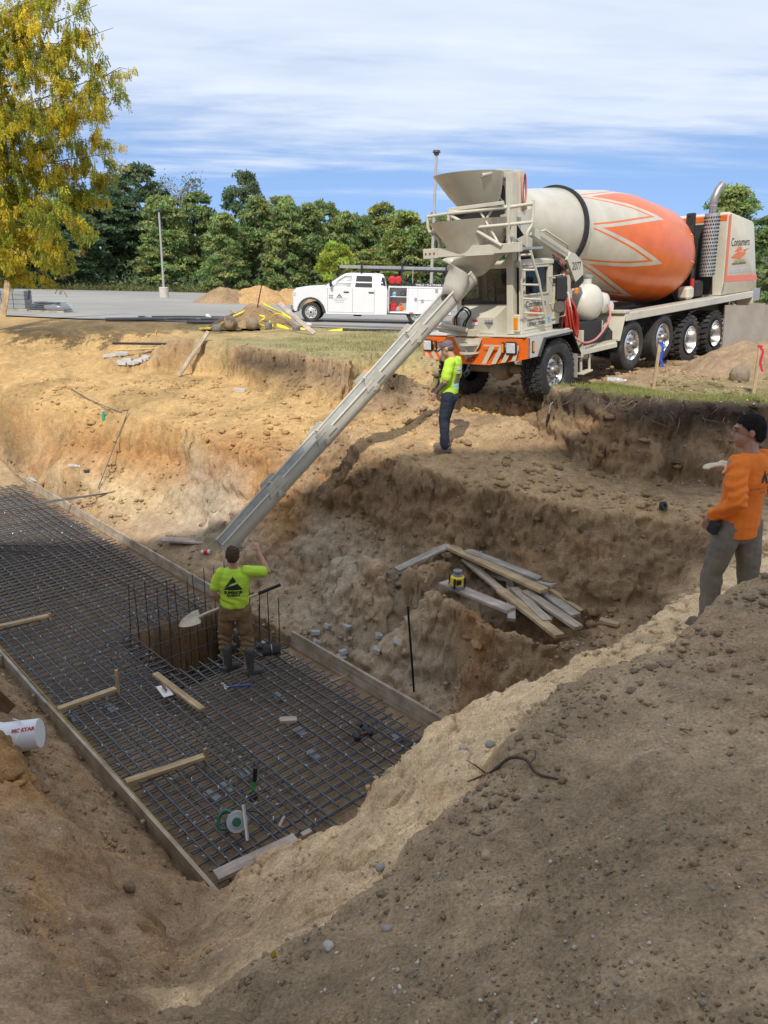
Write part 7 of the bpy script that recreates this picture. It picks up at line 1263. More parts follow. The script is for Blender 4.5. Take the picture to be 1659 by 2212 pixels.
panel('grey weathered form panel leaning beside the rear wheels, with a brown stain', (1558, 776), (1612, 770), 1.22, 17.6, .10); panel('pale form panel standing behind the stained one', (1606, 768), (1640, 764), 1.20, 17.95, .06); panel('form panel at the outer end of the row by the gravel heap', (1637, 768), (1690, 764), 1.18, 18.15, .05)
# small litter on the man's bench
q = PG(1405, 1074); plank('green_stick', 'bright green plastic strip lying on the bench below the lawn cut', q+Vector((-.08, -.06, .012)), q+Vector((.08, .06, .02)), .03, .012, mat('green_strip', (.03, .30, .09), .5), cat='plastic strip')
q = PG(1432, 1099); TR_ = thing('tape_roll', 'black and cream roll of tape on the bench below the lawn cut', 'tape roll', q+Vector((0, 0, .04)), (1.2, .2, .5)); mb = MB(); mb.lathe([(-.025, .03), (-.025, .06), (.025, .06), (.025, .03), (-.025, .03)], (0, 0, 0), (0, 0, 1), 20, False); mb.build('roll', PB, TR_); mb = MB(); mb.lathe([(-.026, .03), (-.026, .045), (-.024, .045)], (0, 0, 0), (0, 0, 1), 20, False); mb.build('core', WHITE, TR_)
q = PG(1180, 912); o = thing('hand_tool', 'black handled tool hung on the corner of the lawn cut', 'hand tool', q+Vector((0, -.05, .0))); tb('handle', PB, [(0, 0, .0), (.02, -.02, .16)], .025, o); tb('shank', STEELW, [(.02, -.02, .16), (.03, -.02, .32), (.07, -.02, .36)], .010, o)
q = PG(1130, 893); plank('ribbon_scrap', 'pink ribbon scrap lying on the sand below the bumper', q+Vector((-.10, -.02, .012)), q+Vector((.10, .03, .02)), .03, .006, mat('pink_ribbon', (.75, .25, .28), .6), cat='ribbon')
# dead root and leaves on the near bank
RT = mat('dead_root', (.085, .06, .042), .85, 0, .3, 30, .002, 120); mb = MB(); pts = [(1010, 1692), (1060, 1672), (1100, 1652), (1135, 1656), (1160, 1675), (1222, 1690)]; w_ = [PG(*p_)+Vector((0, 0, .012+.03*(k in (2, 3)))) for k, p_ in enumerate(pts)]; sp_ = smooth_path(w_, 6); mb.tube(sp_, [.004+.006*math.sin(math.pi*i/(len(sp_)-1)) for i in range(len(sp_))], 7); a = sp_[5]; mb.tube([a, a+Vector((-.06, .05, .02)), a+Vector((-.10, .12, .0))], [.006, .004, .002], 5); a = sp_[20]; mb.tube([a, a+Vector((.04, .05, .01)), a+Vector((.05, .12, .0))], [.006, .004, .002], 5); tag(mb.build('dead_root', RT, None, 70), 'dark crooked root lying on the gravelly bank', 'root')
LEAFM = mat('yellow_leaf', (.70, .50, .05), .6, 0, .15, 30)
for k, (x_, y_, lb) in enumerate([(590, 2070, 'bright yellow leaf standing up among the pebbles of the near bank'), (522, 1955, 'small yellow leaf on the tan sand near the valley'), (1268, 1602, 'yellow leaf on the dark gravel edge')]):
    q = PG(x_, y_); mb = MB(); s_ = .018 if k == 0 else .015; d_ = Vector((.1, .1, 1)) if k == 0 else Vector((.8, .3, .15)); d_.normalize(); e_ = d_.cross(Vector((.2, -1, 0))).normalized(); mb.loft([[q+d_*t_*s_*2.6+e_*(w_*s_*k2)+Vector((0, -.002*abs(k2), 0)) for k2 in (-1, 0, 1)] for t_, w_ in ((0, .1), (.3, .75), (.6, .8), (.85, .45), (1, .05))], False, False); o = mb.build('fallen_leaf', LEAFM, None, 80); o.modifiers.new('t', 'SOLIDIFY').thickness = .001; tag(o, lb, 'leaf')
# ============================================================ LOT EDGE, HEAPS, POLES, TREES, ADDED SHADE BLOCK
def heap(name, label, cat, px, y_, wx, wy, hgt, m, cols, seed, res=60, z0=0.0, shape=1.5, lab=True):
    c = PY(px, 640, y_); n_ = res; u = np.linspace(-1, 1, n_); U, V = np.meshgrid(u, u); r = np.hypot(U, V); h_ = np.clip(1-r**shape, 0, 1)*hgt; nz_ = fbm(U*2.2+seed, V*2.2, o=5, s=seed); h_ = np.where(r < 1.02, h_*(1+.35*nz_)+.05*hgt*fbm(U*14, V*14, o=3, s=seed+3)*(h_ > 0)-.03, -.1)
    a_ = np.arctan2(V, U); k_ = 1+.12*fbm(np.cos(a_)*2+seed, np.sin(a_)*2, o=2, s=seed+9); verts = np.c_[(U*wx*k_).ravel(), (V*wy*k_).ravel(), h_.ravel()]; I_ = np.arange(n_*n_).reshape(n_, n_); qd = np.stack([I_[:-1, :-1], I_[:-1, 1:], I_[1:, 1:], I_[1:, :-1]], -1).reshape(-1, 4)
    me = np_mesh(name, verts, qd); g_ = 1+.3*fbm(verts[:, 0]*2, verts[:, 1]*2, verts[:, 2]*3, o=4, s=seed+5); add_color(me, np.array(cols)*g_[:, None]); me.shade_smooth(); me.materials.append(m); o = link(name, me, None, (c.x, y_, z0)); return tag(o, label, cat)
heap('sand_pile', 'greyish heap of earth on the lot before the trees', 'sand pile', 487, 52, 2.2, 1.9, 1.15, MSOIL, (.34, .23, .13), 3); heap('sand_pile', 'golden sand heap in the middle of the row on the lot', 'sand pile', 560, 52.5, 2.6, 2.0, 1.22, MSOIL, (.50, .31, .14), 5); heap('sand_pile', 'golden sand heap partly behind the pickup bonnet', 'sand pile', 625, 53, 2.2, 2.0, 1.2, MSOIL, (.48, .30, .135), 8)
DH = heap('dirt_heap', 'rough dirt heap with boulders and caution tape at the lot edge', 'dirt heap', 552, 28.6, 1.75, 1.15, .74, MSOIL, (.32, .215, .115), 12, 80, 0.0, 1.3)
GH_ = heap('gravel_heap', 'brown gravel heap at the edge of the lawn', 'gravel heap', 1705, 15.4, 1.9, 1.5, .85, MSOIL, (.36, .255, .16), 15, 90, .12, 1.25)
ROCK = mat('boulder', (.33, .25, .16), .9, 0, .25, 5, .02, 12, col2=(.20, .16, .115)); ROCKG = mat('grey_boulder', (.20, .18, .16), .9, 0, .25, 5, .02, 12)
def rock(name, label, c, s, m, seed, cat='boulder', group=None):
    bm = bmesh.new(); bmesh.ops.create_icosphere(bm, subdivisions=3, radius=1); r_ = np.array([v.co for v in bm.verts]); q_ = np.sign(r_)*np.abs(r_)**.75; f_ = 1+.22*fbm(q_[:, 0]*1.3+seed, q_[:, 1]*1.3, q_[:, 2]*1.3, o=4, s=seed)
    for v, q, k in zip(bm.verts, q_, f_): v.co = Vector((q[0]*s[0]*k, q[1]*s[1]*k, q[2]*s[2]*k))
    me = bpy.data.meshes.new(name); bm.to_mesh(me); bm.free(); me.materials.append(m); me.shade_smooth(); me.set_sharp_from_angle(angle=rad(28)); o = link(name, me, None, c, (0, 0, seed)); return tag(o, label, cat, group)
for k, (x_, y_, sx_, sz_, m_, lb) in enumerate([(497, 699, .26, .24, ROCK, 'large tan boulder at the left foot of the dirt heap'), (545, 700, .24, .20, ROCK, 'brown boulder beside the large tan one'), (468, 706, .15, .12, ROCKG, 'grey rock lying off the heap by the yellow tape'), (580, 702, .16, .14, ROCKG, 'dark grey rock under the tape in the dirt heap'), (605, 694, .2, .17, ROCK, 'brown rock by the foot of the leaning plank'), (640, 705, .15, .1, ROCKG, 'low grey rock right of the leaning plank')]):
    q = P(x_, y_+8, .0); rock('boulder', lb, (q.x, q.y, sz_*.7), (sx_, sx_*.8, sz_), m_, 30+k)
q = PG(1596, 822); rock('boulder', 'tan boulder at the foot of the gravel heap on the lawn', (q.x, q.y, q.z+.10), (.20, .17, .15), ROCK, 51)
b = P(679, 724, .0); plank('plank', 'pinkish plank leaning on the dirt heap', Vector((b.x, b.y, .05)), PY(602, 655, b.y+1.0), .15, .045, W_PINK, (0, -.7, .6)); mb = MB(); a = P(556, 664, .7); mb.tube([PY(556, 664, 28.4), PY(566, 612, 28.4)], .022, 6); tag(mb.build('steel_rod', MRUST, None, 60), 'rusty rod standing out of the top of the dirt heap', 'rod')
TAPE = mat('caution_tape', (.85, .68, .03), .5, 0, .1, 20)
def tape(label, pts, w_=.075):
    mb = MB(); sp2 = smooth_path(pts, 7); secs = []
    for i, p_ in enumerate(sp2): tw_ = i*.35; d_ = Vector((0, math.cos(tw_)*.5, .6+.4*math.sin(tw_))).normalized()*w_/2; secs.append([p_-d_, p_+d_])
    mb.loft(secs, False, False); o = mb.build('caution_tape', TAPE, None, 80); o.modifiers.new('t', 'SOLIDIFY').thickness = .004; return tag(o, label, 'caution tape')
yq = 27.9
def T2(x_, y_, d=0.0): return PY(x_, y_, yq+d)
tape('yellow caution tape strung from the top of the dirt heap to the plank', [T2(565, 655, .8), T2(590, 668, .3), T2(612, 678, 0), T2(628, 688, -.2)], .10); tape('yellow caution tape looped over the boulders', [T2(628, 690), T2(600, 678, -.2), T2(582, 690, -.35), T2(590, 706, -.5), T2(560, 700, -.5), T2(572, 685, -.3), T2(560, 682, -.2)]); tape('tangled yellow caution tape trailing onto the lawn', [T2(598, 702, -.5), T2(625, 714, -.7), T2(605, 719, -.8), T2(650, 712, -.7), T2(690, 719, -.9), T2(740, 712, -.9)], .14); tape('yellow caution tape leading off to the left of the heap', [T2(430, 710, -.3), T2(470, 706, -.3), T2(500, 685, .0), T2(528, 672, .3)]); 
q = PG(335, 722); tape('short yellow tape hanging over the rim of the sand cut', [q+Vector((.0, .2, .12)), q+Vector((.05, -.1, .0)), q+Vector((.12, -.25, -.12)), q+Vector((-.1, -.5, -.25)), q+Vector((-.3, -.6, -.3))], .10)
# steel and lumber lying along the lot edge
for k, (a, b, w_, m_, lb) in enumerate([((230, 693), (505, 692), .22, GPIPE, 'long dark bundle of drain pipe along the lot edge'), ((300, 686), (490, 687), .14, PB, 'black pipe lying behind the long bundle at the lot edge'), ((405, 697), (560, 700), .16, GPIPE, 'grey pipe lying by the foot of the boulders'), ((655, 703), (1010, 716), .12, GPIPE, 'grey pipe lying on the ground before the pickup'), ((740, 713), (900, 716), .10, PB, 'short black pipe lying before the pickup')]):
    A, B = P(*a, .02), P(*b, .02); A.z = max(gz(A.x, A.y), 0)+w_*.35; B.z = max(gz(B.x, B.y), 0)+w_*.35; mb = MB()
    for j in range(3): o_ = Vector((0, (j-1)*w_*.5, 0)); mb.tube([A+o_, A.lerp(B, .5)+o_+Vector((0, 0, .01*j)), B+o_], w_*.27, 8)
    o = mb.build('pipe_bundle', m_, None, 60); tag(o, lb, 'pipe', kind=None); 
plank('plank', 'orange-brown stick of timber propped on the pipes at the lot edge', P(497, 687, .0)+Vector((0, 0, .35)), P(548, 700, .02), .09, .05, W_NEW); A = P(505, 686, .0)
for k, (x_, y_, lb) in enumerate([(320, 690, 'white scrap of wrap lying on the pipe bundle'), (450, 688, 'white scrap standing up behind the pipes'), (660, 705, 'white rag by the pickup front wheel')]):
    q = P(x_, y_, .05); mb = MB()
    for j in range(5): mb.ell(q+Vector((random.gauss(0, .08), random.gauss(0, .05), .08+random.gauss(0, .03))), (.12, .07, .05), Euler((random.random(), random.random(), random.random())), 8, 5)
    me = remesh(mb, .03, 1); me.materials.clear(); me.materials.append(WHITE); tag(link('scrap', me), lb, 'scrap')
# block pallets at the far left
BLK = mat('grey_block', (.28, .29, .28), .9, 0, .12, 5, .003, 30); pq = P(40, 673, 0.0); PL_ = thing('block_pallet', 'stack of grey blocks on a pallet at the lot edge', 'block stack', (pq.x, pq.y+.5, 0), rad(4))
for i in range(3):
    for j in range(4): bx('block', BLK, (-.52+i*.52-.5, 0, .22+j*.20), (.50, .9, .19), PL_, .012)
bx('pallet', W_OLD, (-.5, 0, .06), (1.7, 1.0, .12), PL_, .01); bx('strap', PB, (.50, -.462, .75), (.10, .01, .40), PL_, .002, Euler((0, .25, 0)))
pq = P(100, 676, 0.0); PL2 = thing('wrapped_pallet', 'low pallet wrapped in clear plastic next to the grey blocks', 'pallet', (pq.x, pq.y+.5, 0), rad(-3)); 
for k in range(4): bx('board', mat('dark_board', (.07, .08, .085), .6, 0, .2, 4), (0, 0, .16+k*.09), (1.6-.15*k, .8, .07), PL2, .01)
bx('pallet', W_OLD, (0, 0, .05), (1.6, .9, .1), PL2, .01); mb = MB(); mb.ell((.35, 0, .22), (.75, .5, .30), None, 20, 10); me = mb.mesh('plastic_wrap', glassmat('plastic_wrap', (.6, .64, .66), .3, .15), 60); displace(me, lambda p_: .10*fbm(p_[:, 0]*5, p_[:, 1]*5, p_[:, 2]*6, o=3, s=70)); link('plastic_wrap', me, PL2)
b = P(14, 682, 0); plank('post', 'upright brown board standing in front of the grey blocks', Vector((b.x, b.y-.4, -.2)), PY(17, 607, b.y-.4), .24, .05, W_NEW, (0, -1, 0), 'post')
# light poles
PM = mat('pole_grey', (.42, .39, .36), .6, .2, .1, 3); PCON = mat('pole_concrete', (.52, .48, .40), .9, 0, .15, 4, .01, 10)
def pole(label, x_, y_, top_px, base_h):
    o = thing('light_pole', label, 'light pole', (x_, y_, .03)); tz = PY(PCX, 0, y_).z; d_ = ray(*top_px); zt = (CAMP+d_*(y_/d_.y)).z; mb = MB(); mb.tube([(0, 0, base_h), (0, 0, zt)], [.085, .065], 10); mb.build('shaft', PM, o); mb = MB(); mb.cyl((0, 0, zt), (0, 0, zt+.10), .20, .17, 14); mb.cyl((0, 0, zt-.12), (0, 0, zt), .12, .14, 10); mb.build('lamp_head', mat('lamp_dark', (.07, .06, .06), .6), o)
    mb = MB(); mb.lathe([(-.1, 0), (-.1, .36), (base_h-.04, .36), (base_h, .32), (base_h, 0)], (0, 0, 0), (0, 0, 1), 20); mb.build('footing', PCON, o); return o
pa = P(355, 643, .03); pole('light pole with a concrete foot standing on the open lot', pa.x, pa.y, (345, 455), .8); pc = PY(932, 600, 40); pole('tall light pole rising behind the pickup', pc.x, 40, (942, 331), .8)
# ---------------- trees
def leafmat(name, c1, c2, tr=.35):
    m = bpy.data.materials.new(name); m.use_nodes = True; t = m.node_tree; b = t.nodes['Principled BSDF']; n = t.nodes.new; l = t.links.new; at = n('ShaderNodeAttribute'); at.attribute_name = 'soil'; co = n('ShaderNodeTexCoord'); nz = n('ShaderNodeTexNoise'); nz.inputs['Scale'].default_value = .9; nz.inputs['Detail'].default_value = 5; l(co.outputs['Object'], nz.inputs['Vector']); mr = n('ShaderNodeMapRange'); mr.inputs[1].default_value = .3; mr.inputs[2].default_value = .7; mr.inputs[3].default_value = .75; mr.inputs[4].default_value = 1.25; l(nz.outputs[0], mr.inputs[0]); sc = n('ShaderNodeVectorMath'); sc.operation = 'SCALE'; l(at.outputs['Color'], sc.inputs[0]); l(mr.outputs[0], sc.inputs['Scale']); l(sc.outputs[0], b.inputs['Base Color']); b.inputs['Roughness'].default_value = .6; b.inputs['Specular IOR Level'].default_value = .25
    tl = n('ShaderNodeBsdfTranslucent'); l(sc.outputs[0], tl.inputs[0]); ms = n('ShaderNodeMixShader'); ms.inputs[0].default_value = tr; l(b.outputs[0], ms.inputs[1]); l(tl.outputs[0], ms.inputs[2]); l(ms.outputs[0], t.nodes['Material Output'].inputs[0]); return m
LEAF = leafmat('foliage', None, None, .42); BARK = mat('bark', (.11, .09, .07), .95, 0, .3, 4, .02, 14)
def leaves(pts, nrm, size, cols, rng, asp=.6, droop=0.0):
    """one quad per leaf spray, folded along its length"""
    n_ = len(pts); a = rng.normal(size=(n_, 3)); a[:, 2] -= droop*2; a /= np.linalg.norm(a, axis=1)[:, None]; nn = nrm+rng.normal(size=(n_, 3))*.6; b = np.cross(nn, a); b /= np.maximum(np.linalg.norm(b, axis=1)[:, None], 1e-6); s_ = (size*rng.uniform(.6, 1.35, n_))[:, None]
    v = np.stack([pts-b*s_*asp*.5, pts+a*s_*.55-b*s_*asp*.25, pts+a*s_, pts+b*s_*asp*.5], 1); v[:, 1] += np.cross(a, b)*s_*.12; return v.reshape(-1, 3), np.repeat(cols, 4, 0)
def crown_mesh(name, H, W, z0, nb, nl, size, col, seed, kind='round'):
    rng = np.random.default_rng(seed); V = []; C = []
    for k in range(nb):
        t_ = rng.random(); zc_ = z0+(H-z0)*t_; env = {'round': math.sin(math.pi*min(.97, .10+t_*.88))**.6, 'tall': (1-t_)**.45*.9+.12, 'oval': math.sin(math.pi*min(.95, .2+t_*.75))}[kind]; r_ = W/2*env*rng.uniform(.35, 1.0)**.6; a_ = rng.uniform(0, 2*math.pi); c_ = np.array([r_*math.cos(a_), r_*math.sin(a_), zc_]); br = W*rng.uniform(.075, .14); 
        d_ = rng.normal(size=(nl, 3)); d_ /= np.linalg.norm(d_, axis=1)[:, None]; d_[:, 2] = np.abs(d_[:, 2])*.9-.25; rad_ = br*rng.uniform(.55, 1.08, (nl, 1)); pts = c_+d_*rad_*np.array([1.1, 1.1, .95]); cc_ = np.array(col)*rng.uniform(.72, 1.28)*(.86+.28*rng.random((nl, 1))); cc_[:, 0] *= rng.uniform(.85, 1.3); v, c2 = leaves(pts, d_, size, cc_, rng, .65, .15); V.append(v); C.append(c2)
    V = np.concatenate(V); C = np.concatenate(C); me = np_mesh(name, V, np.arange(len(V)).reshape(-1, 4)); add_color(me, C); me.materials.append(LEAF); return me
def trunk_mesh(H, r, seed, nb=7, W=4, z0=1.5):
    rr = random.Random(seed); mb = MB(); pts = [(rr.gauss(0, .06)*i, rr.gauss(0, .06)*i, H*.8*i/5) for i in range(6)]; mb.tube(pts, [r*(1-.15*i) for i in range(6)], 8)
    for k in range(nb): z_ = z0+(H*.75-z0)*k/nb; a = rr.uniform(0, 6.28); L = W*.42*rr.uniform(.6, 1); mb.tube(smooth_path([(0, 0, z_), (math.cos(a)*L*.5, math.sin(a)*L*.5, z_+L*.28), (math.cos(a)*L, math.sin(a)*L, z_+L*.7)], 3), [r*.4*(1-.12*i) for i in range(7)], 5)
    me = mb.mesh('trunk', BARK, 70); return me
G1, G2, G3, G4, GD = (.275, .365, .125), (.235, .325, .115), (.29, .355, .105), (.36, .46, .07), (.13, .195, .095)
KINDS = {'locust': (12, 7.0, .3, 130, 75, .40, G1, 'tall'), 'locust2': (12, 6.4, .3, 125, 75, .40, G2, 'tall'), 'oak': (14, 8.5, 2.0, 140, 80, .42, GD, 'round'), 'maple': (12, 8.0, .5, 130, 80, .40, G2, 'round'), 'maple2': (11, 7.0, .4, 120, 80, .40, G3, 'oval'), 'bright': (5.2, 4.6, .3, 70, 80, .30, G4, 'round')}
_tm = {}
def tree(label, px, top_y, y_, kind, wpx, seed, base=None):
    H, W, z0, nb, nl, sz, col, env = KINDS[kind]; top = PY(px, top_y, y_); k = (kind, seed % 2)
    if k not in _tm: _tm[k] = (crown_mesh('crown', H, W, z0, nb, nl, sz, col, 100+seed, env), trunk_mesh(H, .24, seed, 7, W, z0+.6))
    o = thing('tree', label, 'tree', (top.x, y_, 0), random.uniform(0, 6.28), 'trees along the far edge of the lot'); cr, tr = _tm[k]; wm = wpx/FPX*y_*.96; s_ = Vector((wm/W, wm/W, top.z/H)); link('crown', cr, o, scale=s_); link('trunk', tr, o, scale=s_); return o
TL = [('dark broad oak rising behind the yellow tree', 215, 405, 92, 'oak', 190), ('dark oak with a rounded crown next to the bare-topped tree', 295, 366, 98, 'oak', 160), ('dark shaded tree low behind the yellow tree', 120, 440, 84, 'oak', 190), ('deep green tree at the edge of the shaded wood', 30, 430, 82, 'oak', 180), ('feathery tree beside the light pole on the lot', 350, 428, 88, 'locust', 130), ('feathery tree left of the tall dark oak', 425, 420, 92, 'locust2', 110), ('slim feathery tree just behind the earth heap', 480, 465, 84, 'locust', 100), ('tall dark oak standing highest in the middle of the wood', 527, 380, 104, 'oak', 105), ('feathery tree in front of the highest oak', 555, 432, 88, 'locust2', 115), ('feathery tree behind the golden sand heaps', 612, 428, 86, 'locust', 115), ('light feathery tree behind the pickup bonnet', 668, 447, 88, 'locust2', 110), ('round green maple past the feathery trees', 700, 440, 98, 'maple', 110), ('small slim tree between two maples', 745, 462, 94, 'locust', 80), ('grey-green round tree behind the pickup rack', 775, 468, 96, 'maple', 100), ('broad maple with a domed crown left of the tall pole', 828, 444, 100, 'maple2', 130), ('yellow-green maple beside the tall light pole', 880, 462, 90, 'maple2', 120), ('maple half hidden by the mixer hopper', 948, 468, 92, 'maple', 120), ('maple behind the mixer platform', 1020, 480, 95, 'maple2', 130), ('low yellowish bush tree behind the pickup rack', 800, 540, 84, 'maple2', 110), ('bright leafy young tree right behind the pickup cab', 728, 530, 58, 'bright', 92), ('tall tree rising behind the engine cover of the mixer', 1590, 408, 60, 'locust', 160), ('tree at the outer side of the one behind the engine cover', 1675, 470, 55, 'locust2', 150), ('tree hidden low behind the exhaust stack of the mixer', 1500, 520, 75, 'maple', 120)]
for i, a in enumerate(TL): tree(a[0], a[1], a[2], a[3], a[4], a[5], i)
# bare-topped tree
o = thing('tree', 'sparse tree with a nearly bare grey top above the wood', 'tree', (PY(387, 400, 97).x, 97, 0)); rr_ = random.Random(3); H_ = PY(387, 374, 97).z; mb = MB(); mb.tube([(0, 0, 0), (.2, 0, H_*.6), (0, 0, H_*.85)], [.25, .16, .08], 7); tw_ = []
for k in range(26): z_ = H_*rr_.uniform(.62, .86); a = rr_.uniform(0, 6.28); L = rr_.uniform(1.0, 2.6); e_ = Vector((math.cos(a)*L, math.sin(a)*L, z_+L*rr_.uniform(.4, .9))); mb.tube([(0, 0, z_), Vector((0, 0, z_)).lerp(e_, .5)+Vector((0, 0, .15)), e_], [.06, .04, .02], 4); tw_.append(e_)
mb.build('trunk', mat('grey_bark', (.30, .27, .24), .9), o); rng = np.random.default_rng(5); pts = np.concatenate([np.array(e_)+rng.normal(size=(26, 3))*.45 for e_ in tw_]); v, c_ = leaves(pts, rng.normal(size=pts.shape), .26, np.tile((.16, .17, .10), (len(pts), 1))*rng.uniform(.7, 1.3, (len(pts), 1)), rng); me = np_mesh('crown', v, np.arange(len(v)).reshape(-1, 4)); add_color(me, c_); me.materials.append(LEAF); link('crown', me, o)
# undergrowth closing the foot of the wood
rng = np.random.default_rng(9); n_ = 34000; px_ = rng.uniform(-75, 75, n_); py_ = 86+.10*np.abs(px_)*0+rng.uniform(-2.5, 16, n_)-np.clip(-px_-20, 0, 40)*.12; hz = (2.6+1.6*fbm(px_*.25, py_*.25, o=3, s=2))*np.clip((py_-82.5)/5, .12, 1.6); pz = rng.random(n_)**.8*hz; pts = np.c_[px_, py_, pz]; cc = np.tile(GD, (n_, 1))*rng.uniform(.6, 1.6, (n_, 1)); cc[:, 0] *= rng.uniform(.8, 1.5, n_); v, c_ = leaves(pts, np.tile((0, -1, .5), (n_, 1)), .55, cc, rng); me = np_mesh('undergrowth', v, np.arange(len(v)).reshape(-1, 4)); add_color(me, c_); me.materials.append(LEAF); tag(link('undergrowth', me), 'dark tangle of shrubs closing the foot of the wood', 'undergrowth', kind='stuff')
rng = np.random.default_rng(19); n_ = 16000; px_ = rng.uniform(-60, 60, n_); py_ = 83+rng.uniform(-1.5, 2.5, n_)-np.clip(-px_-20, 0, 40)*.12; pts = np.c_[px_, py_, rng.random(n_)*.5]; cc = np.tile((.19, .20, .07), (n_, 1))*rng.uniform(.7, 1.3, (n_, 1)); v, c_ = leaves(pts, np.tile((0, -1, .2), (n_, 1)), .45, cc, rng, .25); me = np_mesh('verge_grass', v, np.arange(len(v)).reshape(-1, 4)); add_color(me, c_); me.materials.append(LEAF); tag(link('verge_grass', me), 'rough pale grass along the far edge of the lot', 'grass', kind='stuff')
rng = np.random.default_rng(29); n_ = 42000; px_ = rng.uniform(-80, 80, n_); py_ = 104+rng.uniform(-4, 8, n_); hz = 9.2+2.2*fbm(px_*.16, px_*0+3, o=3, s=8); pz = rng.random(n_)**.7*hz; pts = np.c_[px_, py_, pz]; blob = fbm(px_*.55, pz*.7, py_*.3, o=2, s=12); cc = np.tile((.17, .24, .085), (n_, 1))*(1+.5*blob[:, None])*rng.uniform(.7, 1.3, (n_, 1)); v, c_ = leaves(pts, np.tile((0, -1, .6), (n_, 1)), .62, cc, rng); me = np_mesh('far_wood', v, np.arange(len(v)).reshape(-1, 4)); add_color(me, c_); me.materials.append(LEAF); tag(link('far_wood', me), 'green mass of the wood filling the gaps behind the trees', 'wood', kind='stuff')
# ---------------- big yellowing locust on the left: trunk outside the picture, limbs reaching in
YT = thing('tree', 'large locust with yellow and green drooping leaves beside the cut', 'tree', (-15.2, 23.5, 0)); yo = Vector((-15.2, 23.5, 0)); rr_ = random.Random(21); mb = MB(); mb.tube([(0, 0, -.3), (.15, 0, 2.5), (.1, .1, 5), (.3, 0, 8), (.2, 0, 12)], [.42, .34, .28, .2, .08], 12); limbs = []
def limb_to(p0, p1, r0, sag=.5):
    mid = p0.lerp(p1, .5)+Vector((rr_.uniform(-.3, .3), rr_.uniform(-.3, .3), sag)); sp3 = smooth_path([p0, mid, p1], 6); mb.tube(sp3, [max(.005, r0*(1-.92*i/(len(sp3)-1))) for i in range(len(sp3))], 7); return sp3
tips = []
TIPS = [((245, 60), 1), ((262, 150), 1), ((255, 250), 1), ((200, 95), 1), ((175, 170), 1), ((225, 300), 1), ((120, 20), 1), ((150, -40), 1), ((60, 60), 1), ((95, 130), 1), ((235, 380), 1), ((180, 420), 1), ((210, 480), 1), ((110, 300), 1), ((150, 350), 1), ((60, 250), 1), ((30, 400), 1), ((100, 470), 1), ((150, 520), 1), ((60, 540), 1), ((120, 560), 1), ((190, 545), 1), ((30, 580), 1), ((90, 590), 1), ((225, 430), 1), ((250, 330), 1), ((160, 120), 1), ((235, 200), 1), ((20, 500), 1), ((110, 400), 1), ((10, 180), 1), ((20, 320), 1), ((190, 230), 1), ((130, 230), 1), ((60, 440), 1), ((210, 10), 1), ((-60, 120), 1), ((-80, 300), 1), ((-60, 450), 1), ((-100, 0), 1)]
for (x_, y_), _ in TIPS:
    yy = 23.5+rr_.uniform(-2.2, 1.6); e_ = PY(x_, y_, yy)-yo; h0 = max(1.6, min(9, e_.z-rr_.uniform(1.2, 3.6))); tips.append((limb_to(Vector((.15, 0, h0)), e_, .045, .45), e_))
twigs = []; rng = np.random.default_rng(31)
for sp3, e_ in tips:
    for k in range(22):
        t_ = rr_.uniform(.25, 1.0); b0 = sp3[int(t_*(len(sp3)-1))]; L = rr_.uniform(.45, 1.15); d_ = Vector((rr_.uniform(-.5, 1.0), rr_.uniform(-1, .8), rr_.uniform(-.6, .75))).normalized(); e2 = b0+d_*L; mb.tube([b0, b0.lerp(e2, .5)+Vector((0, 0, .08)), e2+Vector((0, 0, -.06))], [.010, .007, .004], 4); twigs.append((*b0, *e2))
mb.build('trunk', mat('grey_brown_bark', (.13, .105, .085), .95, 0, .3, 6, .01, 20), YT, 70)
tw = np.array(twigs); nt_ = len(tw); nf = 25; B0 = np.repeat(tw[:, :3], nf, 0); E2 = np.repeat(tw[:, 3:], nf, 0); n_ = len(B0); tt_ = rng.uniform(.1, 1.08, (n_, 1)); Q = B0+(E2-B0)*tt_+rng.normal(0, .07, (n_, 3)); L_f = rng.uniform(.15, .28, n_); dr = rng.normal(0, .30, (n_, 3)); dr[:, 2] = -1; dr /= np.linalg.norm(dr, axis=1)[:, None]; sd = np.cross(dr, rng.normal(size=(n_, 3))); sd /= np.linalg.norm(sd, axis=1)[:, None]
gold = np.repeat(np.clip(rng.random(nt_)*.95-.14+.035*(tw[:, 2]-5.5), 0, 1), nf)+rng.normal(0, .14, n_); gold = np.clip(gold, 0, 1)[:, None]; FCc = np.array((.27, .33, .045))*(1-gold)+np.array((.88, .66, .05))*gold; br_ = rng.random(n_) < .025; FCc[br_] = (.36, .16, .06); FCc *= rng.uniform(.75, 1.2, (n_, 1)); V = []; C = []
for j in range(5):
    for s_ in (-1, 1):
        p_ = Q+dr*(L_f*(j+.6)/5)[:, None]; ld = sd*s_*.8+dr*.75; ld /= np.linalg.norm(ld, axis=1)[:, None]; pr2 = np.cross(ld, rng.normal(size=(n_, 3))); pr2 /= np.linalg.norm(pr2, axis=1)[:, None]; l_ = (.085*rng.uniform(.8, 1.25, n_))[:, None]; V.append(np.stack([p_-pr2*.008, p_+ld*l_*.5-pr2*.019, p_+ld*l_, p_+ld*l_*.5+pr2*.019], 1)); C.append(np.repeat(FCc, 4, 0))
V = np.concatenate(V).reshape(-1, 3); C = np.concatenate(C); me = np_mesh('crown', V, np.arange(len(V)).reshape(-1, 4)); add_color(me, C); me.materials.append(LEAF); link('crown', me, YT)
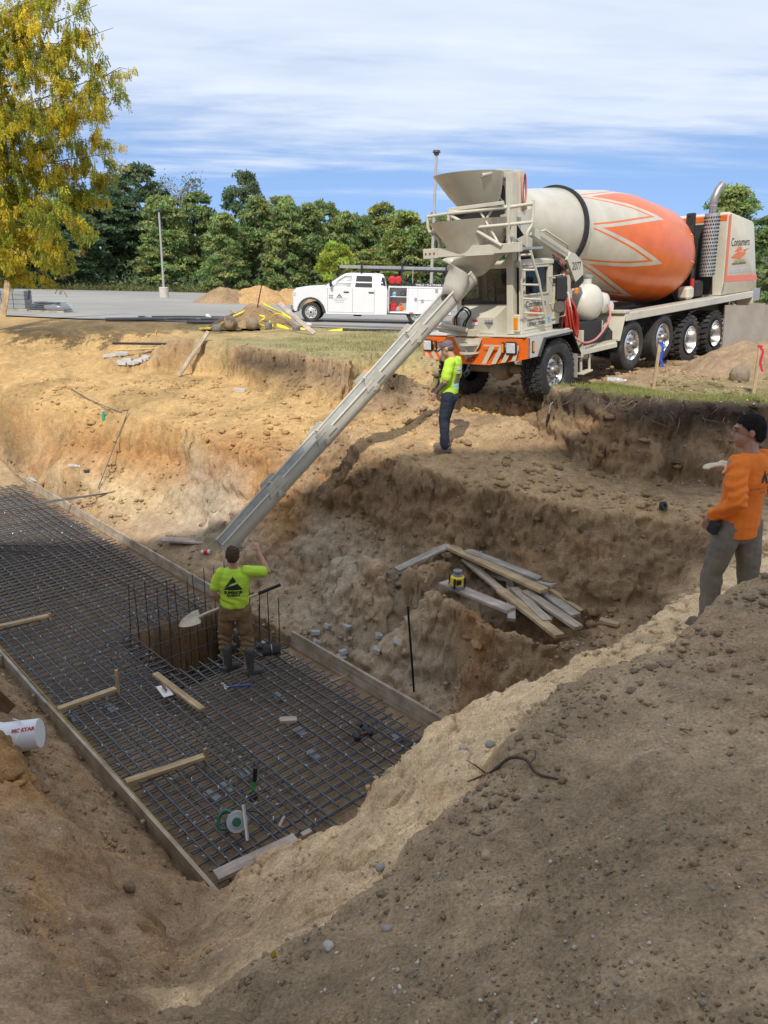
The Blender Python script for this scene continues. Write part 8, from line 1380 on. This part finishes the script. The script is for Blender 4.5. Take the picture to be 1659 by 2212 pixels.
# ---------------- unseen block added behind the camera to shade the near part of the pit
BD = thing('shade_block', 'unseen tall pale block added behind the camera to shade the pit', 'shade_block', (-5.5, -12.65, 0), math.atan(.04)); BW = mat('pale_brick', (.62, .58, .52), .9, 0, .1, 3, .004, 12); bw, bd, bh = 21, 10, 20.0
bx('wall', BW, (0, 0, bh/2), (bw, bd, bh), BD, .02); bx('roof_edge', STEELW, (0, 0, bh+.06), (bw+.2, bd+.2, .14), BD, .01)
for i in range(4):
    for j in range(5): wn = bx('window', PB, (-bw/2+3+i*5.2, bd/2+.02, 2.6+j*3.7), (2.4, .08, 1.8), BD, .01); bx('pane', GLASS, (-bw/2+3+i*5.2, bd/2+.07, 2.6+j*3.7), (2.2, .02, 1.6), wn, .002)
# ============================================================ GROUND COVER: clods, pebbles, grass, roots
ICO = None
def ico(sub):
    bm = bmesh.new(); bmesh.ops.create_icosphere(bm, subdivisions=sub, radius=1); v = np.array([q.co for q in bm.verts]); f = np.array([[q.index for q in p.verts] for p in bm.faces]); bm.free(); return v, f
def gz_np(x_, y_):
    j = np.clip(np.searchsorted(gy, y_)-1, 0, len(gy)-2); i = np.clip(np.searchsorted(gx, x_)-1, 0, len(gx)-2); u_ = (x_-gx[i])/(gx[i+1]-gx[i]); v_ = (y_-gy[j])/(gy[j+1]-gy[j]); return (GZ[j, i]*(1-u_)+GZ[j, i+1]*u_)*(1-v_)+(GZ[j+1, i]*(1-u_)+GZ[j+1, i+1]*u_)*v_
CLG = cl.reshape(*sh, 3)
def col_np(x_, y_): return CLG[np.clip(np.searchsorted(gy, y_), 0, len(gy)-1), np.clip(np.searchsorted(gx, x_), 0, len(gx)-1)]
def scatter(name, label, cat, x_, y_, size, cols, m, rng, flat=.65, sink=.25, sub=1, jag=.25):
    v0, f0 = ico(sub); n_ = len(x_); z_ = gz_np(x_, y_); a = rng.uniform(0, 6.28, n_); ca, sa = np.cos(a), np.sin(a); sx_ = size*rng.uniform(.75, 1.35, n_); sy_ = size*rng.uniform(.65, 1.0, n_); sz_ = size*rng.uniform(.6, 1.0, n_)*flat
    V = v0[None]*(1+rng.uniform(-jag, jag, (n_, len(v0), 1))); X_ = V[..., 0]*sx_[:, None]; Y_ = V[..., 1]*sy_[:, None]; Z_ = V[..., 2]*sz_[:, None]
    W = np.stack([X_*ca[:, None]-Y_*sa[:, None]+x_[:, None], X_*sa[:, None]+Y_*ca[:, None]+y_[:, None], Z_+(z_+sz_*(1-sink)*.6)[:, None]], -1).reshape(-1, 3)
    F = (f0[None]+(np.arange(n_)*len(v0))[:, None, None]).reshape(-1, 3); me = np_mesh(name, W, F, 3); add_color(me, np.repeat(cols, len(v0), 0)); me.materials.append(m); return tag(link(name, me), label, cat, kind='stuff')
rng = np.random.default_rng(77)
def on_ground(x_, y_):
    u, v = slab_uv(x_, y_); return ~((u > -.4) & (v > -.06) & (v < SW+.06))
# clods everywhere on the cut soil
n_ = 46000; yy = 1.0+rng.random(n_)**1.35*20; xx = rng.uniform(-.72, .66, n_)*(yy+1.2); keep = on_ground(xx, yy) & (fbm(xx*1.6, yy*1.6, o=3, s=51)+rng.normal(0, .22, n_) > .12) & (yy < 22) & ((yy > 5) | (rng.random(n_) < .35)); xx, yy = xx[keep], yy[keep]
cols = col_np(xx, yy); g_ = (cols[:, 1] > cols[:, 0]*.86); xx, yy, cols = xx[~g_], yy[~g_], cols[~g_]; n_ = len(xx); sz = (.007+.028*rng.random(n_)**3.5)*np.clip(.35+yy/9, .4, 2.0); scatter('soil_clods', 'loose crumbs and clods of soil', 'soil', xx, yy, sz, cols*rng.uniform(.8, 1.15, (n_, 1)), MSOIL, rng, .8, .3, 1, .3)
n_ = 3800; yy = 4.2+rng.random(n_)**.8*14; xx = rng.uniform(-.70, .62, n_)*(yy+1.2); keep = on_ground(xx, yy) & (fbm(xx*.9, yy*.9, o=2, s=151) > .05); xx, yy = xx[keep], yy[keep]; cols = col_np(xx, yy); g_ = (cols[:, 1] > cols[:, 0]*.86); xx, yy, cols = xx[~g_], yy[~g_], cols[~g_]; n_ = len(xx); scatter('soil_lumps', 'bigger lumps of soil broken off the banks', 'soil', xx, yy, (.018+.065*rng.random(n_)**3.2)*np.clip(.4+yy/12, .4, 1.4), cols*rng.uniform(.75, 1.05, (n_, 1)), MSOIL, rng, .62, .5, 2, .30)
n_ = 16000; yy = 1.0+rng.random(n_)**1.6*4.5; xx = rng.uniform(-.66, .64, n_)*(yy+.9); keep = on_ground(xx, yy) & (fbm(xx*2.6, yy*2.6, o=3, s=251)+rng.normal(0, .2, n_) > .05); xx, yy = xx[keep], yy[keep]; n_ = len(xx); cols = col_np(xx, yy); scatter('soil_crumbs', 'fine crumbs of soil on the near bank', 'soil', xx, yy, .003+.007*rng.random(n_)**3, cols*rng.uniform(.6, 1.2, (n_, 1)), MSOIL, rng, .8, .3, 1, .3)
gwn = np.array([[q.x, q.y] for q in gw]); n_ = 650; kk = rng.random(n_)*(len(gwn)-1.001); ii = kk.astype(int); ff = (kk-ii)[:, None]; pq_ = gwn[ii]*(1-ff)+gwn[ii+1]*ff+rng.normal(0, .15, (n_, 2))+np.array((.08, -.20)); xx, yy = pq_[:, 0], pq_[:, 1]; keep = fbm(xx*2.2, yy*2.2, o=2, s=261) > -.15; xx, yy = xx[keep], yy[keep]; n_ = len(xx); scatter('brow_clods', 'dark clods heaped along the lip of the near bank', 'soil', xx, yy, (.006+.026*rng.random(n_)**3)*np.clip(yy/3.5, .6, 1.5), np.tile((.30, .22, .145), (n_, 1))*rng.uniform(.7, 1.15, (n_, 1)), MSOIL, rng, .65, .45, 2, .34)
# pebbles, thickest on the photographer's bank
PEB = mat('pebbles_fallback', (.4, .36, .3), .7); mp_ = bpy.data.materials.new('pebble'); mp_.use_nodes = True; t = mp_.node_tree; b = t.nodes['Principled BSDF']; at = t.nodes.new('ShaderNodeAttribute'); at.attribute_name = 'soil'; t.links.new(at.outputs['Color'], b.inputs['Base Color']); b.inputs['Roughness'].default_value = .75; nz = t.nodes.new('ShaderNodeTexNoise'); nz.inputs['Scale'].default_value = 90; bp = t.nodes.new('ShaderNodeBump'); bp.inputs['Distance'].default_value = .002; t.links.new(nz.outputs[0], bp.inputs['Height']); t.links.new(bp.outputs[0], b.inputs['Normal'])
n_ = 7000; yy = 1.0+rng.random(n_)**1.9*8; xx = rng.uniform(-.66, .64, n_)*(yy+.9); clus = np.clip(fbm(xx*3, yy*3, o=3, s=191)*2+.4, .1, 1.4); keep = on_ground(xx, yy) & (rng.random(n_) < clus); xx, yy = xx[keep], yy[keep]; n_ = len(xx); pal = np.array([(.42, .37, .30), (.30, .26, .21), (.52, .46, .38), (.24, .21, .18), (.40, .31, .22), (.33, .31, .29), (.60, .55, .47)]); scatter('pebbles', 'small pale pebbles scattered over the soil', 'gravel', xx, yy, .003+.009*rng.random(n_)**4, pal[rng.integers(0, 7, n_)]*rng.uniform(.8, 1.1, (n_, 1)), mp_, rng, .7, .15, 1, .1)
n_ = 6000; yy = 7.5+rng.random(n_)*8; xx = rng.uniform(-.62, .55, n_)*(yy+1); keep = on_ground(xx, yy); xx, yy = xx[keep], yy[keep]; n_ = len(xx); scatter('bank_stones', 'small stones on the pit slopes', 'gravel', xx, yy, .006+.016*rng.random(n_)**4, pal[rng.integers(0, 7, n_)]*rng.uniform(.85, 1.1, (n_, 1)), mp_, rng, .75, .2, 1, .12)
for k, (x_, y_, r_, lb) in enumerate([(1058, 1612, .028, 'smooth grey stone at the gravel brow near the root'), (1050, 2052 - 200, .022, 'dark round stone on the open near bank'), (710, 2048, .022, 'round pebble beside the standing yellow leaf'), (835, 2010, .017, 'oval pebble on the gravel below the leaf'), (1403, 1440, .030, 'orange-brown stone on the dark gravel edge'), (1000, 1620, .026, 'grey stone at the lip of the tan sand'), (822, 1878, .024, 'pale stone at the edge of the grey gravel')]):
    q = PG(x_, y_); rock('stone', lb, q+Vector((0, 0, r_*.5)), (r_*1.25, r_, r_*.8), mp_ if False else mat('stone_%d' % (k % 3), [(.30, .28, .25), (.36, .27, .16), (.42, .38, .32)][k % 3], .7, 0, .2, 30), 60+k, 'stone')
# grass on the two lawns
def blades(name, label, x_, y_, L, cols, rng):
    z_ = gz_np(x_, y_); n_ = len(x_); a = rng.uniform(0, 6.28, n_); w_ = L*.13; ln = rng.normal(0, .45, (n_, 2))*L[:, None]; A_1 = np.c_[x_-np.cos(a)*w_, y_-np.sin(a)*w_, z_-.01]; B_1 = np.c_[x_+np.cos(a)*w_, y_+np.sin(a)*w_, z_-.01]; M_1 = np.c_[x_+ln[:, 0]*.4, y_+ln[:, 1]*.4, z_+L*.6]; T_1 = np.c_[x_+ln[:, 0], y_+ln[:, 1], z_+L]
    V = np.stack([A_1, B_1, T_1], 1).reshape(-1, 3); me = np_mesh(name, V, np.arange(len(V)).reshape(-1, 3), 3); add_color(me, np.repeat(cols, 3, 0)); me.materials.append(LEAF); return tag(link(name, me), label, 'grass', kind='stuff')
gr = np.array([(.27, .31, .08), (.33, .33, .11), (.21, .27, .06), (.40, .36, .16)])
n_ = 90000; xx = rng.uniform(2.6, 11, n_); yy = rng.uniform(11, 15.5, n_); c0 = col_np(xx, yy); keep = (c0[:, 1] > c0[:, 0]*.86) & (rng.random(n_) < .8); xx, yy = xx[keep], yy[keep]; n_ = len(xx); dry = sstep(-.1, .35, fbm(xx*1.1, yy*1.1, o=3, s=201)); cc = gr[rng.integers(0, 3, n_)]*(1-dry[:, None]*.6)+np.array((.36, .30, .14))*dry[:, None]*.6; blades('lawn_grass', 'short trampled grass on the lawn above the cut', xx, yy, rng.uniform(.025, .07, n_), cc*rng.uniform(.8, 1.2, (n_, 1)), rng)
n_ = 70000; xx = rng.uniform(-5, 12, n_); yy = rng.uniform(15.5, 28, n_); c0 = col_np(xx, yy); keep = (c0[:, 1] > c0[:, 0]*.855) & (fbm(xx*.9, yy*.9, o=3, s=231)+rng.normal(0, .15, n_) > -.05); xx, yy = xx[keep], yy[keep]; n_ = len(xx); cc = np.array((.44, .36, .18))*.7+gr[rng.integers(0, 4, n_)]*.3; blades('verge_lawn', 'dry yellowish grass between the cut and the lot', xx, yy, rng.uniform(.04, .09, n_), cc*rng.uniform(.75, 1.2, (n_, 1)), rng)
# roots hanging out of the topsoil
mb = MB(); rr_ = random.Random(88)
for (x0_, x1_, y0_, y1_, n_k, lmax) in [(1215, 1640, 858, 905, 60, .35), (20, 190, 725, 770, 45, .5), (560, 800, 770, 830, 40, .4), (840, 935, 810, 850, 26, .4), (200, 400, 722, 760, 16, .4)]:
    for k in range(n_k):
        q = PG(rr_.uniform(x0_, x1_), rr_.uniform(y0_, y1_)); d_ = Vector((rr_.gauss(0, .6), -rr_.uniform(.1, .5), -rr_.uniform(.1, .9))).normalized(); L = rr_.uniform(.08, lmax); mb.tube(smooth_path([q+Vector((0, .05, .02)), q+d_*L*.4+Vector((rr_.gauss(0, .03), -.03, 0)), q+d_*L+Vector((rr_.gauss(0, .08), 0, 0))], 3), [.008, .007, .006, .005, .004, .003, .002], 4)
tag(mb.build('hanging_roots', mat('pale_root', (.30, .22, .14), .9, 0, .35, 8, col2=(.12, .085, .055)), None, 80, False), 'fine roots hanging out of the cut topsoil', 'roots', kind='stuff')
